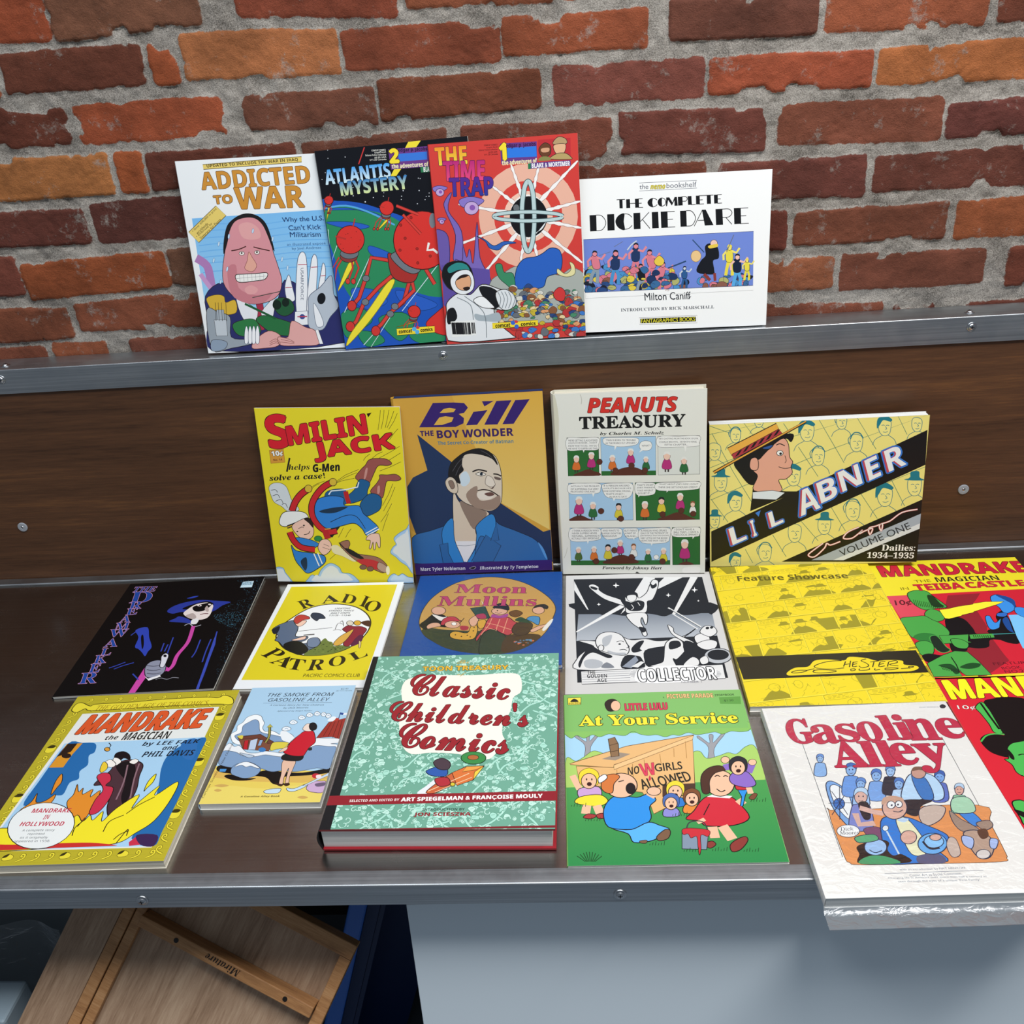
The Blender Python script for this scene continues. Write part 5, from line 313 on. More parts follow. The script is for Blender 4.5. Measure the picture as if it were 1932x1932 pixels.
ART['teiba'] = [
 ('ink','141216',9),('p','e9d82c',[0,0,858,0,858,1102,0,1102]),('p','cc2436',[2,365,978,-31,758,690,6,727]),('p','8f2430',[334,377,180,-11,140,43,99,91,92,300,73,346,77,545,81,594,-74,709,-116,714,-96,211,-66,131]),('p','d8485a',[2,365,122,-1,123,51,162,154,136,201,10,215]),
 ('b','141216',[243,588,64,-4,96,30,105,108,105,154,162,172,234,176,219,213,151,209,120,267,64,278,17,269,-3,297,-72,301,-53,192]),('b','141216',[407,723,79,-43,100,-136,159,-173,143,22,117,111,49,92]),('b','4aa048',[119,364,21,-34,68,-49,116,-37,133,8,150,52,166,95,168,129,120,134,86,140,47,147,20,120,1,68],('141216',11)),('b','1c3a1e',[224,370,30,10,42,80,52,114,5,119,-11,85]),
 ('l','16301a',7,[137,408,-10,59]),('l','16301a',7,[146,412,-10,58]),('l','16301a',7,[155,416,-10,57]),('l','16301a',7,[164,420,-10,56]),('l','16301a',7,[172,424,-9,55]),('l','16301a',7,[182,428,-10,54]),('l','16301a',7,[190,432,-9,53]),('l','16301a',7,[199,436,-9,52]),('l','16301a',7,[208,440,-9,51]),('l','16301a',7,[216,443,-8,51]),('l','16301a',7,[225,447,-8,50]),
 ('l','16301a',7,[234,451,-8,49]),('l','16301a',7,[243,455,-8,48]),('l','16301a',7,[252,459,-8,47]),('l','16301a',7,[260,463,-7,46]),('l','16301a',7,[269,467,-7,45]),('B','4aa048',[151,543,41,-39,79,-21,93,29,74,68,21,81,-3,48]),('B','4aa048',[10,584,72,-13,132,-18,157,16,191,58,208,121,198,159,164,180,62,174,2,171,-3,79]),('b','2f7a38',[23,748,53,-28,102,-17,126,14,116,66,57,63,13,39]),
 ('P','4aa048',[154,748,150,-4,125,58,144,67,0,71,-2,30]),('P','4aa048',[307,746,123,-3,116,34,-7,39]),('l','3a8a8a',18,[422,750,148,-4]),('l','141216',9,[326,752,-4,23]),('l','141216',9,[336,753,-4,23]),('l','141216',9,[346,754,-4,22]),('l','141216',9,[356,754,-4,22]),('l','141216',9,[367,755,-5,22]),('l','141216',9,[377,755,-5,23]),('l','141216',9,[387,756,-5,22]),
 ('l','141216',9,[397,756,-5,22]),('l','141216',9,[408,757,-5,22]),('b','1a2a20',[102,760,35,-13,47,25,52,84,62,114,25,134,1,118,-9,74],('4aa048',11)),('B','4aa048',[12,808,50,-20,84,4,78,48,52,97,-1,102,-5,51]),('B','4aa048',[203,780,42,2,71,41,46,84,2,74,-9,37]),('b','141216',[8,917,41,-20,95,-3,150,-15,163,-28,55,38,9,49]),
 ('P','4aa048',[13,977,98,-63,169,-95,229,-85,253,-6,272,104,151,105,129,57,130,108,-5,107]),('b','1c4a24',[60,996,50,-11,74,4,82,58,57,71,44,30]),('b','1c4a24',[158,1014,62,-31,108,-22,89,4,39,16]),('l','141216',14,[147,930,2,64,-5,124]),('l','141216',7,[72,1000,1,31]),('l','141216',7,[79,1003,1,31]),('l','141216',7,[86,1006,1,31]),('l','141216',7,[93,1010,1,30]),('l','141216',7,[100,1012,1,31]),
 ('l','141216',7,[107,1016,1,30]),('l','141216',7,[114,1019,2,30]),('l','141216',7,[122,1022,1,30]),('l','141216',7,[129,1025,1,30]),('l','141216',7,[136,1028,1,30]),('l','141216',7,[143,1031,1,30]),('l','141216',7,[150,1034,1,30]),('B','3a8ee0',[553,407,37,-23,75,-4,105,32,98,82,81,122,24,160,5,143,4,101,-11,51]),('b','1d4a90',[588,388,49,16,76,60,49,133,49,92,26,48]),
 ('B','3a8ee0',[451,592,25,-7,25,25,30,57,72,20,45,74,28,104,-12,117,-21,86]),('b','2f6ac0',[525,564,38,-6,49,11,22,33,-10,24],('141216',7)),('p','7ac0f0',[575,583,94,-3,-20,295,-53,294,-41,199]),('b','1d4a90',[525,628,36,-22,13,94,12,117,-9,85]),('b','3a8ee0',[640,513,50,19,16,98,-19,56],('141216',7)),
 ('p','f4e83a',[238,515,53,-9,110,-27,193,-43,201,-51,270,-64,368,-60,332,-39,245,-3,175,26,168,34,101,55,94,62,22,86,2,81,0,49],('141216',7)),('t','MANDRAKE','c4243a',[46,47,870,46,46,163],'b',{'ol': ('2a0a14',7),'off': 0.03}),('t','THE','6a5a10',[204,210,295,207,205,238],'n'),('t','MAGICIAN','2a2420',[326,188,675,188,326,238],'b'),('t','IN','6a5a10',[104,282,148,279,105,309],'n'),
 ('t','TEIBA','c4243a',[184,257,449,251,186,320],'b',{'ol': ('4a1a14',3),'off': 0.03}),('t','CASTLE','c4243a',[470,251,790,246,471,310],'b',{'ol': ('4a1a14',3),'off': 0.03}),('t','10¢','5a1420',[33,410,119,407,24,469],'n',{'off': 0.02}),('t','FEATURE','5a1420',[327,984,507,979,327,1006],'n'),('t','BOOK','5a1420',[353,1020,448,1015,354,1041],'n'),
 ('t','NO.23','5a1420',[356,1047,466,1042,357,1071],'n'),
]
ART['man3'] = [
 ('ink','140c0c',10),('p','d02434',[0,0,858,0,858,1102,0,1102]),('t','MANDRAKE','f6e826',[26,22,848,-7,24,160],'b',{'ol': ('2a1010',7),'off': 0.03}),('t','10¢','eae6e0',[28,206,108,209,25,240],'n',{'ol': ('2a1010',3)}),('B','4ab050',[107,223,43,-36,58,9,57,103,54,175,14,173,14,116,6,44]),('l','140c0c',25,[142,194,4,96,10,181]),
 ('b','140c0e',[161,184,51,-20,113,-29,180,-19,221,6,425,14,309,251,76,269,3,280,-5,226,-3,156,0,70]),('b','140c0e',[39,446,35,-36,79,-44,132,-29,227,-60,451,-51,367,118,141,136,97,115,50,101,11,67]),('l','4ab050',19,[40,453,36,-36,77,-48,120,-43],1),('b','4ab050',[132,503,30,-32,71,-44,152,-55,331,-55,119,377,4,177,-8,164,-22,139,-21,95,-38,63,-18,57],('140c0e',10)),
 ('b','140c0e',[131,506,7,10,10,42,1,65,-10,48]),('l','140c0e',14,[162,543,20,-6,39,1],1),('b','4ab050',[17,818,32,-17,60,-5,154,60,98,177,4,122,-1,78],('140c0e',13)),('b','140c0e',[10,851,28,12,59,35,41,57,10,34]),
]
ART['mand'] = [
 ('ink','3a3410',4),('p','b8ab2c',[0,0,865,0,865,1097,0,1097]),('l','a09626',2,[0,12,865,0]),('l','a09626',2,[0,37,865,0]),('l','a09626',2,[0,62,865,0]),('l','a09626',2,[0,87,865,0]),('l','a09626',2,[0,112,865,0]),('l','a09626',2,[0,137,865,0]),('l','a09626',2,[0,162,865,0]),('l','a09626',2,[0,187,865,0]),('l','a09626',2,[0,212,865,0]),('l','a09626',2,[0,237,865,0]),('l','a09626',2,[0,262,865,0]),
 ('l','a09626',2,[0,286,865,0]),('l','a09626',2,[0,311,865,0]),('l','a09626',2,[0,336,865,0]),('l','a09626',2,[0,361,865,0]),('l','a09626',2,[0,386,865,0]),('l','a09626',2,[0,411,865,0]),('l','a09626',2,[0,436,865,0]),('l','a09626',2,[0,461,865,0]),('l','a09626',2,[0,486,865,0]),('l','a09626',2,[0,511,865,0]),('l','a09626',2,[0,536,865,0]),('l','a09626',2,[0,561,865,0]),
 ('l','a09626',2,[0,586,865,0]),('l','a09626',2,[0,610,865,0]),('l','a09626',2,[0,636,865,0]),('l','a09626',2,[0,660,865,0]),('l','a09626',2,[0,685,865,0]),('l','a09626',2,[0,710,865,0]),('l','a09626',2,[0,735,865,0]),('l','a09626',2,[0,760,865,0]),('l','a09626',2,[0,785,865,0]),('l','a09626',2,[0,810,865,0]),('l','a09626',2,[0,835,865,0]),('l','a09626',2,[0,860,865,0]),
 ('l','a09626',2,[0,885,865,0]),('l','a09626',2,[0,910,865,0]),('l','a09626',2,[0,934,865,0]),('l','a09626',2,[0,960,865,0]),('l','a09626',2,[0,984,865,0]),('l','a09626',2,[0,1009,865,0]),('l','a09626',2,[0,1034,865,0]),('l','a09626',2,[0,1059,865,0]),('l','a09626',2,[0,1084,865,0]),('l','3a3410',26,[24,167,15,-7,29,-19,27,-37,15,-39,14,-27,21,-25],1),
 ('l','e6d63a',17,[24,167,15,-7,29,-19,27,-37,15,-39,14,-27,21,-25],1),('l','3a3410',26,[842,167,-16,-7,-30,-19,-28,-37,-16,-39,-14,-27,-22,-25],1),('l','e6d63a',17,[842,167,-16,-7,-30,-19,-28,-37,-16,-39,-14,-27,-22,-25],1),('l','3a3410',26,[24,231,15,-7,29,-20,27,-37,15,-40,14,-27,21,-26],1),('l','e6d63a',17,[24,231,15,-7,29,-20,27,-37,15,-40,14,-27,21,-26],1),
 ('B','e6d63a',[800,186,22,-8,44,3,43,36,22,46,1,36]),('b','3a3410',[800,195,13,-17,39,-11,30,3]),('l','3a3410',26,[24,294,15,-7,29,-19,27,-36,15,-39,14,-27,21,-25],1),('l','e6d63a',17,[24,294,15,-7,29,-19,27,-36,15,-39,14,-27,21,-25],1),('l','3a3410',26,[842,294,-16,-7,-30,-19,-28,-36,-16,-39,-14,-27,-22,-25],1),('l','e6d63a',17,[842,294,-16,-7,-30,-19,-28,-36,-16,-39,-14,-27,-22,-25],1),
 ('l','3a3410',26,[24,358,15,-7,29,-20,27,-37,15,-39,14,-27,21,-26],1),('l','e6d63a',17,[24,358,15,-7,29,-20,27,-37,15,-39,14,-27,21,-26],1),('l','3a3410',26,[842,358,-16,-7,-30,-20,-28,-37,-16,-39,-14,-27,-22,-26],1),('l','e6d63a',17,[842,358,-16,-7,-30,-20,-28,-37,-16,-39,-14,-27,-22,-26],1),('B','e6d63a',[22,377,21,-9,44,3,42,35,21,46,0,35]),('b','3a3410',[22,386,13,-18,38,-11,30,2]),
 ('l','3a3410',26,[842,422,-16,-8,-30,-20,-28,-37,-16,-40,-14,-28,-22,-26],1),('l','e6d63a',17,[842,422,-16,-8,-30,-20,-28,-37,-16,-40,-14,-28,-22,-26],1),('l','3a3410',26,[24,485,15,-7,29,-19,27,-37,15,-39,14,-27,21,-25],1),('l','e6d63a',17,[24,485,15,-7,29,-19,27,-37,15,-39,14,-27,21,-25],1),('l','3a3410',26,[842,485,-16,-7,-30,-19,-28,-37,-16,-39,-14,-27,-22,-25],1),
 ('l','e6d63a',17,[842,485,-16,-7,-30,-19,-28,-37,-16,-39,-14,-27,-22,-25],1),('l','3a3410',26,[24,549,15,-7,29,-20,27,-37,15,-39,14,-27,21,-26],1),('l','e6d63a',17,[24,549,15,-7,29,-20,27,-37,15,-39,14,-27,21,-26],1),('B','e6d63a',[800,504,22,-8,44,3,43,36,22,46,1,36]),('b','3a3410',[800,513,13,-17,39,-11,30,3]),('l','3a3410',26,[24,612,15,-7,29,-19,27,-36,15,-39,14,-26,21,-25],1),
 ('l','e6d63a',17,[24,612,15,-7,29,-19,27,-36,15,-39,14,-26,21,-25],1),('l','3a3410',26,[842,612,-16,-7,-30,-19,-28,-36,-16,-39,-14,-26,-22,-25],1),('l','e6d63a',17,[842,612,-16,-7,-30,-19,-28,-36,-16,-39,-14,-26,-22,-25],1),('l','3a3410',26,[24,676,15,-7,29,-20,27,-37,15,-39,14,-27,21,-26],1),('l','e6d63a',17,[24,676,15,-7,29,-20,27,-37,15,-39,14,-27,21,-26],1),
 ('l','3a3410',26,[842,676,-16,-7,-30,-20,-28,-37,-16,-39,-14,-27,-22,-26],1),('l','e6d63a',17,[842,676,-16,-7,-30,-20,-28,-37,-16,-39,-14,-27,-22,-26],1),('B','e6d63a',[22,695,21,-9,44,3,42,35,21,47,0,35]),('b','3a3410',[22,704,13,-18,38,-11,30,2]),('l','3a3410',26,[842,740,-16,-8,-30,-20,-28,-37,-16,-40,-14,-27,-22,-26],1),
 ('l','e6d63a',17,[842,740,-16,-8,-30,-20,-28,-37,-16,-40,-14,-27,-22,-26],1),('l','3a3410',26,[24,804,15,-8,29,-20,27,-38,15,-40,14,-28,21,-26],1),('l','e6d63a',17,[24,804,15,-8,29,-20,27,-38,15,-40,14,-28,21,-26],1),('l','3a3410',26,[842,804,-16,-8,-30,-20,-28,-38,-16,-40,-14,-28,-22,-26],1),('l','e6d63a',17,[842,804,-16,-8,-30,-20,-28,-38,-16,-40,-14,-28,-22,-26],1),
 ('l','3a3410',26,[24,867,15,-7,29,-20,27,-37,15,-39,14,-27,21,-26],1),('l','e6d63a',17,[24,867,15,-7,29,-20,27,-37,15,-39,14,-27,21,-26],1),('B','e6d63a',[800,822,22,-8,44,3,43,36,22,47,1,36]),('b','3a3410',[800,831,13,-17,39,-11,30,3]),('l','3a3410',26,[24,931,15,-8,29,-20,27,-37,15,-40,14,-27,21,-26],1),('l','e6d63a',17,[24,931,15,-8,29,-20,27,-37,15,-40,14,-27,21,-26],1),
 ('l','3a3410',26,[842,931,-16,-8,-30,-20,-28,-37,-16,-40,-14,-27,-22,-26],1),('l','e6d63a',17,[842,931,-16,-8,-30,-20,-28,-37,-16,-40,-14,-27,-22,-26],1),('l','3a3410',26,[24,994,15,-7,29,-20,27,-37,15,-39,14,-27,21,-26],1),('l','e6d63a',17,[24,994,15,-7,29,-20,27,-37,15,-39,14,-27,21,-26],1),('l','3a3410',26,[842,994,-16,-7,-30,-20,-28,-37,-16,-39,-14,-27,-22,-26],1),
 ('l','e6d63a',17,[842,994,-16,-7,-30,-20,-28,-37,-16,-39,-14,-27,-22,-26],1),('B','e6d63a',[22,1014,21,-9,44,2,42,34,21,46,0,34]),('b','3a3410',[22,1022,13,-17,38,-11,30,2]),('l','3a3410',26,[842,1058,-16,-8,-30,-20,-28,-37,-16,-40,-14,-27,-22,-26],1),('l','e6d63a',17,[842,1058,-16,-8,-30,-20,-28,-37,-16,-40,-14,-27,-22,-26],1),
 ('l','3a3410',26,[34,1076,14,-7,27,-18,25,-34,14,-37,12,-25,20,-24],1),('l','e6d63a',17,[34,1076,14,-7,27,-18,25,-34,14,-37,12,-25,20,-24],1),('l','3a3410',26,[96,1076,14,-7,27,-18,26,-34,14,-37,13,-25,20,-24],1),('l','e6d63a',17,[96,1076,14,-7,27,-18,26,-34,14,-37,13,-25,20,-24],1),('B','e6d63a',[155,1048,21,-12,44,0,39,18,4,20]),('b','3a3410',[152,1055,7,-15,24,-20,18,-4]),
 ('l','3a3410',26,[221,1076,14,-7,27,-18,25,-34,14,-37,12,-25,20,-24],1),('l','e6d63a',17,[221,1076,14,-7,27,-18,25,-34,14,-37,12,-25,20,-24],1),('l','3a3410',26,[283,1076,15,-7,27,-18,25,-34,15,-37,13,-25,20,-24],1),('l','e6d63a',17,[283,1076,15,-7,27,-18,25,-34,15,-37,13,-25,20,-24],1),('l','3a3410',26,[345,1076,15,-7,27,-18,26,-34,15,-37,13,-25,20,-24],1),
 ('l','e6d63a',17,[345,1076,15,-7,27,-18,26,-34,15,-37,13,-25,20,-24],1),('B','e6d63a',[404,1048,22,-12,44,0,39,18,4,20]),('b','3a3410',[402,1055,6,-15,24,-20,17,-4]),('l','3a3410',26,[470,1076,14,-7,27,-18,25,-34,14,-37,12,-25,20,-24],1),('l','e6d63a',17,[470,1076,14,-7,27,-18,25,-34,14,-37,12,-25,20,-24],1),('l','3a3410',26,[532,1076,15,-7,27,-18,26,-34,15,-37,13,-25,20,-24],1),
 ('l','e6d63a',17,[532,1076,15,-7,27,-18,26,-34,15,-37,13,-25,20,-24],1),('l','3a3410',26,[594,1076,15,-7,28,-18,26,-34,15,-37,13,-25,20,-24],1),('l','e6d63a',17,[594,1076,15,-7,28,-18,26,-34,15,-37,13,-25,20,-24],1),('B','e6d63a',[653,1048,22,-12,44,0,39,18,5,20]),('b','3a3410',[651,1055,7,-15,24,-20,17,-4]),('l','3a3410',26,[719,1076,15,-7,27,-18,25,-34,15,-37,13,-25,20,-24],1),
 ('l','e6d63a',17,[719,1076,15,-7,27,-18,25,-34,15,-37,13,-25,20,-24],1),('l','3a3410',26,[781,1076,15,-7,27,-18,26,-34,15,-37,13,-25,20,-24],1),('l','e6d63a',17,[781,1076,15,-7,27,-18,26,-34,15,-37,13,-25,20,-24],1),('l','3a3410',26,[74,52,10,-5,19,-14,18,-25,10,-27,9,-18,14,-18],1),('l','e6d63a',17,[74,52,10,-5,19,-14,18,-25,10,-27,9,-18,14,-18],1),
 ('l','3a3410',26,[132,122,-9,-4,-16,-12,-15,-22,-9,-23,-8,-16,-12,-15],1),('l','e6d63a',17,[132,122,-9,-4,-16,-12,-15,-22,-9,-23,-8,-16,-12,-15],1),('l','3a3410',26,[152,52,10,-5,19,-14,18,-25,10,-27,8,-18,14,-18],1),('l','e6d63a',17,[152,52,10,-5,19,-14,18,-25,10,-27,8,-18,14,-18],1),('l','3a3410',26,[210,122,-9,-4,-17,-12,-16,-22,-9,-23,-8,-16,-12,-15],1),
 ('l','e6d63a',17,[210,122,-9,-4,-17,-12,-16,-22,-9,-23,-8,-16,-12,-15],1),('l','3a3410',26,[229,52,11,-5,20,-14,19,-25,11,-27,9,-18,15,-18],1),('l','e6d63a',17,[229,52,11,-5,20,-14,19,-25,11,-27,9,-18,15,-18],1),('l','3a3410',26,[288,122,-9,-4,-17,-12,-16,-22,-9,-23,-8,-16,-12,-15],1),('l','e6d63a',17,[288,122,-9,-4,-17,-12,-16,-22,-9,-23,-8,-16,-12,-15],1),
 ('l','3a3410',26,[307,52,11,-5,20,-14,18,-25,11,-27,9,-18,15,-18],1),('l','e6d63a',17,[307,52,11,-5,20,-14,18,-25,11,-27,9,-18,15,-18],1),('l','3a3410',26,[366,122,-9,-4,-17,-12,-16,-22,-9,-23,-8,-16,-12,-15],1),('l','e6d63a',17,[366,122,-9,-4,-17,-12,-16,-22,-9,-23,-8,-16,-12,-15],1),('l','3a3410',26,[385,52,10,-5,19,-14,18,-25,10,-27,9,-18,14,-18],1),
 ('l','e6d63a',17,[385,52,10,-5,19,-14,18,-25,10,-27,9,-18,14,-18],1),('l','3a3410',26,[444,122,-9,-4,-17,-12,-16,-22,-9,-23,-8,-16,-12,-15],1),('l','e6d63a',17,[444,122,-9,-4,-17,-12,-16,-22,-9,-23,-8,-16,-12,-15],1),('l','3a3410',26,[463,52,10,-5,19,-14,18,-25,10,-27,9,-18,14,-18],1),('l','e6d63a',17,[463,52,10,-5,19,-14,18,-25,10,-27,9,-18,14,-18],1),
 ('l','3a3410',26,[522,122,-9,-4,-17,-12,-16,-22,-9,-23,-8,-16,-13,-15],1),('l','e6d63a',17,[522,122,-9,-4,-17,-12,-16,-22,-9,-23,-8,-16,-13,-15],1),('l','3a3410',26,[541,52,10,-5,19,-14,18,-25,10,-27,9,-18,14,-18],1),('l','e6d63a',17,[541,52,10,-5,19,-14,18,-25,10,-27,9,-18,14,-18],1),('l','3a3410',26,[600,122,-10,-4,-17,-12,-16,-22,-10,-23,-8,-16,-13,-15],1),
 ('l','e6d63a',17,[600,122,-10,-4,-17,-12,-16,-22,-10,-23,-8,-16,-13,-15],1),('l','3a3410',26,[619,52,10,-5,19,-14,18,-25,10,-27,9,-18,14,-18],1),('l','e6d63a',17,[619,52,10,-5,19,-14,18,-25,10,-27,9,-18,14,-18],1),('l','3a3410',26,[678,122,-10,-4,-18,-12,-16,-22,-10,-23,-8,-16,-13,-15],1),('l','e6d63a',17,[678,122,-10,-4,-18,-12,-16,-22,-10,-23,-8,-16,-13,-15],1),
 ('l','3a3410',26,[696,52,11,-5,20,-14,19,-25,11,-27,10,-18,15,-18],1),('l','e6d63a',17,[696,52,11,-5,20,-14,19,-25,11,-27,10,-18,15,-18],1),('l','3a3410',26,[755,122,-9,-4,-17,-12,-15,-22,-9,-23,-7,-16,-12,-15],1),('l','e6d63a',17,[755,122,-9,-4,-17,-12,-15,-22,-9,-23,-7,-16,-12,-15],1),('l','3a3410',26,[774,52,11,-5,20,-14,18,-25,11,-27,10,-18,15,-18],1),
 ('l','e6d63a',17,[774,52,11,-5,20,-14,18,-25,11,-27,10,-18,15,-18],1),('l','3a3410',26,[833,122,-9,-4,-17,-12,-15,-22,-9,-23,-8,-16,-12,-15],1),('l','e6d63a',17,[833,122,-9,-4,-17,-12,-15,-22,-9,-23,-8,-16,-12,-15],1),('b','e6d63a',[17,112,1,-50,31,-59,85,-30,113,-44,283,-48,482,-62,686,-64,750,-55,778,-74,826,-50,845,-9,822,4,773,-4,637,-7,436,-4,236,4,101,6,66,-11,37,14],('3a3410',11)),
 ('t','THE GOLDEN AGE OF THE COMICS','8a6a14',[143,81,728,75,143,118],'ri'),('p','e2e5e2',[88,141,708,-12,698,883,-44,877]),('p','a6cdea',[96,359,701,-7,696,658,-44,652]),('b','2468a8',[111,364,75,-5,144,4,167,63,149,88,171,150,151,191,168,241,136,264,139,336,100,342,72,372,-18,395,-19,248]),('p','d8942c',[110,362,78,0,62,77,57,163,-13,161]),('p','2a1c14',[114,362,48,0,42,58,-13,90]),
 ('e','2a1c14',[146,446,24,1,8,18]),('b','2468a8',[699,405,101,-50,108,76,107,321,101,529,93,612,-21,566,3,393,-17,260,-45,153,-45,68]),('b','2f6cae',[692,387,69,-23,95,110,41,99]),('b','e08c2c',[92,793,28,-52,30,-107,52,-51,91,-57,121,-95,126,-47,96,-11,43,25],('1a1614',9)),('b','e08c2c',[188,689,-14,-73,-7,-122,17,-71,12,-31,8,5],('1a1614',9)),
 ('b','e08c2c',[291,749,9,-47,-3,-111,26,-61,37,-85,52,-45,87,-75,96,-27,127,-65,136,37,115,147,45,70],('1a1614',9)),('b','4a3038',[373,650,4,-32,36,-88,46,-138,99,-161,155,-145,186,-114,194,-47,214,34,213,120,199,172,158,200,120,138,98,45,44,2],('1a1614',11)),('b','181216',[426,529,37,-32,82,-13,116,56,143,171,139,247,107,200,86,104,40,53]),('l','8a6a74',18,[480,524,26,108,36,220],1),
 ('l','8a6a74',18,[534,518,15,100,45,221],1),('b','c8304a',[364,601,12,-28,52,-22,76,20,65,52,109,70,118,149,100,216,62,222,54,138,63,76],('1a1614',9)),('b','181216',[394,476,-5,-35,28,-46,67,-22,84,14,48,3,34,28]),('b','f0ece6',[391,476,26,2,49,28,22,53],('1a1614',7)),('b','f0ece6',[360,500,22,-16,60,16,50,37,15,27],('1a1614',7)),('b','e8c83a',[357,551,-6,-51,17,-41,32,-7,17,18],('1a1614',7)),
 ('b','f0ece6',[482,498,20,-12,41,2,28,23,2,13],('1a1614',7)),('b','f0e02c',[26,901,100,-10,232,-12,322,-30,349,-73,390,-34,409,-70,434,-39,459,-90,479,-30,512,-103,586,-184,584,-100,610,-152,662,-235,662,-173,739,-256,746,-153,717,-27,658,42,595,95,430,102,32,111],('1a1614',9)),('b','f0e02c',[626,698,-3,-60,16,-108,22,-58,7,-19],('1a1614',9)),('l','1a1614',11,[406,946,-8,-44,10,-79],1),
 ('l','1a1614',11,[536,930,4,-58,54,-92],1),('l','1a1614',11,[406,896,12,-51],1),('l','1a1614',11,[621,996,20,-76,29,-40],1),('l','1a1614',11,[598,831,39,-51,93,-95],1),('l','1a1614',11,[601,975,17,-28,48,-47],1),('b','c8302c',[40,980,123,5,294,5,465,8,573,23,564,29,306,30,15,32]),('p','c8304a',[675,992,22,-31,55,-5,57,16,9,20]),('b','3a2450',[694,954,92,4,98,63,38,54]),
 ('l','1a1614',11,[322,367,18,19,15,41],1),('e','d89a3a',[333,412,14,1,6,14],('1a1614',9)),('e','e9edec',[236,880,133,-34,84,128],('1a1614',9)),('t','MANDRAKE','d8582a',[128,156,768,142,120,293],'bi',{'ol': ('20140e',7),'off': 0.03}),('t','the','20201e',[290,313,354,312,290,345],'bi'),('t','MAGICIAN','20201e',[376,296,616,299,375,351],'bi'),
 ('t','by LEE FALK','16202e',[497,369,780,364,498,406],'bi'),('t','and','16202e',[610,402,682,401,610,432],'bi'),('t','PHIL DAVIS','16202e',[526,438,780,438,526,476],'bi'),('t','MANDRAKE','c0304a',[149,781,331,786,153,806],'bi'),('t','IN','c0304a',[223,822,250,820,226,847],'bi'),('t','HOLLYWOOD','c0304a',[134,857,336,863,137,882],'bi'),
 ('t','A complete story','4a5058',[162,900,311,904,166,916],'i'),('t','reprinted','4a5058',[197,921,275,923,202,937],'i'),('t','as it originally','4a5058',[173,940,300,944,178,956],'i'),('t','appeared in 1938','4a5058',[156,959,315,964,161,975],'i'),
]
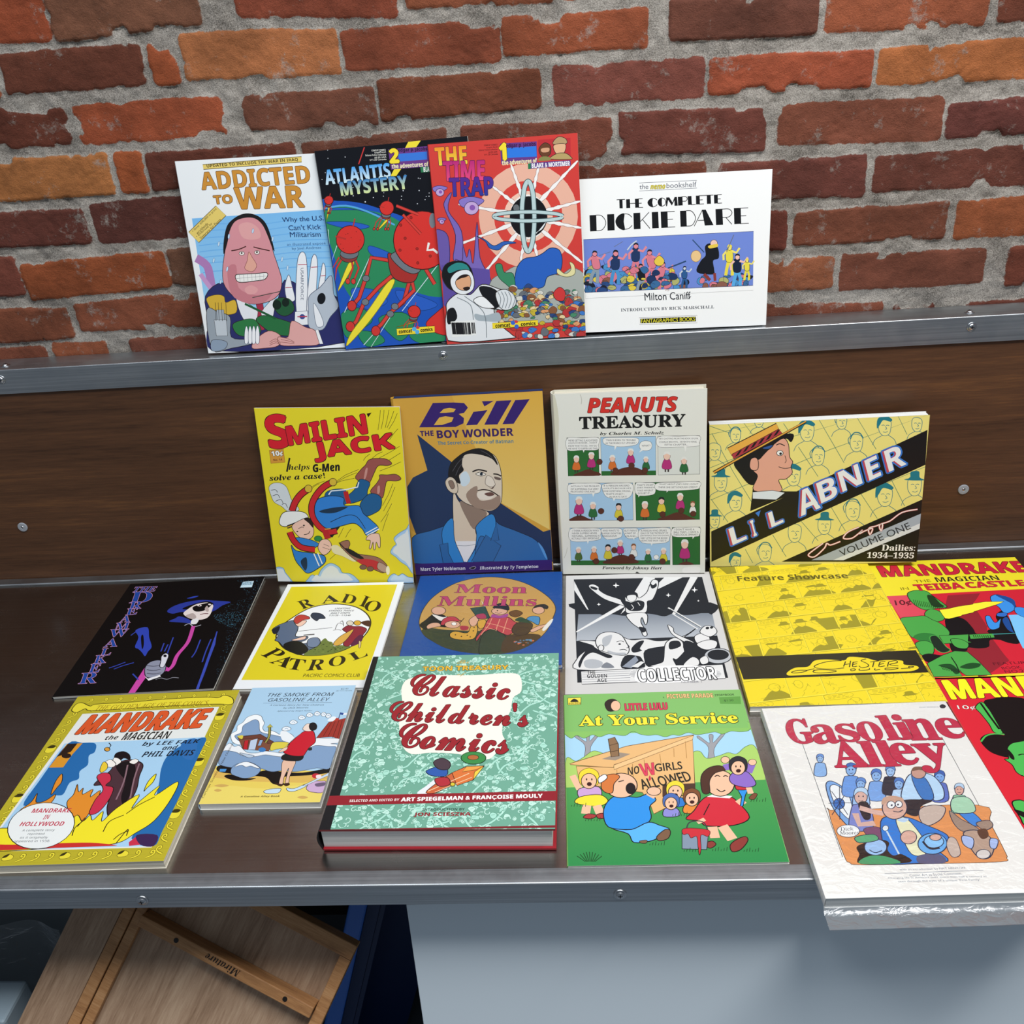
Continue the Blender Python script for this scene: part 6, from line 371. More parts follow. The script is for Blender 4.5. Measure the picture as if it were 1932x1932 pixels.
ART['smoke'] = [
 ('ink','3a4658',6),('p','a9cce6',[0,0,549,0,549,803,0,803]),('p','e2ca5e',[-8,568,573,50,565,237,4,235]),('p','d8b25a',[0,598,558,26,558,67,442,87,288,78,133,68,10,42]),('b','e6d26a',[-14,720,113,-26,292,-4,566,-26,571,85,12,82]),('b','14110f',[11,565,57,11,192,44,234,37,325,48,415,56,540,29,538,59,441,74,326,83,348,130,294,123,247,81,155,67,14,40]),
 ('B','eef2f4',[0,353,20,-26,13,-60,33,-87,42,-121,74,-141,110,-132,128,-104,145,-76,146,-42,168,-15,194,-21,226,-6,244,7,264,-5,305,9,327,43,313,75,151,82,40,66]),('B','7f9cc0',[23,367,25,-26,19,-73,39,-99,66,-119,92,-98,115,-36,149,-15,199,-1,252,21,251,53,77,54]),
 ('B','e6eaee',[0,437,16,-22,46,2,68,-4,118,42,166,49,208,38,256,46,303,53,342,29,417,-32,436,-45,478,-43,515,-42,553,-35,554,-9,514,-4,548,4,550,35,443,76,179,93,1,57]),('B','7f9cc0',[0,531,-3,-62,63,-54,108,-27,165,-20,216,-31,292,-16,352,-27,411,-57,440,-87,510,-79,547,-71,546,3,543,69,485,62,423,78,380,83,326,75,274,80,205,55,98,52,19,31]),('B','b4c4d6',[84,484,38,8,79,21,55,33]),
 ('B','7f9cc0',[79,594,8,-30,43,-47,79,-46,122,-21,143,4,131,39,93,56,47,49,14,30]),('B','e9edf0',[91,576,15,-23,48,-32,89,-15,123,10,105,9,75,-4,54,2,28,-11]),('b','14110f',[60,635,29,-11,94,14,156,16,116,29,49,25]),('p','7a4a38',[38,370,108,-13,200,49,186,80,188,106,56,89],('1a1614',6)),('p','6a3c30',[39,374,109,-18,201,45,168,50,105,10,24,17],('1a1614',6)),
 ('p','b8242c',[83,401,19,-6,32,59,11,58],('1a1614',6)),('p','b8c8e0',[112,399,33,-12,43,65,8,64],('1a1614',5)),('p','8aa8d0',[158,397,16,1,16,39,0,39],('1a1614',5)),('b','d8c84a',[37,367,26,-5,30,21,14,14]),('e','3a78b8',[189,465,18,0,5,16]),('l','1a1614',35,[191,417,5,-45,-13,-119],1),('l','9a9448',21,[191,417,5,-45,-13,-115],1),('p','b8b050',[166,308,10,-23,30,-1],('1a1614',5)),
 ('b','d8c84a',[224,450,4,-32,39,-37,82,-29,82,3,35,14,10,23],('1a1614',6)),('l','7a7a40',13,[273,407,7,-36],1),('b','e6eaee',[245,347,15,-13,49,9,81,42,60,67,24,53]),('B','e6eef4',[246,325,5,-15,18,-20,36,-13,46,0,35,10,14,11]),('l','6a88b0',6,[260,324,7,-6,19,2],1),('B','e6eef4',[272,278,4,-14,14,-20,30,-12,40,0,30,11,13,12]),('l','6a88b0',6,[284,278,6,-7,16,2],1),
 ('B','e6eef4',[308,246,3,-16,12,-21,27,-13,36,-1,28,10,12,11]),('l','6a88b0',6,[318,244,6,-6,15,2],1),('B','e6eef4',[344,228,3,-16,12,-21,26,-14,34,-1,27,10,12,11]),('l','6a88b0',6,[354,226,5,-6,14,2],1),('B','e6eef4',[381,219,3,-15,11,-21,24,-13,32,0,25,11,11,11]),('l','6a88b0',6,[390,218,5,-7,14,2],1),('B','e6eef4',[418,225,2,-15,9,-21,20,-13,27,0,21,11,10,11]),
 ('l','6a88b0',6,[426,224,4,-7,11,2],1),('B','e6eef4',[444,236,2,-15,9,-20,21,-13,28,0,22,11,9,12]),('l','6a88b0',6,[452,235,4,-7,12,2],1),('p','9a3028',[434,392,36,-111,119,-139,114,10,74,-7],('1a1614',6)),('b','b03a30',[478,274,9,-23,38,-19,32,-2]),('l','4a1410',6,[484,282,-18,98]),('l','4a1410',6,[501,276,-11,110]),('l','4a1410',6,[518,270,-4,122]),('l','4a1410',6,[534,265,4,133]),
 ('b','e6eef4',[460,267,20,-27,40,-19,28,8]),('l','2a3a70',10,[514,255,-1,-45]),('p','2a4a90',[513,210,18,6,17,20,1,16]),('p','e8e8ee',[531,216,16,-2,17,14,-1,14]),('b','e0b8a0',[312,540,58,2,62,50,59,103,65,144,50,149,44,97,40,49,34,108,39,149,21,148,14,84],('1a1614',6)),('b','3a2418',[312,682,24,6,42,12,36,23,18,16]),('b','3a2418',[353,689,24,-5,32,6,17,15]),
 ('b','1c1a1c',[300,530,9,-33,96,-25,97,12,40,14]),('b','c41c2e',[303,440,21,-38,47,-83,66,-99,103,-98,127,-48,132,-15,113,16,104,53,95,72,45,70,-3,47,3,13,10,-12],('1a1614',8)),('b','e6c4b0',[274,483,19,-27,37,-30,33,-11,19,-2],('1a1614',5)),('b','26262a',[412,468,12,-15,21,4,9,10]),('b','e8d4c8',[350,324,10,-33,30,-32,50,15,19,17],('1a1614',6)),
 ('b','16141a',[378,312,0,-27,22,-30,40,-6,40,21,18,27]),('l','8a8a94',6,[297,452,23,-50,53,-95],1),('b','c0d8ea',[275,732,30,-13,71,-15,78,-4,68,13,21,15],('1a1614',6)),('b','c0d8ea',[377,715,35,4,84,-24,88,-9,40,21,9,17],('1a1614',6)),('b','c8a8cc',[467,714,13,-34,59,-38,82,-32,84,30,33,29,9,17],('1a1614',6)),('b','6a5a74',[502,692,44,-7,44,13,11,18]),
 ('p','c4d4e4',[447,702,102,-78,104,-58,13,1],('1a1614',5)),('b','c02a34',[474,640,10,-12,34,-5,26,18,8,14]),('b','f0dcdc',[494,640,19,-2,27,15,6,18]),('p','4a90d0',[25,587,32,1,31,19,2,18]),('b','cba65a',[33,693,32,-9,70,1,38,10]),('b','cba65a',[43,722,14,-9,35,0,21,9]),('b','cba65a',[439,772,23,-8,51,2,28,10]),('t','THE SMOKE FROM','1c2634',[100,46,447,54,100,74],'i'),
 ('t','GASOLINE ALLEY','1c2634',[113,87,435,94,114,114],'i'),('l','4a5a70',5,[94,125,359,8]),('t','A Cartoon Story for New Children','2a3648',[134,135,415,143,134,151],'i'),('t','by Dick Moores','2a3648',[210,160,340,161,210,175],'i'),('t','Afterword by Ralph Nader','2a3648',[185,184,366,187,185,196],'i'),('t','$2.45','2a3648',[477,21,515,21,477,33],'i'),
 ('t','($3.75 in Canada)','2a3648',[454,38,537,39,454,47],'i'),('t','A Gasoline Alley Book','4a3a14',[176,757,358,758,178,770],'bi'),('t','Cartoon Stories for New Children','3a3420',[-1,766,24,412,13,768],'i'),
]
ART['toon'] = [
 ('ink','3a1a10',9),('p','6fa792',[0,0,972,0,972,1161,0,1161]),('f','vine_pattern',17),('b','f2efe2',[194,252,25,-64,133,-88,344,-82,516,-94,586,-70,599,47,562,97,554,196,527,272,526,347,542,402,509,472,463,514,336,477,210,467,124,474,69,411,31,262,35,165,14,84]),('t','Classic','98232c',[234,150,733,200,238,314],'k',{'ol': ('2a1014',6),'off': 0.018}),
 ('t',"Children's",'98232c',[161,339,828,396,170,499],'k',{'ol': ('2a1014',6),'off': 0.018}),('t','Comics','98232c',[239,516,750,572,244,679],'k',{'ol': ('2a1014',6),'off': 0.018}),('t','The','caa23a',[450,44,514,42,451,74],'k'),('t','TOON TREASURY','e0b23a',[278,92,716,92,280,128],'b',{'ol': ('3a2c14',4),'off': 0.03}),('t','of','caa23a',[462,149,507,147,463,177],'k'),
 ('b','e2e6ea',[379,963,35,-43,77,-91,130,-99,60,4]),('B','c8623a',[419,951,94,-103,147,-123,147,-62,75,-11,31,13]),('P','d8743a',[516,844,60,-37,137,-40,95,46,30,77]),('p','e8a04a',[576,807,77,-3,44,21,-15,33],('3a1a10',7)),('p','f0cc4a',[615,841,39,-35,-1,47],('3a1a10',7)),('l','e8c8a0',11,[425,952,167,-103]),('l','e8c8a0',9,[455,958,151,-85]),('e','3a8a48',[602,755,56,1,4,39],('16381e',9)),
 ('e','b0683a',[600,752,25,0,2,16],('16381e',7)),('b','2f5aa8',[401,830,52,-25,91,-8,90,34,35,33,9,20],('16203a',9)),('b','b0303a',[445,880,53,-8,70,33,24,44],('2a1014',9)),('b','4a3a44',[425,779,34,-25,74,1,73,43,30,43],('1a1418',9)),('e','d8c23a',[527,913,11,0,1,11],('3a2c14',9)),('p','8e1f2a',[-8,975,985,-19,983,35,5,54]),('t','SELECTED AND EDITED BY','f0e4e0',[94,997,308,992,94,1011],'b'),
 ('t','ART SPIEGELMAN & FRANÇOISE MOULY','f6f2f0',[316,988,916,972,317,1014],'b',{'off': 0.03}),('t','INTRODUCTION BY','24443c',[416,1048,594,1047,416,1062],'b'),('t','JON SCIESZKA','8e1f2a',[385,1072,622,1071,385,1095],'b',{'off': 0.02}),('p','16161a',[-3,0,31,-1,51,1167,-4,1167]),('p','8e1f2a',[-5,975,64,-2,64,52,0,54]),('p','7d2028',[46,1160,475,-8,928,-17,929,-5,476,2,2,8]),
]
ART['service'] = [
 ('ink','1a1614',9),('p','7fb866',[0,0,871,0,871,1052,0,1052]),('p','a4d0ea',[0,290,868,2,878,116,854,328,1,334]),('b','9a9aa0',[86,468,6,-102,-40,-161,-33,-175,13,-126,12,-179,31,-178,30,-130,76,-196,85,-186,32,-91,34,2],('5a5a60',6)),('b','9a9aa0',[636,504,19,-104,-21,-166,-12,-179,28,-130,34,-184,53,-183,46,-133,102,-201,109,-190,44,-94,34,2],('5a5a60',6)),
 ('b','86bd62',[0,285,29,31,56,12,90,33,130,11,163,27,204,9,238,15,284,22,320,-6,351,15,390,26,430,23,468,39,503,26,535,32,577,14,614,30,662,23,702,15,733,31,775,13,820,19,862,7,860,-53,544,-36,139,-33,-2,-20],('3a5a2a',6)),('p','7fb866',[2,5,876,3,859,272,-4,265]),('b','a8cc6a',[4,447,42,20,81,-6,122,-42,161,-31,204,7,226,63,206,184,-4,185],('3a5a2a',6)),
 ('b','a8cc6a',[570,450,42,-26,67,21,127,5,168,-12,204,-2,251,-46,291,-54,306,30,296,169,-24,175],('3a5a2a',6)),('g','4a9a50','2f8a4c',[1,628,870,-18,868,428,1,430]),('p','e3b478',[19,482,266,-104,582,-167,553,-144,468,-91,200,14,195,34,3,6],('6a4a24',9)),('p','e3b478',[48,498,170,16,545,-169,509,178,476,201,320,293,312,253,283,170,13,110],('6a4a24',9)),
 ('p','ecc088',[218,498,383,-180,372,-150,-1,29],('6a4a24',6)),('l','a8783c',6,[302,494,-4,88]),('l','a8783c',6,[430,436,0,63]),('l','a8783c',6,[356,469,-1,45]),('l','a8783c',6,[498,401,-5,55]),('l','a8783c',6,[229,527,-4,163]),('l','a8783c',6,[556,356,-8,111]),('p','9a8a7a',[166,458,84,-39,132,-28,61,11]),('p','8a6a4a',[202,328,31,-12,45,35,43,114,7,118,4,62],('3a2a1a',9)),
 ('l','4a3420',9,[207,371,37,-13]),('l','4a3420',9,[206,413,40,-8]),('p','4a3024',[422,625,143,-4,133,67,-8,71]),('t','NO','262218',[278,516,330,506,276,564],'b'),('t','W','d8405a',[329,497,397,489,338,570],'b',{'ol': ('8a1a30',4)}),('t','GIRLS','262218',[399,498,521,486,399,546],'n',{'off': 0.02}),('t','ALLOWED','262218',[320,593,541,547,333,652],'n',{'off': 0.02}),
 ('b','c8304a',[372,568,4,21,-4,32,-7,21]),('l','ecbc9c',73,[60,642,-18,-51,-30,-86]),('l','ecbc9c',69,[131,594,14,-43]),('B','c8a0d0',[57,638,85,-10,91,49,5,55]),('B','f0dc3a',[36,716,26,-32,110,-41,144,-3,106,24,46,18]),('l','ecbc9c',95,[88,734,-8,48]),('l','ecbc9c',95,[130,736,13,48]),('B','a83a3a',[70,802,22,-20,58,-10,33,8]),('B','a83a3a',[125,791,27,-11,45,9,14,20]),
 ('b','f0d43a',[59,592,5,-55,47,-80,85,-52,87,3,69,29,16,27],('1a1614',6)),('E','ecbc9c',[102,592,34,1,-2,46]),('e','1a1614',[92,582,3,0,0,7]),('e','1a1614',[115,583,3,0,0,7]),('e','3a1014',[103,611,10,0,0,11],('1a1614',4)),('b','2f8fe0',[156,776,24,-63,70,-95,148,-80,199,-99,229,-65,198,-26,198,38,158,83,98,96,16,79],('1a1614',11)),
 ('b','5ab0f4',[190,867,76,6,150,-31,195,-14,234,10,189,46,152,67,82,73,62,28],('1a1614',11)),('B','7a5a44',[367,913,39,-37,59,-28,46,9,9,22]),('b','7a5a44',[296,933,29,-3,25,12,4,11],('1a1614',6)),('l','ecbc9c',95,[360,694,27,-32]),('E','ecbc9c',[381,662,30,1,-2,25]),('e','ecbc9c',[242,623,70,2,-5,73],('1a1614',11)),('B','d0763a',[154,629,16,-60,61,-76,85,-57,57,-15,48,35,17,34]),
 ('B','eef2f4',[144,577,30,-23,39,1,5,30]),('E','1a1014',[282,643,20,1,-2,32]),('l','1a1614',13,[231,602,25,-8]),('B','2f78c8',[440,702,57,2,60,48,-12,50]),('b','e8d43a',[434,671,9,-47,46,-69,79,-45,76,3,58,25,12,24],('1a1614',6)),('E','ecbc9c',[472,671,30,1,-5,40]),('e','1a1614',[464,662,3,0,-1,6]),('e','1a1614',[484,663,3,0,-1,6]),('e','3a1014',[471,688,9,0,-1,9],('1a1614',4)),
 ('B','e08a3a',[506,743,54,2,56,45,-12,46]),('b','7a4a2a',[501,714,9,-44,45,-64,74,-42,71,2,54,24,11,22],('1a1614',6)),('E','ecbc9c',[537,714,28,1,-5,38]),('e','1a1614',[529,706,3,0,-1,6]),('e','1a1614',[548,706,3,0,-1,6]),('e','3a1014',[536,730,9,0,-1,9],('1a1614',4)),('B','8a8ad0',[418,762,50,2,54,42,-10,44]),('b','4a6ab0',[412,735,8,-41,41,-60,70,-39,68,2,52,22,11,21],('1a1614',6)),
 ('E','ecbc9c',[446,735,26,1,-4,35]),('e','1a1614',[439,728,2,0,-1,6]),('e','1a1614',[456,728,2,0,-1,6]),('e','3a1014',[446,750,8,0,-1,8],('1a1614',4)),('b','cc2a3a',[574,725,41,-27,124,-20,154,13,186,97,114,137,4,137,-22,110,-76,97,-38,55],('1a1614',11)),('l','1a1614',11,[608,742,-34,62]),('l','ecbc9c',99,[600,867,2,59]),('l','ecbc9c',112,[642,864,28,72]),
 ('B','8a3a34',[565,948,24,-7,35,11,12,29,-3,21]),('B','8a3a34',[656,964,31,-28,68,-42,74,-20,38,23,3,33]),('p','eeeeec',[602,702,26,-12,109,-1,94,12]),('e','ecbc9c',[672,625,61,2,-12,76],('1a1614',11)),('B','4a2a1e',[588,676,7,-92,46,-143,98,-157,125,-131,72,-112,40,-65,30,2]),('l','1a1614',13,[654,586,13,-8,24,1],1),('l','1a1614',13,[691,587,11,-6,21,1],1),
 ('l','1a1614',13,[651,658,16,17,35,9],1),('l','ecbc9c',86,[727,746,27,-19]),('P','2f90e0',[739,661,49,-3,27,38,7,97,-5,97,10,45]),('B','c8303a',[743,623,56,-5,51,39,-7,42]),('l','ecbc9c',95,[554,827,9,16]),('l','3a3a40',13,[489,890,21,-49,75,-51,89,-9],1),('P','8090a4',[474,882,108,7,85,102,-12,96]),
 ('b','c8303a',[476,878,36,-6,107,7,99,40,71,32,62,98,51,133,50,98,53,39,29,46,20,24,0,27],('1a1614',6)),('l','8a6ac0',86,[726,545,-10,-35]),('l','8a6ac0',86,[803,565,26,-51]),('e','ecbc9c',[717,484,19,1,-4,21],('1a1614',6)),('e','ecbc9c',[834,503,18,1,-4,19],('1a1614',6)),('B','8a6ac0',[718,588,37,-33,85,-23,106,46,62,66,5,43]),('l','ecbc9c',64,[789,654,2,37]),
 ('b','7a4a34',[778,715,26,-27,39,-19,19,9],('1a1614',6)),('b','26242c',[726,536,12,-50,52,-73,84,-48,78,3,58,27,11,25],('1a1614',6)),('E','ecbc9c',[765,536,31,1,-8,43]),('e','1a1614',[757,527,3,0,-1,7]),('e','1a1614',[777,528,3,0,-1,7]),('e','3a1014',[763,554,10,0,-2,10],('1a1614',4)),('l','1c4a26',6,[78,821,3,-9]),('l','1c4a26',6,[90,822,4,-16]),('l','1c4a26',6,[102,822,4,-22]),
 ('l','1c4a26',6,[114,822,3,-9]),('l','1c4a26',6,[126,823,4,-16]),('l','1c4a26',6,[138,823,4,-22]),('l','1c4a26',6,[334,956,3,-8]),('l','1c4a26',6,[346,956,3,-14]),('l','1c4a26',6,[357,957,5,-21]),('l','1c4a26',6,[368,957,4,-9]),('l','1c4a26',6,[380,957,4,-14]),('l','1c4a26',6,[392,958,4,-21]),('l','1c4a26',6,[467,992,4,-8]),('l','1c4a26',6,[478,992,5,-14]),('l','1c4a26',6,[490,992,5,-19]),
 ('l','1c4a26',6,[501,993,4,-9]),('l','1c4a26',6,[512,993,5,-14]),('l','1c4a26',6,[524,994,5,-20]),('l','1c4a26',6,[581,991,3,-8]),('l','1c4a26',6,[592,992,4,-15]),('l','1c4a26',6,[603,992,6,-20]),('l','1c4a26',6,[614,992,4,-8]),('l','1c4a26',6,[626,992,4,-14]),('l','1c4a26',6,[637,993,6,-20]),('l','1c4a26',6,[704,998,4,-8]),('l','1c4a26',6,[715,998,5,-14]),('l','1c4a26',6,[726,998,6,-19]),
 ('l','1c4a26',6,[737,999,4,-9]),('l','1c4a26',6,[748,999,6,-14]),('l','1c4a26',6,[760,999,6,-19]),('l','1c4a26',6,[782,736,5,-10]),('l','1c4a26',6,[794,736,6,-16]),('l','1c4a26',6,[806,736,7,-22]),('l','1c4a26',6,[818,737,4,-10]),('l','1c4a26',6,[830,737,6,-16]),('l','1c4a26',6,[842,738,7,-23]),('l','1c4a26',6,[20,740,3,-9]),('l','1c4a26',6,[32,741,3,-17]),('l','1c4a26',6,[45,741,3,-23]),
 ('l','1c4a26',6,[57,742,3,-10]),('l','1c4a26',6,[69,742,3,-16]),('l','1c4a26',6,[81,742,3,-22]),('l','1c4a26',6,[444,805,4,-10]),('l','1c4a26',6,[456,805,4,-15]),('l','1c4a26',6,[468,805,5,-21]),('l','1c4a26',6,[480,806,3,-10]),('l','1c4a26',6,[491,806,5,-16]),('l','1c4a26',6,[503,806,5,-22]),('l','1c4a26',9,[71,1032,-33,-29]),('l','1c4a26',9,[76,1032,-25,-37]),('l','1c4a26',9,[80,1032,-16,-44]),
 ('l','1c4a26',9,[85,1032,-9,-48]),('l','1c4a26',9,[90,1032,-1,-49]),('l','1c4a26',9,[94,1032,8,-47]),('l','1c4a26',9,[98,1033,16,-43]),('l','1c4a26',9,[103,1033,23,-35]),('l','1c4a26',9,[108,1033,30,-27]),('P','f0dc50',[18,25,66,-1,64,51,1,52]),('b','1a1614',[31,50,19,-19,39,-1,35,7,4,6]),('t','GOLDEN','1a1614',[22,60,80,60,22,72],'b'),
 ('b','2a1c16',[199,79,19,-31,48,-35,67,-8,57,45,15,53],('1a1614',6)),('e','ecbc9c',[252,94,24,1,-2,38],('1a1614',6)),('t','LITTLE LULU','d03a54',[297,81,501,82,297,132],'b',{'ol': ('4a1420',4),'off': 0.03}),('t','A','1c3a1c',[486,36,493,36,488,49],'b'),('t','PICTURE PARADE','f0c88a',[508,20,733,22,508,52],'b',{'ol': ('8a3a2a',4)}),('t','STORYBOOK','1c3a1c',[742,31,836,29,742,46],'b'),
 ('p','5f9a48',[759,54,104,-2,98,55,-1,49]),('t','$1.50','1c3a1c',[780,74,825,72,780,89],'n'),('t','At Your Service','f4e23a',[71,159,820,168,70,232],'s',{'ol': ('142814',9),'off': 0.03}),
]
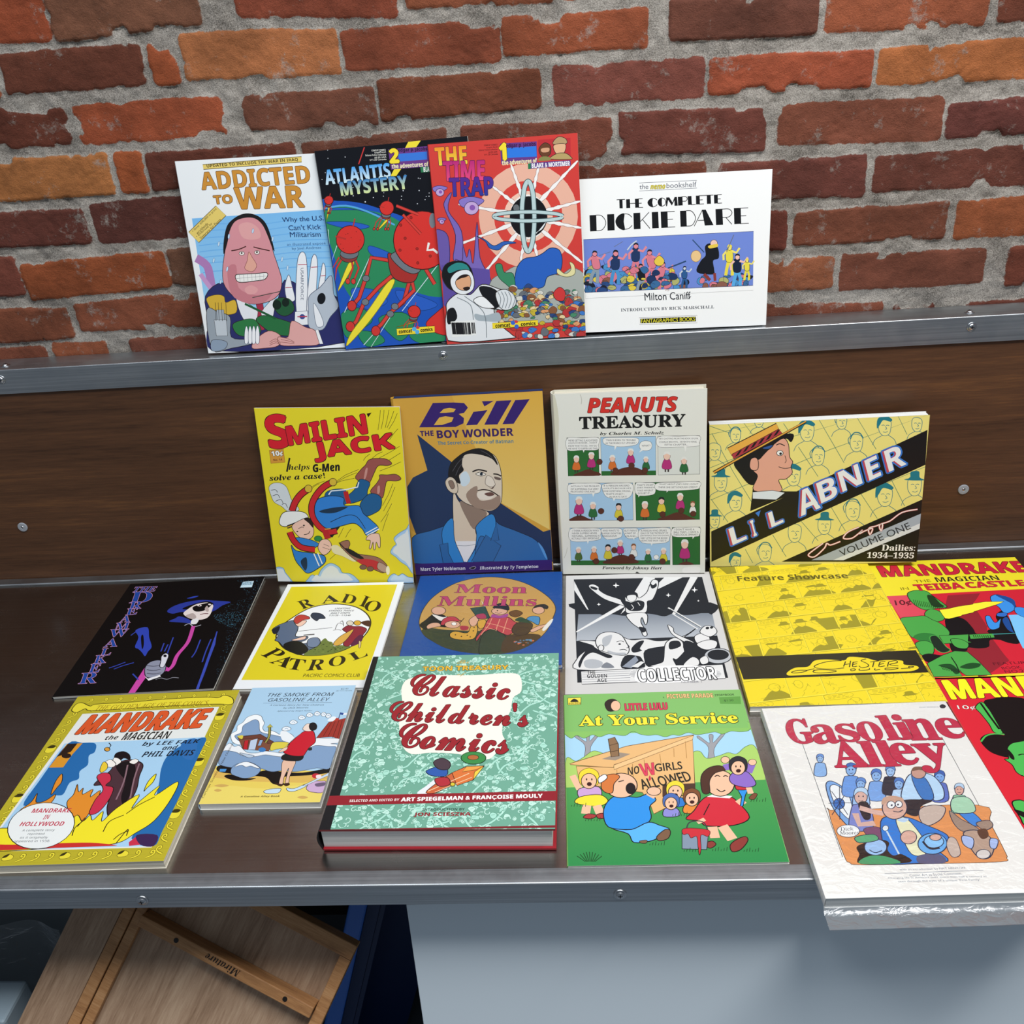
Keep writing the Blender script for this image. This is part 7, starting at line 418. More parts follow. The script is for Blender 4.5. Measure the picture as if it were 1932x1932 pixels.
ART['gas'] = [
 ('ink','22304a',8),('p','f0eee9',[0,0,851,0,851,1062,0,1062]),('l','4a4e58',6,[126,243,-9,633]),('l','4a4e58',6,[742,237,-14,650]),('b','e2955a',[130,640,56,3,598,-2,607,95,601,240,594,264,562,282,269,280,39,275,5,263,-6,229],('3a2a20',6)),('b','7aa8e0',[158,501,30,-23,67,12,98,61,86,137,37,224,12,194,-8,110],('22304a',10)),('B','eef2f4',[173,510,31,-6,61,51,54,128,27,179,2,133,-9,71]),
 ('E','3a72c0',[183,605,22,1,-8,29]),('l','22304a',8,[187,601,45,2]),('l','22304a',8,[187,601,13,65]),('l','22304a',8,[187,601,-26,89]),('l','22304a',8,[187,601,-50,63]),('l','22304a',8,[187,601,-46,0]),('l','22304a',8,[187,601,-15,-65]),('l','22304a',8,[187,601,26,-93]),('l','22304a',8,[187,601,51,-66]),('B','8ab4e6',[147,378,13,-11,35,-10,43,4,28,67,-20,64]),('E','9cc0ea',[178,343,14,1,-7,24]),
 ('b','6a96d8',[162,340,9,-20,24,-27,35,-19,32,1,23,-11,12,-10],('22304a',6)),('e','22304a',[173,342,2,0,-1,2]),('e','22304a',[183,342,2,0,-1,2]),('l','22304a',6,[169,355,5,3,10,1],1),('B','6a9ade',[243,467,19,-15,51,-13,61,6,39,96,-32,93]),('E','8ab4e6',[289,417,21,1,-11,35]),('b','3a6ab8',[266,413,14,-29,36,-39,52,-27,47,1,34,-16,18,-15],('22304a',6)),('e','22304a',[282,416,3,0,-1,4]),
 ('e','22304a',[296,416,3,0,-1,4]),('l','22304a',6,[276,435,6,4,15,1],1),('B','7aa6e2',[339,502,19,-14,48,-13,58,6,35,89,-31,86]),('E','8ab4e6',[384,456,20,1,-11,33]),('b','4a78c4',[362,452,14,-28,35,-37,49,-26,44,0,33,-16,18,-15],('22304a',6)),('e','22304a',[377,454,2,0,-1,4]),('e','22304a',[391,454,2,0,-1,4]),('l','22304a',6,[371,472,6,3,14,0],1),
 ('B','2a2c3a',[408,478,17,-14,45,-12,54,5,31,85,-32,82]),('E','9cc0ea',[450,434,18,1,-11,31]),('b','5a8ad0',[430,430,13,-26,33,-34,46,-24,42,1,31,-14,16,-14],('22304a',6)),('e','22304a',[444,432,2,0,-1,3]),('e','22304a',[457,433,2,0,-1,3]),('l','22304a',6,[438,449,5,4,13,1],1),('B','9cc0ea',[264,543,17,-13,44,-11,54,5,34,83,-28,80]),('E','8ab4e6',[304,500,18,1,-10,30]),
 ('b','5a8ad0',[285,497,11,-25,31,-34,45,-24,41,1,29,-14,15,-14],('22304a',6)),('e','22304a',[298,499,2,0,-1,3]),('e','22304a',[311,500,2,0,-1,3]),('l','22304a',6,[293,515,5,4,13,1],1),('B','b8d4f0',[418,551,17,-13,44,-12,53,5,30,82,-31,79]),('E','8ab4e6',[459,508,18,1,-10,30]),('b','4a78c4',[440,505,12,-26,32,-34,46,-24,41,0,30,-14,16,-14],('22304a',6)),('e','22304a',[453,506,2,0,-1,3]),
 ('e','22304a',[466,507,2,0,-1,3]),('l','22304a',6,[448,523,5,3,12,1],1),('B','5a70c0',[594,522,18,-14,48,-12,56,6,28,88,-37,85]),('E','7aa8e6',[640,477,20,1,-12,32]),('b','3a62b0',[619,473,15,-27,36,-36,50,-25,44,1,33,-15,18,-15],('22304a',6)),('e','22304a',[633,475,2,0,-1,4]),('e','22304a',[647,476,2,0,-1,3]),('l','22304a',6,[626,493,6,3,14,0],1),
 ('B','8cc8a0',[648,593,18,-13,44,-11,52,5,25,80,-35,77]),('E','d8a898',[691,552,18,1,-12,30]),('b','b8d4ee',[672,548,14,-25,34,-33,46,-23,40,1,30,-14,16,-13],('22304a',6)),('e','22304a',[685,550,2,0,-1,3]),('e','22304a',[698,550,2,0,-1,3]),('l','22304a',6,[678,566,6,3,13,0],1),('b','b8d8f4',[471,525,45,-63,92,-77,143,-58,159,8,140,69,101,83,90,67,48,73,3,86,-28,61],('22304a',10)),
 ('B','3a78c0',[528,463,51,19,44,129,-6,127]),('E','c89a8a',[563,448,30,2,-12,34]),('b','7a5a4a',[537,438,20,-24,55,-22,59,0,32,-6]),('b','26242c',[441,602,72,-4,120,6,64,33,29,84,-13,60]),('B','c8b4a8',[494,650,58,-20,102,-3,63,55,-5,88,-19,51]),('B','3a86d8',[642,672,49,2,68,62,30,74,4,30]),('B','a8d4b4',[639,604,53,-14,77,11,63,70,-19,67]),
 ('B','7a86c8',[226,630,24,-18,62,-16,76,7,48,113,-39,109]),('E','d8b0a4',[282,571,26,1,-13,42]),('b','b8d4ee',[255,566,16,-36,43,-47,63,-33,57,1,42,-20,21,-19],('22304a',6)),('e','22304a',[274,569,3,0,-1,4]),('e','22304a',[292,570,3,0,-1,4]),('l','22304a',6,[266,592,8,4,19,0],1),('b','22202a',[259,608,41,-2,27,77,-3,83]),('l','d8b0a4',67,[258,631,48,25,84,35]),
 ('l','d8b0a4',67,[232,660,-2,59,60,55]),('b','7a4a6a',[240,742,62,-5,52,58,8,43],('22304a',6)),('b','2f7ad0',[317,709,48,-28,117,-17,169,22,231,75,215,116,170,148,186,202,73,208,-41,203,-31,126],('22304a',10)),('B','e8e6c0',[382,697,44,2,70,110,50,178,-2,176,-8,86]),('e','d8ac9c',[397,638,49,2,-21,60],('22304a',10)),('b','c8a08a',[352,620,18,-37,62,-47,96,-30,83,-11,41,-20]),
 ('E','f0f2f2',[388,622,16,1,-7,20]),('E','f0f2f2',[420,620,14,1,-6,18]),('e','22304a',[390,624,4,0,-2,5]),('e','22304a',[416,622,4,0,-2,5]),('l','22304a',10,[385,656,21,5,41,-6],1),('b','b8d0ea',[385,704,20,-10,46,-5,23,12]),('b','5a5a7a',[403,881,81,-4,87,37,-8,36]),('e','6aaeea',[477,826,55,2,-20,51],('22304a',10)),('E','8cc4f2',[486,816,37,2,-12,31]),('l','1c2434',24,[444,814,14,35,52,33],1),
 ('E','d8ac9c',[500,796,22,1,-6,16]),('E','d8ac9c',[398,791,31,1,-12,33]),('l','c8d8e6',18,[324,745,12,169]),('e','e0e8ee',[325,742,12,0,-5,14],('22304a',6)),('B','a08878',[607,663,26,45,57,76,72,105,10,109,-10,65]),('B','a08878',[683,732,55,-12,58,17,17,37]),('b','b89c8a',[614,779,60,-11,92,25,90,67,52,119,13,124,-2,83],('22304a',10)),('B','a8bce8',[604,793,36,15,11,63,-12,41]),
 ('B','a8bce8',[704,811,26,8,0,48,-18,41]),('E','d8d0cc',[646,884,26,1,-10,22]),('b','5a3a2a',[674,768,34,-6,30,29,2,45,-7,28]),('b','c8b4a8',[553,798,21,14,9,82,-27,94,-27,40],('22304a',6)),('b','2a1c18',[184,831,39,-19,108,-31,130,-15,113,18,125,46,159,41,176,81,-9,81,0,34]),('E','9cc0ea',[256,834,42,2,-13,39]),('B','5aa878',[194,782,74,-11,82,18,8,29]),
 ('b','4a9a68',[181,892,49,-18,105,-9,141,22,-1,20]),('l','22304a',10,[228,846,17,15,47,6],1),('e','f0f2f2',[176,750,44,2,-9,31],('22304a',6)),('t','Dick','3a3e4a',[146,730,200,729,146,749],'ri'),('t','Moores','3a3e4a',[138,750,214,750,138,768],'ri'),('t','G','c4284a',[80,83,190,84,78,244],'s',{'ol': ('5a1428',4),'off': 0.02}),
 ('t','a','c4284a',[184,128,293,128,183,251],'s',{'ol': ('5a1428',4),'off': 0.02}),('t','s','c4284a',[297,128,388,127,298,246],'s',{'ol': ('5a1428',4),'off': 0.02}),('t','o','c4284a',[392,119,494,119,392,247],'s',{'ol': ('5a1428',4),'off': 0.02}),('t','l','c4284a',[500,85,560,82,506,243],'s',{'ol': ('5a1428',4),'off': 0.02}),
 ('t','i','c4284a',[561,83,620,80,567,244],'s',{'ol': ('5a1428',4),'off': 0.02}),('t','n','c4284a',[611,114,740,116,609,250],'s',{'ol': ('5a1428',4),'off': 0.02}),('t','e','c4284a',[743,116,856,117,742,248],'s',{'ol': ('5a1428',4),'off': 0.02}),('t','A','c4284a',[232,235,380,238,229,399],'s',{'ol': ('5a1428',4),'off': 0.02}),
 ('t','l','c4284a',[365,249,433,248,368,402],'s',{'ol': ('5a1428',4),'off': 0.02}),('t','l','c4284a',[433,249,501,248,436,404],'s',{'ol': ('5a1428',4),'off': 0.02}),('t','e','c4284a',[488,268,592,268,488,400],'s',{'ol': ('5a1428',4),'off': 0.02}),('t','y','c4284a',[592,278,734,280,588,450],'s',{'ol': ('5a1428',4),'off': 0.02}),('t','PLANET BOOKS/$7.95','4a5a78',[719,32,805,35,719,40],'n'),
 ('b','26282e',[812,32,18,-12,28,2,16,16,1,15]),('t','with an introduction by NAT HENTOFF','6a7486',[310,938,555,940,310,950],'n'),('l','6a7486',5,[249,959,366,-1]),('t','Comic Art as Social Comment:','6a7486',[337,965,529,963,337,976],'n'),('t','Changing life in America over more than half a century as','6a7486',[254,976,614,981,254,986],'n'),
 ('t','seen through the eyes of a unique ‘First Family’','6a7486',[286,992,585,995,286,1003],'n'),
]
# ---------------------------------------------------------------- helpers
def lin(h):
    out = []
    for i in (0, 2, 4):
        c = int(h[i:i + 2], 16) / 255
        out.append(c / 12.92 if c <= 0.04045 else ((c + 0.055) / 1.055) ** 2.4)
    return (*out, 1.0)

def tag(o, label=None, cat=None, group=None, kind=None):
    if label: o['label'] = label
    if cat: o['category'] = cat
    if group: o['group'] = group
    if kind: o['kind'] = kind
    return o

def empty(name, loc, M=None, label=None, cat=None, group=None):
    o = bpy.data.objects.new(name, None); COL.objects.link(o); o.empty_display_size = 0.02
    o.matrix_world = Matrix.Translation(loc) @ (M.to_4x4() if M else Matrix.Identity(4))
    return tag(o, label, cat, group)

def link(name, me, mat, parent=None, smooth=False):
    if mat: me.materials.append(mat)
    o = bpy.data.objects.new(name, me); COL.objects.link(o)
    if parent: o.parent = parent
    if smooth:
        for p in me.polygons: p.use_smooth = True
    return o

def obj(name, bm, mat, parent=None, smooth=False):
    me = bpy.data.meshes.new(name)
    bmesh.ops.recalc_face_normals(bm, faces=bm.faces[:])
    bm.to_mesh(me); bm.free()
    return link(name, me, mat, parent, smooth)

def box(bm, x0, x1, y0, y1, z0, z1, M=None, bev=0.0):
    vs = [bm.verts.new((x, y, z)) for z in (z0, z1) for y in (y0, y1) for x in (x0, x1)]
    fs = [bm.faces.new([vs[i] for i in f]) for f in ((0, 2, 3, 1), (4, 5, 7, 6), (0, 1, 5, 4), (1, 3, 7, 5), (3, 2, 6, 7), (2, 0, 4, 6))]
    if bev:
        es = list({e for f in fs for e in f.edges})
        r = bmesh.ops.bevel(bm, geom=es, offset=bev, segments=2, affect='EDGES', profile=0.5)
        vs = list({v for f in r['faces'] for v in f.verts} | {v for v in vs if v.is_valid})
    if M: bmesh.ops.transform(bm, matrix=M, verts=[v for v in vs if v.is_valid])
    return vs

def prism(bm, prof, x0, x1, axis='x'):
    a = [bm.verts.new((x0, p[0], p[1]) if axis == 'x' else (p[0], p[1], x0)) for p in prof]
    b = [bm.verts.new((x1, p[0], p[1]) if axis == 'x' else (p[0], p[1], x1)) for p in prof]
    n = len(prof)
    for i in range(n): bm.faces.new((a[i], a[(i + 1) % n], b[(i + 1) % n], b[i]))
    bm.faces.new(a[::-1]); bm.faces.new(b)

def lathe(bm, prof, M, seg=20):
    rings = []
    for r, z in prof:
        rings.append([bm.verts.new(M @ Vector((r * math.cos(2 * math.pi * k / seg), r * math.sin(2 * math.pi * k / seg), z))) for k in range(seg)])
    for a, b in zip(rings, rings[1:]):
        for k in range(seg): bm.faces.new((a[k], a[(k + 1) % seg], b[(k + 1) % seg], b[k]))
    bm.faces.new(rings[-1])
    return rings

# ---------------------------------------------------------------- materials
def mat(name, base=(0.5, 0.5, 0.5, 1), rough=0.5, metal=0.0, spec=0.5):
    m = bpy.data.materials.new(name); m.use_nodes = True
    b = m.node_tree.nodes['Principled BSDF']
    b.inputs['Base Color'].default_value = lin(base) if isinstance(base, str) else base
    b.inputs['Roughness'].default_value = rough; b.inputs['Metallic'].default_value = metal
    b.inputs['Specular IOR Level'].default_value = spec
    return m, m.node_tree.nodes, m.node_tree.links, b

def nd(ns, t, **kw):
    n = ns.new(t)
    for k, v in kw.items():
        if k in n.inputs: n.inputs[k].default_value = v
        else: setattr(n, k, v)
    return n

def coords(ns, ls, scale=(1, 1, 1), kind='Object', rot=(0, 0, 0)):
    tc = ns.new('ShaderNodeTexCoord'); mp = ns.new('ShaderNodeMapping')
    mp.inputs['Scale'].default_value = scale; mp.inputs['Rotation'].default_value = rot
    ls.new(tc.outputs[kind], mp.inputs[0]); return mp.outputs[0]

def ramp(ns, ls, fac, stops):
    r = ns.new('ShaderNodeValToRGB'); e = r.color_ramp.elements
    while len(e) < len(stops): e.new(0.5)
    for k, (p, c) in enumerate(stops):
        e[k].position = p; e[k].color = lin(c) if isinstance(c, str) else c
    ls.new(fac, r.inputs[0]); return r.outputs[0]

def bump(ns, ls, b, h, strength, dist=0.001):
    n = ns.new('ShaderNodeBump'); n.inputs['Strength'].default_value = strength; n.inputs['Distance'].default_value = dist
    ls.new(h, n.inputs['Height']); ls.new(n.outputs[0], b.inputs['Normal']); return n

def m_ink(name, rough, spec, wear=0.0, coat=0.0):
    m, ns, ls, b = mat(name, rough=rough, spec=spec)
    a = ns.new('ShaderNodeAttribute'); a.attribute_name = 'ink'
    ls.new(a.outputs['Color'], b.inputs['Base Color'])
    b.inputs['Coat Weight'].default_value = coat; b.inputs['Coat Roughness'].default_value = 0.12
    t = nd(ns, 'ShaderNodeTexNoise', Scale=9.0, Detail=3.0); ls.new(coords(ns, ls), t.inputs[0])
    bump(ns, ls, b, t.outputs[0], 0.25, 0.0015 + wear)
    return m
INK_GLOSS = m_ink('glossy_printed_card', 0.33, 0.45)
INK_SATIN = m_ink('satin_printed_card', 0.45, 0.4)
INK_MATTE = m_ink('matt_newsprint', 0.6, 0.25)

def m_pages(name, c0, c1):
    m, ns, ls, b = mat(name, rough=0.75, spec=0.2)
    t = nd(ns, 'ShaderNodeTexNoise', Scale=1.0, Detail=2.0); ls.new(coords(ns, ls, (6, 6, 2600)), t.inputs[0])
    ls.new(ramp(ns, ls, t.outputs[0], [(0.35, c0), (0.62, c1)]), b.inputs['Base Color'])
    return m
PAGES = m_pages('page_edges', 'c9ccca', 'f0f1ee'); PAGES_OLD = m_pages('aged_page_edges', 'bcb6a4', 'e6e1d3')

def m_plain(name, h, rough=0.4, spec=0.4):
    return mat(name, h, rough, 0, spec)[0]
_pl = {}
def plain(h, rough=0.4):
    k = (h, rough)
    if k not in _pl: _pl[k] = m_plain('card_' + str(len(_pl)), h, rough)
    return _pl[k]

def m_steel(name, c0, c1, rough, sx):
    m, ns, ls, b = mat(name, rough=rough, metal=1.0)
    v = coords(ns, ls, sx)
    t = nd(ns, 'ShaderNodeTexNoise', Scale=1.0, Detail=4.0, Roughness=0.7); ls.new(v, t.inputs[0])
    ls.new(ramp(ns, ls, t.outputs[0], [(0.3, c0), (0.7, c1)]), b.inputs['Base Color'])
    t2 = nd(ns, 'ShaderNodeTexNoise', Scale=14.0, Detail=6.0, Roughness=0.75); ls.new(coords(ns, ls), t2.inputs[0])
    r = ns.new('ShaderNodeMapRange'); r.inputs[1].default_value = 0.35; r.inputs[2].default_value = 0.7
    r.inputs[3].default_value = rough * 0.9; r.inputs[4].default_value = rough * 1.15
    ls.new(t2.outputs[0], r.inputs[0]); ls.new(r.outputs[0], b.inputs['Roughness'])
    bump(ns, ls, b, t.outputs[0], 0.06, 0.0006)
    return m
STEEL = m_steel('brushed_stainless_steel', 'a8a39d', 'b9b4af', 0.25, (3, 420, 420))
ALU = m_steel('brushed_aluminium', '9a9fa4', 'bec2c6', 0.42, (3, 600, 600))
SCREW = mat('zinc_screw', 'b9bcc0', 0.28, 1.0)[0]

def m_wood(name, stops, sc, rough, bumpy=0.15, scale2=1.0):
    m, ns, ls, b = mat(name, rough=rough, spec=0.35)
    v = coords(ns, ls, sc)
    w = nd(ns, 'ShaderNodeTexNoise', Scale=0.55, Detail=2.0, Distortion=0.4); ls.new(v, w.inputs[0])
    t = nd(ns, 'ShaderNodeTexNoise', Scale=2.0 * scale2, Detail=7.0, Roughness=0.62, Distortion=0.6); ls.new(v, t.inputs[0])
    f = nd(ns, 'ShaderNodeTexNoise', Scale=11.0 * scale2, Detail=5.0, Roughness=0.7); ls.new(v, f.inputs[0])
    m1 = ns.new('ShaderNodeMix'); m1.inputs[0].default_value = 0.55; ls.new(w.outputs[0], m1.inputs[2]); ls.new(t.outputs[0], m1.inputs[3])
    m2 = ns.new('ShaderNodeMix'); m2.inputs[0].default_value = 0.38; ls.new(m1.outputs[0], m2.inputs[2]); ls.new(f.outputs[0], m2.inputs[3])
    ls.new(ramp(ns, ls, m2.outputs[0], stops), b.inputs['Base Color'])
    bump(ns, ls, b, m2.outputs[0], bumpy, 0.0008)
    return m
WALNUT = m_wood('walnut_laminate', [(0.34, '352217'), (0.45, '4e3423'), (0.54, '5a3c28'), (0.64, '6f4a2d')], (1.3, 1, 24), 0.4)
BEECH = m_wood('beech_plywood', [(0.36, '7d624b'), (0.5, 'a3866d'), (0.62, 'b79c82')], (40, 3, 3), 0.5)
BEECH_RAIL = m_wood('beech_rail', [(0.36, '8a5f3c'), (0.5, 'ab7c50'), (0.62, 'bd9166')], (5, 60, 60), 0.45)

# ---------------------------------------------------------------- printed art: flat ink layers on a cover
SANS = {'b': (0x1D5D4, 0x1D5EE, 0x1D7EC), 'bi': (0x1D63C, 0x1D656, 0x1D7EC), 'i': (0x1D608, 0x1D622, 0x1D7E2),
        's': (0x1D400, 0x1D41A, 0x1D7CE), 'si': (0x1D468, 0x1D482, 0x1D7CE), 'ri': (0x1D434, 0x1D44E, None),
        'k': (0x1D4D0, 0x1D4EA, None), 'm': (0x1D670, 0x1D68A, 0x1D7F6), 'n': None}
def styled(s, st):
    q = SANS[st]
    if not q: return s
    o = ''
    for ch in s:
        if 'A' <= ch <= 'Z': o += chr(q[0] + ord(ch) - 65)
        elif 'a' <= ch <= 'z': o += '\u210e' if (st == 'ri' and ch == 'h') else chr(q[1] + ord(ch) - 97)
        elif ch.isdigit() and q[2]: o += chr(q[2] + ord(ch) - 48)
        else: o += ch
    return o
_tc = {}
_type = bpy.data.curves.new('type', 'FONT'); _type.resolution_u = 3
_typo = bpy.data.objects.new('type', _type)
def glyphs(s):
    if s not in _tc:
        _type.body = s; me = _typo.to_mesh()
        co = np.zeros(len(me.vertices) * 3, np.float32); me.vertices.foreach_get('co', co)
        _tc[s] = (co.reshape(-1, 3)[:, :2].copy(), [tuple(p.vertices) for p in me.polygons]); _typo.to_mesh_clear()
    return _tc[s]

def smooth_loop(p, closed=True, n=4):
    out = []; N = len(p)
    for i in range(N if closed else N - 1):
        if closed: a, b, c, d = p[i - 1], p[i], p[(i + 1) % N], p[(i + 2) % N]
        else: a, b, c, d = p[max(i - 1, 0)], p[i], p[i + 1], p[min(i + 2, N - 1)]
        for k in range(n):
            t = k / n
            out.append(tuple(0.5 * (2 * b[j] + (c[j] - a[j]) * t + (2 * a[j] - 5 * b[j] + 4 * c[j] - d[j]) * t * t + (3 * b[j] - a[j] - 3 * c[j] + d[j]) * t ** 3) for j in (0, 1)))
    if not closed: out.append(p[-1])
    return out

def points(a):
    """Flat list of numbers: the first point, then steps from that first point, in quarter millimetres."""
    x, y = a[0] * 2.5, a[1] * 2.5
    return [(x, y)] + [(x + a[i] * 2.5, y + a[i + 1] * 2.5) for i in range(2, len(a), 2)]

class Page:
    """Ink layers in tenths of a millimetre, origin at the cover's top left, v downwards."""
    def __init__(s, W, H): s.W, s.H, s.v, s.f, s.c, s.bb, s.lv, s.n = W, H, [], [], [], np.zeros((512, 4)), np.zeros(512, int), 0; s.top = 0; s.ink = ('000000', 5)
    def add(s, pts, faces, cols, level=None, lift=0):
        """Each ink layer lies just above the layers it overlaps."""
        b = len(s.v); P = np.clip(np.array(pts, float), 0, (s.W, s.H)); mn, mx = P.min(0), P.max(0)
        if level is None:
            q = s.bb[:s.n]; hit = (q[:, 0] <= mx[0]) & (q[:, 2] >= mn[0]) & (q[:, 1] <= mx[1]) & (q[:, 3] >= mn[1])
            level = int(s.lv[:s.n][hit].max()) + 1 if hit.any() else 0
        level += lift
        if s.n == len(s.bb): s.bb = np.vstack([s.bb, np.zeros_like(s.bb)]); s.lv = np.hstack([s.lv, np.zeros_like(s.lv)])
        s.bb[s.n] = (*mn, *mx); s.lv[s.n] = level; s.n += 1
        z = 3e-5 + level * 5e-6; s.top = max(s.top, z)
        s.v += [(x * 1e-4, -y * 1e-4, z) for x, y in P.tolist()]
        s.f += [tuple(i + b for i in f) for f in faces]
        s.c += cols if isinstance(cols, list) else [cols] * len(pts)
        return level
    def poly(s, col, pts):
        if len(pts) < 3: return
        s.add(pts, tessellate_polygon([[Vector((x, y, 0)) for x, y in pts]]), lin(col) if isinstance(col, str) else col)
    def stroke(s, col, w, pts, closed=False):
        pts = [p for i, p in enumerate(pts) if i == 0 or abs(p[0] - pts[i - 1][0]) + abs(p[1] - pts[i - 1][1]) > 0.3]
        n = len(pts)
        if n < 2: return
        L = []
        for i in range(n):
            a = pts[i - 1] if (i or closed) else pts[i]; b = pts[(i + 1) % n] if (i < n - 1 or closed) else pts[i]
            dx, dy = b[0] - a[0], b[1] - a[1]; l = math.hypot(dx, dy) or 1
            L.append((-dy / l * w / 2, dx / l * w / 2))
        v = [(p[0] + q[0], p[1] + q[1]) for p, q in zip(pts, L)] + [(p[0] - q[0], p[1] - q[1]) for p, q in zip(pts, L)]
        s.add(v, [(i, (i + 1) % n, n + (i + 1) % n, n + i) for i in range(n if closed else n - 1)], lin(col))
    def text(s, txt, col, q, st, ol=None, off=0.0, g2=None):
        co, fa = glyphs(styled(txt, st))
        if len(co) == 0: return
        mn, mx = co.min(0), co.max(0); tl, tr, bl = np.array(q[0:2]), np.array(q[2:4]), np.array(q[4:6])
        n = (co - mn) / np.maximum(mx - mn, 1e-6)
        P = bl + n[:, :1] * (tr - tl) + n[:, 1:] * (tl - bl)
        bold = off * float(np.hypot(*(tl - bl)))
        def put(r, k, col, col2=None):
            cols = lin(col)
            if col2:
                a, b = lin(col), lin(col2); cols = [tuple(a[j] + (b[j] - a[j]) * float(1 - y) for j in range(4)) for y in n[:, 1]]
            lvl = None
            for i in range(k if r > 0 else 1):
                d = np.array((math.cos(2 * math.pi * i / k), math.sin(2 * math.pi * i / k))) * r
                lvl = s.add((P + d).tolist(), fa, cols, lvl, 0 if lvl is None else 1)
        if ol: put(bold + ol[1], 8, ol[0])
        put(bold, 4, col, g2)
    def crowd(s, seed, n, pal, q, size, ink):
        r = random.Random(seed); P = points(q)
        tri = tessellate_polygon([[Vector((x, y, 0)) for x, y in P]])
        ar = [abs((P[b][0] - P[a][0]) * (P[c][1] - P[a][1]) - (P[c][0] - P[a][0]) * (P[b][1] - P[a][1])) for a, b, c in tri]
        pts = []
        for _ in range(n):
            a, b, c = r.choices(tri, ar)[0]; u, w = sorted((r.random(), r.random()))
            pts.append((P[a][0] * u + P[b][0] * (w - u) + P[c][0] * (1 - w), P[a][1] * u + P[b][1] * (w - u) + P[c][1] * (1 - w)))
        for x, y in sorted(pts, key=lambda p: p[1]):
            z = size * r.uniform(0.6, 1.3); ph = r.uniform(0, 6.3); el = r.uniform(0.45, 1)
            lp = smooth_loop([(x + z * math.cos(k * 1.047 + ph) * r.uniform(0.7, 1.2), y + z * el * math.sin(k * 1.047 + ph) * r.uniform(0.7, 1.2)) for k in range(6)], True, 3)
            s.poly(r.choice(pal), lp)
            if ink: s.stroke(ink, max(2.2, size * 0.07), lp, True)
            if ink and r.random() < 0.6:
                a = r.uniform(0, 6.3); s.stroke(ink, max(2.2, size * 0.06), [(x, y), (x + z * 1.3 * math.cos(a), y + z * 1.3 * math.sin(a))])
    def run(s, ops):
        for o in ops:
            k = o[0]; pr = points
            if k == 'ink': s.ink = o[1:]; continue
            inked = k in 'PBE'; k = k.lower() if inked else k; ink = s.ink if inked else o[3] if k in 'pbe' and len(o) > 3 else None
            if k in 'pb':
                p = pr(o[2]); p = smooth_loop(p) if k == 'b' else p
                s.poly(o[1], p)
                if ink: s.stroke(ink[0], ink[1], p, True)
            elif k == 'e':
                x, y, ax, ay, bx, by = [v * 2.5 for v in o[2]]
                p = [(x + ax * math.cos(t * math.pi / 14) + bx * math.sin(t * math.pi / 14), y + ay * math.cos(t * math.pi / 14) + by * math.sin(t * math.pi / 14)) for t in range(28)]
                if o[1]: s.poly(o[1], p)
                if ink: s.stroke(ink[0], ink[1], p, True)
            elif k == 'l':
                p = pr(o[3]); s.stroke(o[1], o[2], smooth_loop(p, False) if len(o) > 4 else p)
            elif k == 'g':
                p = pr(o[3]); a, b = lin(o[1]), lin(o[2]); s.add(p, [(0, 1, 2, 3)], [a, a, b, b])
            elif k == 't': s.text(o[1], o[2], [v * 2.5 for v in o[3]], o[4], **(o[5] if len(o) > 5 else {}))
            elif k == 'crowd': s.crowd(*o[1:])
            elif k == 'f': globals()[o[1]](s, *o[2:])
    def mesh(s, name, extra=None):
        me = bpy.data.meshes.new(name); v, f, c = s.v, s.f, s.c
        if extra:
            b = len(v); v = v + extra[0]; f = f + [tuple(i + b for i in q) for q in extra[1]]; c = c + [extra[2]] * len(extra[0])
        me.from_pydata(v, [], f)
        a = me.color_attributes.new('ink', 'FLOAT_COLOR', 'POINT'); a.data.foreach_set('color', np.array(c, np.float32).ravel())
        return me
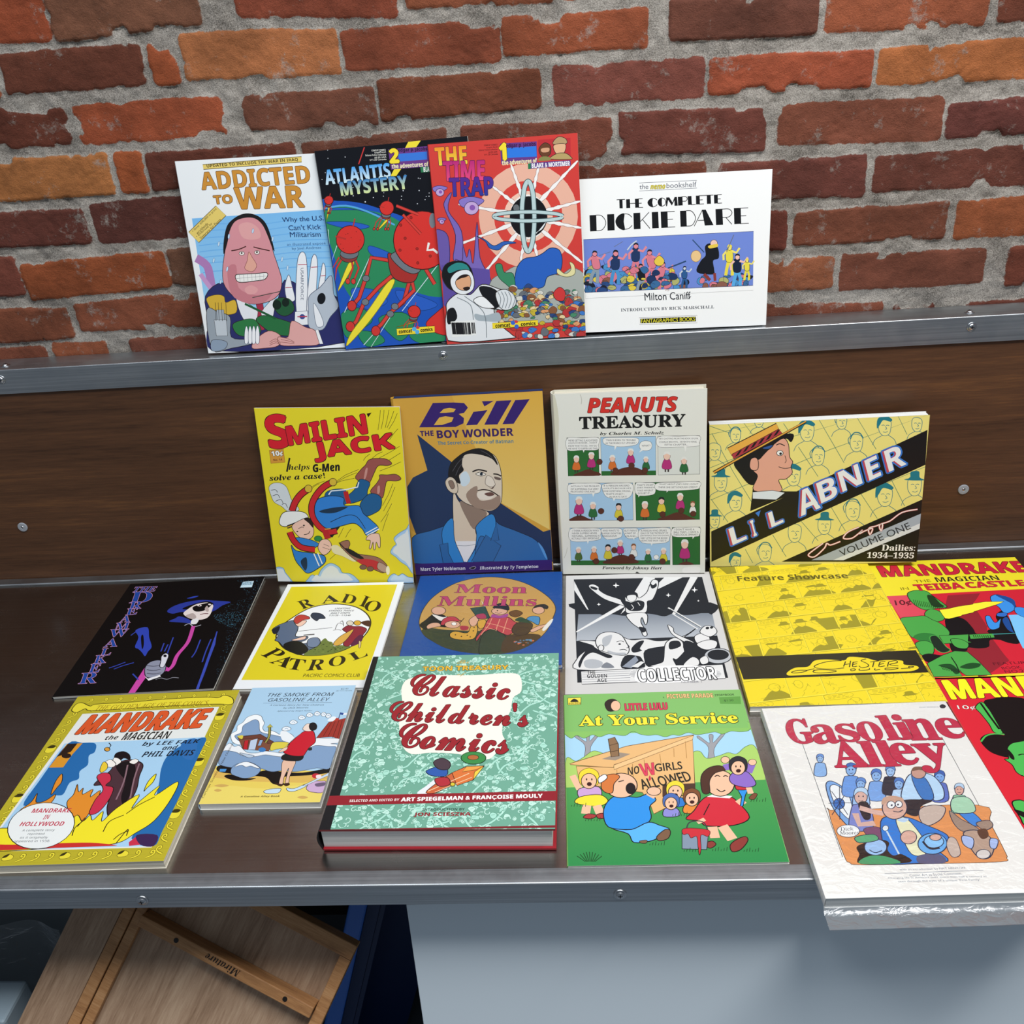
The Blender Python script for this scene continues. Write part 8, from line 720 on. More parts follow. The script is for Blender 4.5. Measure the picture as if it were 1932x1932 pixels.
def vine_pattern(pg, seed):
    """Pale scribbled vines, fruit and leaves over a mint green ground."""
    r = random.Random(seed); A, B, D = 'a8dccb', 'c0e8da', '5a9480'
    W, H = pg.W, pg.H
    for i in range(60):
        x, y = r.uniform(0, W), r.uniform(0, H); a = r.choice((0.7, 2.4)) + r.uniform(-0.25, 0.25); l = r.uniform(300, 900)
        p = [(x + l * t * math.cos(a) + 25 * math.sin(t * 9 + i), y + l * t * math.sin(a) + 25 * math.cos(t * 8 + i)) for t in (0, 0.2, 0.4, 0.6, 0.8, 1)]
        pg.stroke(D, 30, smooth_loop(p, False)); pg.stroke(A, 22, smooth_loop(p, False))
    for i in range(1500):
        x, y, s = r.uniform(20, W - 20), r.uniform(20, H - 20), r.uniform(18, 58); k = r.random(); ph = r.uniform(0, 6.28)
        if k < 0.3:
            lp = smooth_loop([(x + s * r.uniform(0.5, 1.1) * math.cos(j * 0.9 + ph), y + s * r.uniform(0.4, 1) * math.sin(j * 0.9 + ph)) for j in range(7)], True, 3)
            pg.poly(r.choice((A, B)), lp); pg.stroke(D, 5, lp, True); pg.stroke(D, 4, [(x - s * 0.4, y), (x + s * 0.3, y - s * 0.2)])
        elif k < 0.6:
            p = [(x + s * (0.2 + 0.14 * j) * math.cos(j * 0.85 + ph), y + s * (0.2 + 0.14 * j) * math.sin(j * 0.85 + ph)) for j in range(7)]
            pg.stroke(B, 9, smooth_loop(p, False))
        elif k < 0.78:
            for j in range(6):
                cx, cy = x + r.uniform(-1, 1) * s * 0.6, y + r.uniform(-1, 1) * s * 0.6
                pg.stroke(B, 5, [(cx + 12 * math.cos(t * 0.9), cy + 12 * math.sin(t * 0.9)) for t in range(7)], True)
        else:
            a = r.uniform(0, 6.28)
            lp = smooth_loop([(x, y), (x + s * math.cos(a - 0.5) * 0.7, y + s * math.sin(a - 0.5) * 0.7), (x + s * 1.4 * math.cos(a), y + s * 1.4 * math.sin(a)), (x + s * math.cos(a + 0.5) * 0.7, y + s * math.sin(a + 0.5) * 0.7)], True, 3)
            pg.poly(A, lp); pg.stroke(D, 4, lp, True)

def strip_pattern(pg, seed):
    """Olive comic-strip panels printed over yellow: tilted rows, speech balloons, plain busts and hatching."""
    r = random.Random(seed); W, H = pg.W, pg.H; Y, O, P = 'e8d02c', '9a8f26', 'eedb48'
    rows = [-0.09, 0.03, 0.155, 0.28, 0.41, 0.54, 0.67, 0.80, 0.93, 1.05, 1.17]
    for v0, v1 in zip(rows, rows[1:]):
        v0 += 0.05; v1 += 0.05; x = -r.random() * 0.15
        while x < 1:
            w = r.uniform(0.11, 0.30)
            def q(u, v): return ((x + w * u) * W, (v0 + (v1 - v0) * v - 0.10 * (x + w * u)) * H)
            for k in range(r.randint(1, 2)):
                u, s = r.uniform(0.2, 0.8), r.uniform(0.045, 0.08) / w; hh = r.uniform(0.42, 0.6)
                pg.poly(O if r.random() < 0.6 else Y, smooth_loop([q(u + s * a, b) for a, b in ((-1, 1), (-0.8, 0.8), (-0.3, hh + 0.12), (0.3, hh + 0.12), (0.9, 0.8), (1, 1))]))
                lp = smooth_loop([q(u + s * a, hh + b) for a, b in ((-0.4, 0), (-0.3, -0.16), (0.1, -0.2), (0.42, -0.08), (0.36, 0.1), (0, 0.17))]); pg.poly(Y, lp); pg.stroke(O, 5, lp, True)
                if r.random() < 0.6: pg.poly(O, smooth_loop([q(u + s * a, hh - 0.14 + b) for a, b in ((-0.6, 0.06), (-0.35, -0.02), (-0.25, -0.12), (0.3, -0.12), (0.4, -0.02), (0.65, 0.05), (0, 0.08))]))
                pg.stroke(O, 4, [q(u - s * 0.1, hh), q(u + s * 0.1, hh + 0.02)])
            for k in range(r.randint(7, 14)):
                u, v = r.random(), r.uniform(0.35, 0.9); du, dv = r.uniform(-0.16, 0.16), r.uniform(-0.2, 0.2)
                pg.stroke(O, 4, smooth_loop([q(u, v), q(u + du * 0.5 + 0.03, v + dv * 0.5), q(u + du, v + dv)], False))
            if r.random() < 0.3: pg.poly(O, [q(r.uniform(0.5, 0.8), 0.3), q(0.97, 0.3), q(0.97, 0.95), q(0.7, 0.95)])
            if r.random() < 0.75:
                u1 = r.uniform(0.6, 0.96); lp = smooth_loop([q(0.04, 0.06), q(u1 * 0.5, 0.03), q(u1, 0.06), q(u1, 0.24), q(u1 * 0.5, 0.31), q(0.06, 0.27)]); pg.poly(Y, lp); pg.stroke(O, 4, lp, True)
                for k in range(3):
                    a = 0.1
                    while a < u1 - 0.12:
                        b = a + r.uniform(0.05, 0.12); pg.stroke(O, 6, [q(a, 0.10 + 0.062 * k), q(min(b, u1 - 0.06), 0.10 + 0.062 * k)]); a = b + 0.03
            pg.stroke(P, 14, [q(0, 0), q(0, 1)]); pg.stroke(O, 4, [q(0.012, 0), q(0.012, 1)]); x += w
        g = lambda u, d: (u * W, (v0 + d - 0.10 * u) * H)
        pg.stroke(P, 16, [g(0, 0), g(1, 0)]); pg.stroke(O, 4, [g(0, 0.004), g(1, 0.004)])
# ---------------------------------------------------------------- brick wall (one height field, every brick its own outline and colour)
WY = 1.279
def vnoise(X, Z, sc, seed):
    r = np.random.RandomState(seed); G = r.rand(256, 256).astype(np.float32)
    x, z = X / sc, Z / sc; xi, zi = np.floor(x).astype(int), np.floor(z).astype(int); fx, fz = x - xi, z - zi
    fx = fx * fx * (3 - 2 * fx); fz = fz * fz * (3 - 2 * fz)
    g = lambda i, j: G[(xi + i) % 256, (zi + j) % 256]
    return (g(0, 0) * (1 - fx) + g(1, 0) * fx) * (1 - fz) + (g(0, 1) * (1 - fx) + g(1, 1) * fx) * fz
def fbm(X, Z, sc, seed, n=4):
    return sum(vnoise(X, Z, sc / 2 ** k, seed + k) * 0.5 ** k for k in range(n)) / sum(0.5 ** k for k in range(n))

def brick_wall():
    xs = np.arange(-1.5, 1.3, 0.0024); zs = np.arange(0.30, 1.01, 0.0024)
    X, Z = np.meshgrid(xs, zs); n = X.shape
    bricks = [([v / 1000 for v in q], c) for r, q, c in BRICKS]
    rows = [(0.799, 0.056, 0), (0.735, 0.046, 1), (0.671, 0.046, 2), (0.607, 0.050, 3), (0.545, 0.050, 4), (0.478, 0.049, 5), (0.413, 0.050, 6), (0.349, 0.055, 7), (0.863, 0.048, 8), (0.926, 0.05, 9), (0.99, 0.05, 10)]
    rnd = random.Random(5); pal = ['7a3c2a', '743a30', '8f4328', '6b3426', '84452c', '9c5030']
    for zc, hh, ri in rows:
        sp = sorted((min(q[0], q[6]) / 1000, max(q[2], q[4]) / 1000) for r, q, c in BRICKS if r == ri)
        lo, hi = (sp[0][0], sp[-1][1]) if sp else (0.07, 0.07)
        x = lo - 0.011
        while x > -1.55:
            bricks.append(([x - 0.2, zc + hh / 2, x, zc + hh / 2, x, zc - hh / 2, x - 0.2, zc - hh / 2], rnd.choice(pal))); x -= 0.211
        x = hi + 0.011
        while x < 1.35:
            bricks.append(([x, zc + hh / 2, x + 0.2, zc + hh / 2, x + 0.2, zc - hh / 2, x, zc - hh / 2], rnd.choice(pal))); x += 0.211
    sd = np.full(n, 1.0, np.float32); col = np.zeros(n + (3,), np.float32); hof = np.zeros(n, np.float32)
    wob = (fbm(X, Z, 0.05, 11) - 0.5) * 0.005 + (fbm(X, Z, 0.008, 31, 3) - 0.5) * 0.0032 - 0.0010
    for bi, (q, c) in enumerate(bricks):
        p = [(q[i], q[i + 1]) for i in range(0, 8, 2)]
        x0, x1 = min(a[0] for a in p) - 0.02, max(a[0] for a in p) + 0.02; z0, z1 = min(a[1] for a in p) - 0.02, max(a[1] for a in p) + 0.02
        i0, i1 = np.searchsorted(xs, (x0, x1)); j0, j1 = np.searchsorted(zs, (z0, z1))
        if i1 <= i0 or j1 <= j0: continue
        XX, ZZ = X[j0:j1, i0:i1], Z[j0:j1, i0:i1]; rr = 0.0045; ds = []
        for k in range(4):
            (ax, az), (bx, bz) = p[k], p[(k + 1) % 4]; l = math.hypot(bx - ax, bz - az)
            ds.append((-(bz - az) * (XX - ax) + (bx - ax) * (ZZ - az)) / l + rr)
        dx = np.maximum(ds[1], ds[3]); dz = np.maximum(ds[0], ds[2])
        d = np.hypot(np.maximum(dx, 0), np.maximum(dz, 0)) + np.minimum(np.maximum(dx, dz), 0) - rr
        d = d + wob[j0:j1, i0:i1]
        m = d < sd[j0:j1, i0:i1]
        sd[j0:j1, i0:i1][m] = d[m]; cc = np.array(lin(c)[:3]); col[j0:j1, i0:i1][m] = (cc * 0.88 + cc.mean() * 0.12) * np.array((0.84, 0.86, 0.80)); hof[j0:j1, i0:i1][m] = rnd.uniform(-0.001, 0.002)
    crust = fbm(X, Z, 0.05, 71, 5)
    sd = sd + np.clip((crust - 0.66) * 0.09, 0, 0.009) * (sd > -0.011)
    t = np.clip(0.3 - sd / 0.003, 0, 1); t = t * t * (3 - 2 * t)
    rough = fbm(X, Z, 0.02, 51, 5) - 0.5
    crack = np.clip(0.05 - np.abs(fbm(X, Z * 2.2, 0.035, 91, 4) - 0.5), 0, 0.05) / 0.05
    pits = np.clip(fbm(X, Z, 0.012, 121, 3) - 0.70, 0, 1)
    h = t * (0.0016 + hof) + rough * (0.0036 + 0.004 * (1 - t)) - crack * 0.0008 * t * (fbm(X, Z, 0.1, 201) > 0.5) - pits * 0.012 * (1 - t)
    Y = WY - h
    v = np.stack([X, Y, Z], -1).reshape(-1, 3).astype(np.float32)
    nx, nz = n[1], n[0]; I = np.arange(nx * nz).reshape(nz, nx)
    F = np.stack([I[:-1, :-1], I[:-1, 1:], I[1:, 1:], I[1:, :-1]], -1).reshape(-1, 4).astype(np.int32)
    me = bpy.data.meshes.new('wall_back'); me.vertices.add(len(v)); me.vertices.foreach_set('co', v.ravel())
    me.loops.add(F.size); me.loops.foreach_set('vertex_index', F.ravel()); me.polygons.add(len(F))
    me.polygons.foreach_set('loop_start', np.arange(0, F.size, 4, dtype=np.int32)); me.polygons.foreach_set('use_smooth', np.ones(len(F), bool))
    me.update(calc_edges=True)
    a = me.color_attributes.new('brick', 'FLOAT_COLOR', 'POINT')
    a.data.foreach_set('color', np.concatenate([col.reshape(-1, 3), np.ones((len(v), 1), np.float32)], 1).astype(np.float32).ravel())
    a = me.attributes.new('edge', 'FLOAT', 'POINT'); a.data.foreach_set('value', sd.ravel().astype(np.float32))
    m, ns, ls, b = mat('brick_and_mortar', rough=0.85, spec=0.25)
    ca = ns.new('ShaderNodeAttribute'); ca.attribute_name = 'brick'; ea = ns.new('ShaderNodeAttribute'); ea.attribute_name = 'edge'
    v3 = coords(ns, ls)
    n1 = nd(ns, 'ShaderNodeTexNoise', Scale=160.0, Detail=6.0, Roughness=0.7); ls.new(v3, n1.inputs[0])
    n2 = nd(ns, 'ShaderNodeTexNoise', Scale=16.0, Detail=6.0, Roughness=0.65); ls.new(v3, n2.inputs[0])
    n3 = nd(ns, 'ShaderNodeTexNoise', Scale=700.0, Detail=3.0, Roughness=0.7); ls.new(v3, n3.inputs[0])
    n4 = nd(ns, 'ShaderNodeTexNoise', Scale=24.0, Detail=8.0, Roughness=0.72); ls.new(coords(ns, ls, (1, 1, 1), 'Object', (0.4, 0.9, 0.2)), n4.inputs[0])
    def math_(op, a, b_=None, c_=None):
        q = ns.new('ShaderNodeMath'); q.operation = op
        for i, x in enumerate((a, b_, c_)):
            if x is None: continue
            if isinstance(x, (int, float)): q.inputs[i].default_value = x
            else: ls.new(x, q.inputs[i])
        return q.outputs[0]
    e = math_('MULTIPLY_ADD', math_('SUBTRACT', n1.outputs[0], 0.5), 0.006, ea.outputs['Fac'])
    mr = ns.new('ShaderNodeMapRange'); mr.interpolation_type = 'SMOOTHSTEP'; mr.inputs[1].default_value = -0.0009; mr.inputs[2].default_value = 0.0009; ls.new(e, mr.inputs[0])
    # pale mortar dust left on the brick faces
    du = math_('SUBTRACT', math_('MULTIPLY_ADD', n1.outputs[0], 0.35, n4.outputs[0]), 0.76); du = math_('MULTIPLY', du, 6.0)
    du = math_('MINIMUM', math_('MAXIMUM', du, 0.0), 0.75)
    msk = math_('MAXIMUM', mr.outputs[0], du)
    vr = ns.new('ShaderNodeMapRange'); vr.inputs[1].default_value = 0.3; vr.inputs[2].default_value = 0.7; vr.inputs[3].default_value = 0.70; vr.inputs[4].default_value = 1.28; ls.new(n2.outputs[0], vr.inputs[0])
    vr2 = ns.new('ShaderNodeMapRange'); vr2.inputs[1].default_value = 0.3; vr2.inputs[2].default_value = 0.7; vr2.inputs[3].default_value = 0.86; vr2.inputs[4].default_value = 1.14; ls.new(n3.outputs[0], vr2.inputs[0])
    vm = ns.new('ShaderNodeVectorMath'); vm.operation = 'SCALE'; ls.new(ca.outputs['Color'], vm.inputs[0]); ls.new(math_('MULTIPLY', vr.outputs[0], vr2.outputs[0]), vm.inputs['Scale'])
    mo = ramp(ns, ls, math_('MULTIPLY_ADD', n3.outputs[0], 0.6, math_('MULTIPLY', n2.outputs[0], 0.4)), [(0.36, '57524c'), (0.47, '89837c'), (0.6, 'b0aaa2')])
    mx = ns.new('ShaderNodeMix'); mx.data_type = 'RGBA'; ls.new(msk, mx.inputs[0]); ls.new(vm.outputs[0], mx.inputs[6]); ls.new(mo, mx.inputs[7])
    ls.new(mx.outputs[2], b.inputs['Base Color'])
    hb = math_('MULTIPLY_ADD', n3.outputs[0], 0.5, math_('MULTIPLY', n1.outputs[0], 0.9))
    bump(ns, ls, b, hb, 0.8, 0.0022)
    tag(link('wall_back', me, m), kind='structure')
brick_wall()

bm = bmesh.new(); box(bm, -1.5, 1.3, 1.285, 1.30, -0.9, 0.999)
tag(obj('wall_lower', bm, m_plain('shaded_plaster', '3a3734', 0.9)), kind='structure')  # plaster colour darkened to carry the shade of the under-counter cavity
bm = bmesh.new(); box(bm, -2.2, 2.0, -2.2, 1.30, -0.95, -0.9)
mf, ns, ls, b = mat('grey_concrete_floor', rough=0.7)
t = nd(ns, 'ShaderNodeTexNoise', Scale=4.0, Detail=5.0); ls.new(coords(ns, ls), t.inputs[0]); ls.new(ramp(ns, ls, t.outputs[0], [(0.3, '76818c'), (0.7, '8d98a3')]), b.inputs['Base Color'])
tag(obj('floor', bm, mf), kind='structure')

# ---------------------------------------------------------------- metal ledge, wood panel, steel counter
def angle_profile(yf, zt, back, down, th, r=0.0018):
    """Bent angle: top flange to +y, front face down; outer corner rounded."""
    p = [(yf + back, zt), (yf + r, zt)]
    for k in range(1, 6):
        a = math.pi / 2 + k * math.pi / 10
        p.append((yf + r + r * math.cos(a), zt - r + r * math.sin(a)))
    p += [(yf, zt - down), (yf + th, zt - down), (yf + th, zt - th), (yf + back, zt - th)]
    return p
def smooth_auto(o, ang=40):
    o.data.polygons.foreach_set('use_smooth', [True] * len(o.data.polygons)); o.data.set_sharp_from_angle(angle=math.radians(ang))
def screw(name, loc, nrm, parent, r=0.0064):
    M = Matrix.Translation(loc) @ Vector(nrm).to_track_quat('Z', 'Y').to_matrix().to_4x4()
    bm = bmesh.new()
    rg = lathe(bm, [(r, 0), (r, 0.0009), (r * 0.93, 0.0014), (r * 0.74, 0.0014), (r * 0.70, 0.0012), (r * 0.66, 0.0022), (r * 0.5, 0.0031), (r * 0.3, 0.0034)], M)
    bm.faces.ensure_lookup_table()
    o = obj(name, bm, SCREW, parent, True)
    bm = bmesh.new(); q = r * 0.36
    box(bm, -q, q, -r * 0.07, r * 0.07, 0.0031, 0.0036, M); box(bm, -r * 0.07, r * 0.07, -q, q, 0.0031, 0.0036, M)
    obj('cross_recess', bm, plain('17181a', 0.6), o)
    return o

led = empty('metal_ledge', (0, 1.25, 0.322), label='long brushed aluminium ledge between the brick wall and the brown wood panel', cat='shelf')
LO = Vector((0, -1.25, -0.322))
def into(o, off):
    o.data.transform(Matrix.Translation(off))
    for c in o.children: c.data.transform(Matrix.Translation(off))
bm = bmesh.new(); prism(bm, angle_profile(1.2245, 0.359, 0.0515, 0.0368, 0.003), -1.5, 1.3)
o = obj('angle_bar', bm, ALU, led); smooth_auto(o); into(o, LO)
for x in (-0.8264, -0.1756, 0.5465):
    into(screw('screw', (x, 1.2245, 0.3447), (0, -1, 0), led), LO)
    into(screw('screw', (x + 0.002, 1.2425, 0.359), (0, 0, 1), led), LO)

pan = empty('wood_back_panel', (0, 1.2345, 0.0), label='dark walnut wood panel behind the counter below the metal ledge', cat='panel')
bm = bmesh.new(); box(bm, -1.5, 1.3, 1.2275 - 1.2345, 1.2445 - 1.2345, 0.0005, 0.3555); obj('panel', bm, WALNUT, pan)
for x, z in ((-0.8776, 0.0989), (0.5765, 0.0948)):
    M = Matrix.Translation((x, 1.2275 - 1.2345, z)) @ Vector((0, -1, 0)).to_track_quat('Z', 'Y').to_matrix().to_4x4()
    bm = bmesh.new(); lathe(bm, [(0.0078, 0), (0.0078, 0.0012), (0.0070, 0.0018), (0.0030, 0.0020), (0.0026, 0.0014)], M, 24)
    w = obj('screw_cap', bm, m_plain('grey_nylon_cap', '9aa0a8', 0.35), pan, False)
    bm = bmesh.new(); lathe(bm, [(0.0022, 0.0014), (0.0018, 0.0019), (0.0006, 0.0021)], M, 12); obj('screw_head', bm, SCREW, w)

ctr = empty('steel_counter', (0, 0.9, -0.027), label='wide stainless steel counter carrying the rows of comic books', cat='counter')
CO = Vector((0, -0.9, 0.027))
bm = bmesh.new(); box(bm, -1.5, 1.3, 0.6165, 1.2435, -0.024, 0.0); o = obj('counter_top', bm, STEEL, ctr); into(o, CO)
bm = bmesh.new(); prism(bm, angle_profile(0.613, 0.0006, 0.0185, 0.0278, 0.0022, 0.0022), -1.5, 1.3); o = obj('edge_trim', bm, ALU, ctr); smooth_auto(o); into(o, CO)
bm = bmesh.new(); prism(bm, [(1.2095, 0.0002), (1.2091, 0.0022), (1.2102, 0.0034), (1.2262, 0.0034), (1.2262, 0.0002)], -1.5, 1.3); o = obj('back_strip', bm, ALU, pan); into(o, Vector((0, -1.2345, 0)))
for x in (-0.4575, 0.0288, 0.52, -0.945): into(screw('screw', (x, 0.613, -0.0157), (0, -1, 0), ctr), CO)

# ---------------------------------------------------------------- under the counter
WHITE = mat('white_melamine', 'dbe7ef', 0.35, 0, 0.5)[0]
bm = bmesh.new(); box(bm, -0.5765, 0.7, 0.0, 0.012, -0.85, -0.012, bev=0.0008)
wb = tag(obj('white_board', bm, WHITE), 'large plain white board leaning under the right half of the counter', 'board')
wb.matrix_world = Matrix.Translation((0.379, 0.655, -0.04)) @ Matrix.Rotation(-math.radians(13), 4, 'X') @ Matrix.Rotation(math.radians(-2.0), 4, 'Y')
bm = bmesh.new(); box(bm, -0.17, -0.155, 0.72, 1.2, -0.9, -0.0245); o = obj('added_shade_panel', bm, plain('24272b', 0.6), ctr); into(o, CO)  # added unseen panel that keeps light out of the space under the counter

# wooden frame box, leaning, seen from its open back
cn = Vector((0, -math.cos(math.radians(35)), math.sin(math.radians(35)))); cd = Vector((0, -math.sin(math.radians(35)), -math.cos(math.radians(35)))); cx = Vector((1, 0, 0))
r27 = math.radians(26.8); ea = (cx * math.cos(r27) + cd * math.sin(r27)); eb = (-cx * math.sin(r27) + cd * math.cos(r27))
CF = Matrix((ea, -eb, cn)).transposed()
CO0 = Vector((-0.509, 0.677, -0.125))
crate = empty('wooden_frame_box', CO0, CF, label='pale wooden frame box with cross rails leaning under the counter', cat='crate')
def cpart(name, dims, m, bev=0.0012):
    a0, a1, b0, b1, c0, c1 = dims; bm = bmesh.new(); box(bm, a0, a1, -b1, -b0, c0, c1, bev=bev); return obj(name, bm, m, crate)
# local axes: a along the rails, b down the stiles, c towards the viewer
cpart('plywood_back', (-0.016, 0.230, -0.08, 0.60, -0.016, -0.010), BEECH, 0)
cpart('side_board', (-0.083, -0.030, -0.055, 0.60, -0.05, 0.0), BEECH)
cpart('side_stile', (-0.0295, -0.0165, -0.085, 0.60, -0.05, 0.001), BEECH_RAIL)
cpart('inner_stile', (-0.0155, -0.0035, -0.066, 0.60, -0.0098, -0.001), BEECH_RAIL)
mid = cpart('cross_rail', (-0.003, 0.2195, -0.0065, 0.0065, -0.0098, 0.012), BEECH_RAIL)
cpart('cross_rail', (0.0, 0.234, -0.084, -0.067, -0.0098, 0.008), BEECH_RAIL)
cpart('right_stile', (0.2205, 0.234, -0.0665, 0.60, -0.0098, 0.006), BEECH_RAIL)
for a in (0.046, 0.186):
    bm = bmesh.new(); lathe(bm, [(0.0028, 0.0), (0.0028, 0.0004), (0.0014, 0.0005)], Matrix.Translation((a, 0.0, 0.0121)), 12); obj('screw_hole', bm, plain('15100c', 0.5), mid)
co, fa = glyphs(styled('Mirature', 'si')); mn, mx = co.min(0), co.max(0)
me = bpy.data.meshes.new('stamped_name')
me.from_pydata([(0.128 - 0.044 * (x - mn[0]) / (mx[0] - mn[0]), 0.0042 - 0.0082 * (y - mn[1]) / (mx[1] - mn[1]), 0.0123) for x, y in co], [], fa)
link('stamped_name', me, plain('1c130d', 0.7), mid)

# blue plastic bin
BLUE = mat('blue_plastic', '1c6cd4', 0.4, 0, 0.5)[0]; BLUE_SHADED = mat('blue_plastic_shaded', '0c2c5e', 0.45, 0, 0.4)[0]  # second blue is the same plastic with deep shade put into its colour
bl = empty('blue_plastic_bin', (-0.487, 0.98, -0.862), Matrix.Rotation(math.radians(16.7), 3, 'Y'), label='blue plastic bin standing in the dark under the counter', cat='bin')
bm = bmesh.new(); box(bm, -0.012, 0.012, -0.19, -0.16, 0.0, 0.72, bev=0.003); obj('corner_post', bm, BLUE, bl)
bm = bmesh.new(); box(bm, 0.013, 0.03, -0.13, 0.12, 0.0, 0.70); obj('side_wall', bm, BLUE_SHADED, bl)
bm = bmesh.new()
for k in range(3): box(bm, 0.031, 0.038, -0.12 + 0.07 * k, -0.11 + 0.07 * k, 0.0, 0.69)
obj('side_rib', bm, BLUE_SHADED, bl)
bm = bmesh.new(); box(bm, 0.039, 0.13, 0.02, 0.12, 0.0, 0.52); obj('end_wall', bm, BLUE_SHADED, bl)

# dark grey carton and the plastic wrap lying on the pale parcel at the left
GREYC = plain('7f868a', 0.65)
ca_ = empty('grey_carton', (-0.86, 0.97, -0.9), label='dark grey carton at the left under the counter', cat='box')
bm = bmesh.new(); box(bm, -0.2, 0.18, -0.15, 0.2, 0.0, 0.86, bev=0.003); obj('carton_body', bm, GREYC, ca_)
pc = empty('pale_parcel', (-0.87, 0.66, -0.9), label='pale blue-grey parcel in the bottom left corner under plastic wrap', cat='parcel')
bm = bmesh.new(); box(bm, -0.2, 0.175, -0.03, 0.025, 0.0, 0.655, bev=0.004); obj('parcel_body', bm, plain('9db0bd', 0.5), pc)
def plastic(name, tint=0.93, gl=0.12, rough=0.12, sc=38.0, st=0.9, haze=0.0):
    m, ns, ls, b = mat(name); out = ns['Material Output']
    tr = ns.new('ShaderNodeBsdfTransparent'); tr.inputs[0].default_value = (tint, tint * 1.005, tint * 1.01, 1)
    df = ns.new('ShaderNodeBsdfDiffuse'); df.inputs[0].default_value = (0.72, 0.76, 0.78, 1)
    hz = ns.new('ShaderNodeMixShader'); hz.inputs[0].default_value = haze; ls.new(tr.outputs[0], hz.inputs[1]); ls.new(df.outputs[0], hz.inputs[2])
    g = ns.new('ShaderNodeBsdfGlossy'); g.inputs['Roughness'].default_value = rough; g.inputs[0].default_value = (0.95, 0.97, 1, 1)
    lw = ns.new('ShaderNodeLayerWeight'); lw.inputs[0].default_value = 0.32
    mr = ns.new('ShaderNodeMapRange'); mr.inputs[3].default_value = gl * 0.5; mr.inputs[4].default_value = min(1, gl * 3.5); ls.new(lw.outputs['Fresnel'], mr.inputs[0])
    n1 = nd(ns, 'ShaderNodeTexNoise', Scale=sc, Detail=3.0, Distortion=1.6); ls.new(coords(ns, ls, (1, 1.6, 1), 'Object', (0, 0, 0.5)), n1.inputs[0])
    bp = ns.new('ShaderNodeBump'); bp.inputs['Strength'].default_value = st; bp.inputs['Distance'].default_value = 0.004; ls.new(n1.outputs[0], bp.inputs['Height'])
    ls.new(bp.outputs[0], g.inputs['Normal']); ls.new(bp.outputs[0], lw.inputs['Normal'])
    mx = ns.new('ShaderNodeMixShader'); ls.new(mr.outputs[0], mx.inputs[0]); ls.new(hz.outputs[0], mx.inputs[1]); ls.new(g.outputs[0], mx.inputs[2])
    ls.new(mx.outputs[0], out.inputs['Surface']); ns.remove(b)
    return m
WRAP = plastic('clear_polythene', 0.85, 0.2, 0.15, 30.0, 0.9, 0.22)
FILM = plastic('clear_sleeve_film', 0.975, 0.05, 0.12, 40.0, 0.4)
FOLD = plastic('folded_sleeve_edge', 0.82, 0.10, 0.22, 40.0, 0.35, 0.18)

def sheet(name, m, parent, xs, ys, zf):
    bm = bmesh.new(); g = [[bm.verts.new((x, y, zf(x, y))) for x in xs] for y in ys]
    for j in range(len(ys) - 1):
        for i in range(len(xs) - 1): bm.faces.new((g[j][i], g[j][i + 1], g[j + 1][i + 1], g[j + 1][i]))
    o = obj(name, bm, m, parent, True); return o
pw = empty('plastic_wrap', (-0.86, 0.745, -0.365), Matrix.Rotation(math.radians(72), 3, 'X'), label='crumpled clear plastic wrap below the left end of the counter', cat='wrap')
rw = random.Random(9); ph = [(rw.uniform(0, 6.3), rw.uniform(18, 70), rw.uniform(-40, 40)) for _ in range(9)]
def wrapz(x, y): return sum(0.006 * math.sin(a + x * b + y * c) for a, b, c in ph) / 1.5
sheet('film', WRAP, pw, [i * 0.008 - 0.2 for i in range(46)], [j * 0.008 - 0.11 for j in range(28)], wrapz)

# ---------------------------------------------------------------- books
def book_frame(k):
    q = POSES[k]
    if q[0] == 'F':
        _, x, y, r, w, h, t = q; R = Matrix.Rotation(math.radians(r), 3, 'Z'); zl = LIFT.get(k, 0.0)
        F = R.to_4x4(); F.translation = Vector((x, y, t + zl)); base = Vector((w / 2, -h / 2, -t))
    else:
        _, x, y, z, ti, ro, ya, w, h, t = q
        M = Matrix.Rotation(math.radians(ya), 3, 'Z') @ Matrix.Rotation(-math.radians(ti), 3, 'X') @ Matrix.Rotation(math.radians(ro), 3, 'Y')
        F = Matrix((M.col[0], M.col[2], -M.col[1])).transposed().to_4x4(); F.translation = Vector((x, y, z)) + M @ Vector((-w / 2, 0, h)); base = Vector((w / 2, -h, -t / 2))
    return F, base, w, h, t

def boxdata(x0, x1, y0, y1, z0, z1):
    return [(x, y, z) for z in (z0, z1) for y in (y0, y1) for x in (x0, x1)], [(0, 2, 3, 1), (4, 5, 7, 6), (0, 1, 5, 4), (1, 3, 7, 5), (3, 2, 6, 7), (2, 0, 4, 6)]

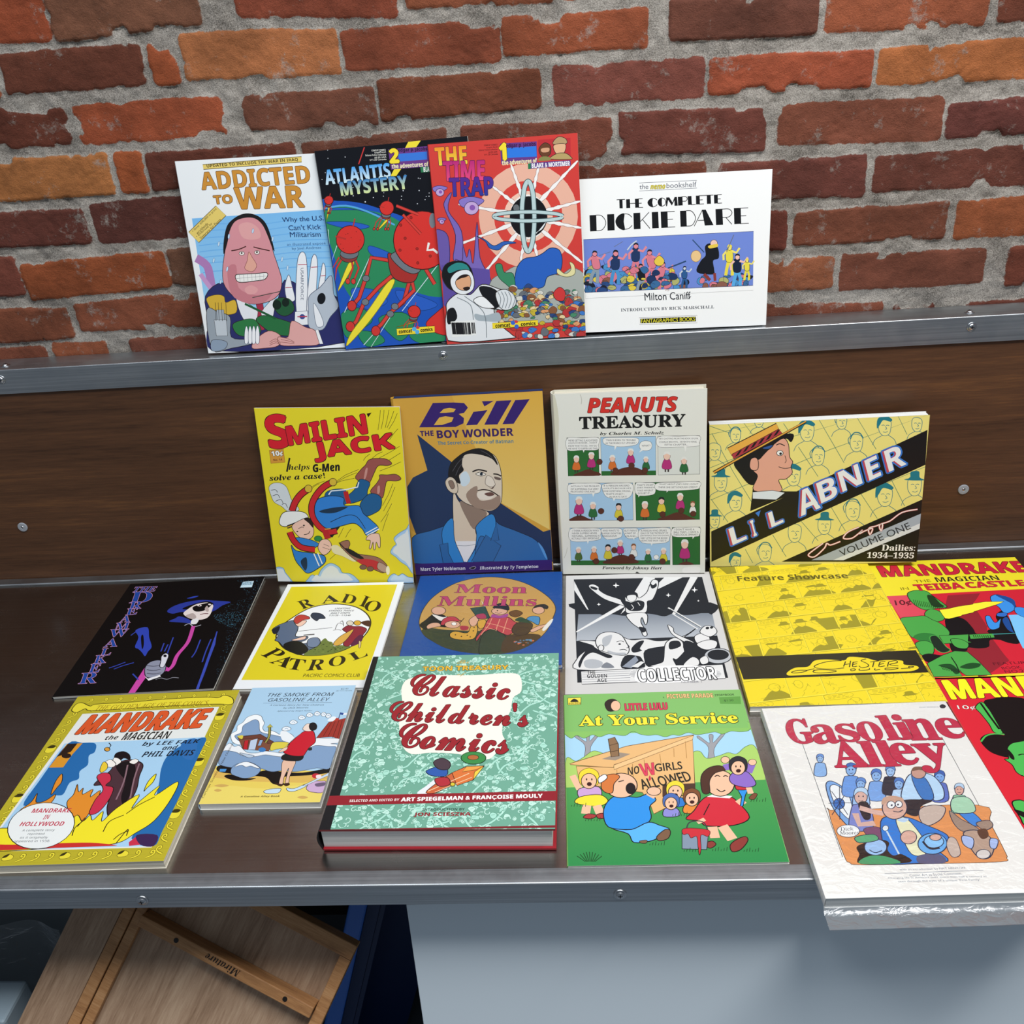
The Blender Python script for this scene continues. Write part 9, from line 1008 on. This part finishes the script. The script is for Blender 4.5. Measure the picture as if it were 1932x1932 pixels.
LIFT = {'gas': 0.0008, 'toon': 0.0012}
def book(k, name, cat, label, kind='mag', edge='e6e6e2', spine='e6e6e2', back='d8d8d4', ink=None, pages=None, group=None, inset=0.0008, board='8a1f25', corner=0.0):
    F, base, w, h, t = book_frame(k)
    root = bpy.data.objects.new(name, None); COL.objects.link(root); root.empty_display_size = 0.02
    root.matrix_world = F @ Matrix.Translation(base); tag(root, label, cat, group)
    ink = ink or INK_GLOSS; pages = pages or PAGES; T = Matrix.Translation(-base)
    pg = Page(round(w * 1e4), round(h * 1e4)); pg.run(ART[k])
    hc = kind == 'hard'; ct = 0.0024 if hc else 0.00035
    me = pg.mesh('front_cover', boxdata(0, w, -h, 0, -ct, 0) + (lin(edge),)); me.transform(T); link('front_cover', me, ink, root)
    me = bpy.data.meshes.new('back_cover'); vd, fd = boxdata(0, w, -h, 0, -t, -t + ct); me.from_pydata(vd, [], fd); me.transform(T); link('back_cover', me, plain(back), root)
    ov = 0.003 if hc else inset
    me = bpy.data.meshes.new('page_block'); vd, fd = boxdata(0.0005, w - ov * 1.2, -h + ov, -ov, -t + ct + 1e-5, -ct - 1e-5); me.from_pydata(vd, [], fd); me.transform(T); link('page_block', me, pages, root)
    # spine: rounded strip on the left edge
    bm = bmesh.new(); n = 8; bulge = (0.0045 if hc else min(0.0012, t * 0.3)); pr = []
    for i in range(n + 1):
        a = math.pi * i / n; pr.append((-bulge * math.sin(a) - 0.0001, -t * i / n))
    for i in range(n, -1, -1):
        a = math.pi * i / n; pr.append((-bulge * math.sin(a) * 0.6 + 0.0002 if 0 < i < n else 0.0003, -t * i / n))
    a_ = [bm.verts.new((x, -h, z)) for x, z in pr]; b_ = [bm.verts.new((x, 0, z)) for x, z in pr]; N = len(pr)
    for i in range(N): bm.faces.new((a_[i], a_[(i + 1) % N], b_[(i + 1) % N], b_[i]))
    for i in range(n): bm.faces.new((a_[i], a_[i + 1], a_[N - 2 - i], a_[N - 1 - i])); bm.faces.new((b_[i], b_[i + 1], b_[N - 2 - i], b_[N - 1 - i]))
    bmesh.ops.transform(bm, matrix=T, verts=bm.verts[:]); obj('spine', bm, plain(spine), root)
    return root, F, base, w, h, t

def sleeve(k, name, label, mx0, mx1, my0, my1, group=None):
    """Clear polythene sleeve round a book: film over the cover, welded margins and a folded end."""
    F, base, w, h, t = book_frame(k); T = Matrix.Translation(-base); rw = random.Random(k)
    root = bpy.data.objects.new(name, None); COL.objects.link(root); root.empty_display_size = 0.02
    root.matrix_world = F @ Matrix.Translation(base); tag(root, label, 'sleeve', group)
    ph = [(rw.uniform(0, 6.3), rw.uniform(30, 160) * rw.choice((-1, 1)), rw.uniform(30, 160)) for _ in range(10)]
    def z(x, y):
        d = max(-x, x - w, -h - y, y, 0.0); n = sum(math.sin(a + b * x + c * y) for a, b, c in ph) / 10
        if d <= 0: return 0.0012 + 0.0009 * abs(n)
        f = min(1, d / 0.006); return (0.0012 + 0.0009 * abs(n)) * (1 - f) + f * (-t * 0.85 + 0.0012 * abs(n))
    def grid(a, b, st):
        n = max(2, int((b - a) / st)); return [a + (b - a) * i / n for i in range(n + 1)]
    xs = sorted(set(grid(-mx0, w + mx1, 0.006) + [0, w, -0.003, w + 0.003])); ys = sorted(set(grid(-h - my0, my1, 0.006) + [0, -h, -h - 0.003, 0.003]))
    o = sheet('film', FILM, root, xs, ys, z); o.data.transform(T)
    if my0 > 0.01:
        ys2 = [-h - my0 + (my0 - 0.004) * i / 5 for i in range(6)]
        o = sheet('folded_end', FOLD, root, xs, ys2, lambda x, y: z(x, y) + 0.0016); o.data.transform(T)
    return root
GW, GP, GL = 'books leaning on the wood panel', 'comics on the metal ledge', 'comics lying on the steel counter'
book('addicted', 'paperback_book', 'book', 'white paperback with orange hand-lettered title and large pink face, leftmost on the metal ledge', 'pb', 'e4e8ea', 'eef0f0', group=GP)
book('atlantis', 'comic_album', 'comic', 'black, green and blue album with red spheres on yellow flames, second on the ledge', 'pb', 'd8d8d4', '1a1c22', group=GP)
book('trap', 'comic_album', 'comic', 'red album with black ringed globe in a white burst, standing on the ledge', 'pb', 'e0dcd8', 'c8352c', group=GP)
book('dickie', 'paperback_book', 'book', 'wide white book with thin and thick black title and blue battle strip, rightmost on ledge', 'pb', 'eceae6', 'f0f0ee', group=GP)
book('smilin', 'comic_book', 'comic', 'bright yellow comic with red slanted title and flier in blue, against the wood panel', 'mag', 'e8e2b0', 'e6d830', group=GW)
book('bill', 'picture_book', 'book', 'golden yellow hardcover with purple title and man in blue jacket, leaning on the panel', 'hard', '2a2250', 'd9a63c', '2a3a66', group=GW, ink=INK_SATIN)
book('peanuts', 'hardcover_book', 'book', 'worn cream hardcover with red and black title over coloured strip panels', 'hard', 'd8d6c8', 'e2e0d2', 'd8d6c8', group=GW, ink=INK_SATIN, pages=PAGES_OLD)
book('abner', 'comic_album', 'comic', 'wide yellow album with black diagonal band of white and blue letters, leaning on panel', 'pb', '181818', '1c1c1c', group=GW)
book('dream', 'comic_album', 'comic', 'black album with blue hatted figure and pink vertical title, flat on the counter', 'pb', 'cfccc4', '141416', '1a1a1c', group=GL)
book('radio', 'comic_album', 'comic', 'yellow album with white border and oval picture between two arched words', 'mag', 'e6e9ec', 'e8ebee', group=GL)
book('moon', 'comic_album', 'comic', 'blue album with tan oval picture and dark pink title, inside a clear sleeve', 'pb', '1d4d92', '1d4d92', '1d4d92', group=GL, ink=INK_SATIN)
book('gac', 'magazine', 'magazine', 'grey and white magazine with black night scene and outlined lettering at the bottom', 'mag', 'c8c6c4', 'c8c6c4', 'c8c6c4', group=GL, ink=INK_MATTE)
book('chester', 'comic_album', 'comic', 'all-yellow album of olive strip panels crossed by a black band with yellow signature', 'pb', 'd8d6ce', '9a8a20', 'e0ddd6', group=GL)
book('teiba', 'comic_book', 'comic', 'yellow and red comic with green gunman, at the right edge of the counter', 'mag', 'd8c030', 'd8a82a', group=GL)
book('mand', 'comic_album', 'comic', 'album with olive gold scroll border and flames picture, at the front left corner', 'pb', 'e2ded2', 'b0a020', 'e0dccf', group=GL, pages=PAGES_OLD)
book('smoke', 'paperback_book', 'book', 'small sky blue paperback with woman in red coat on yellow sand', 'pb', 'dfe3e6', 'a8c4d8', group=GL)
book('toon', 'hardcover_book', 'book', 'thick mint green hardcover with black spine and three dark red script words', 'hard', '7d2428', '151518', '9c1f2a', group=GL, ink=INK_SATIN)
book('service', 'storybook', 'book', 'green storybook with orange shed, children and yellow title, at the counter front', 'mag', 'dfe3c8', '6f9a50', group=GL)
book('gas', 'paperback_book', 'book', 'white paperback with large red title and blue crowd picture, overhanging the counter edge', 'pb', 'e8e8e6', 'ecebe8', 'e8e8e6', group=GL)
book('man3', 'comic_book', 'comic', 'red comic with yellow title and black top hat, cut off at the right edge', 'mag', 'c8302c', 'd04a4a', group=GL)
sleeve('moon', 'plastic_sleeve', 'clear crinkled sleeve around the blue album with the tan oval picture', 0.005, 0.005, 0.004, 0.004)
sleeve('gas', 'plastic_sleeve', 'clear sleeve with folded grey end around the white paperback overhanging the counter', 0.003, 0.003, 0.026, 0.0)
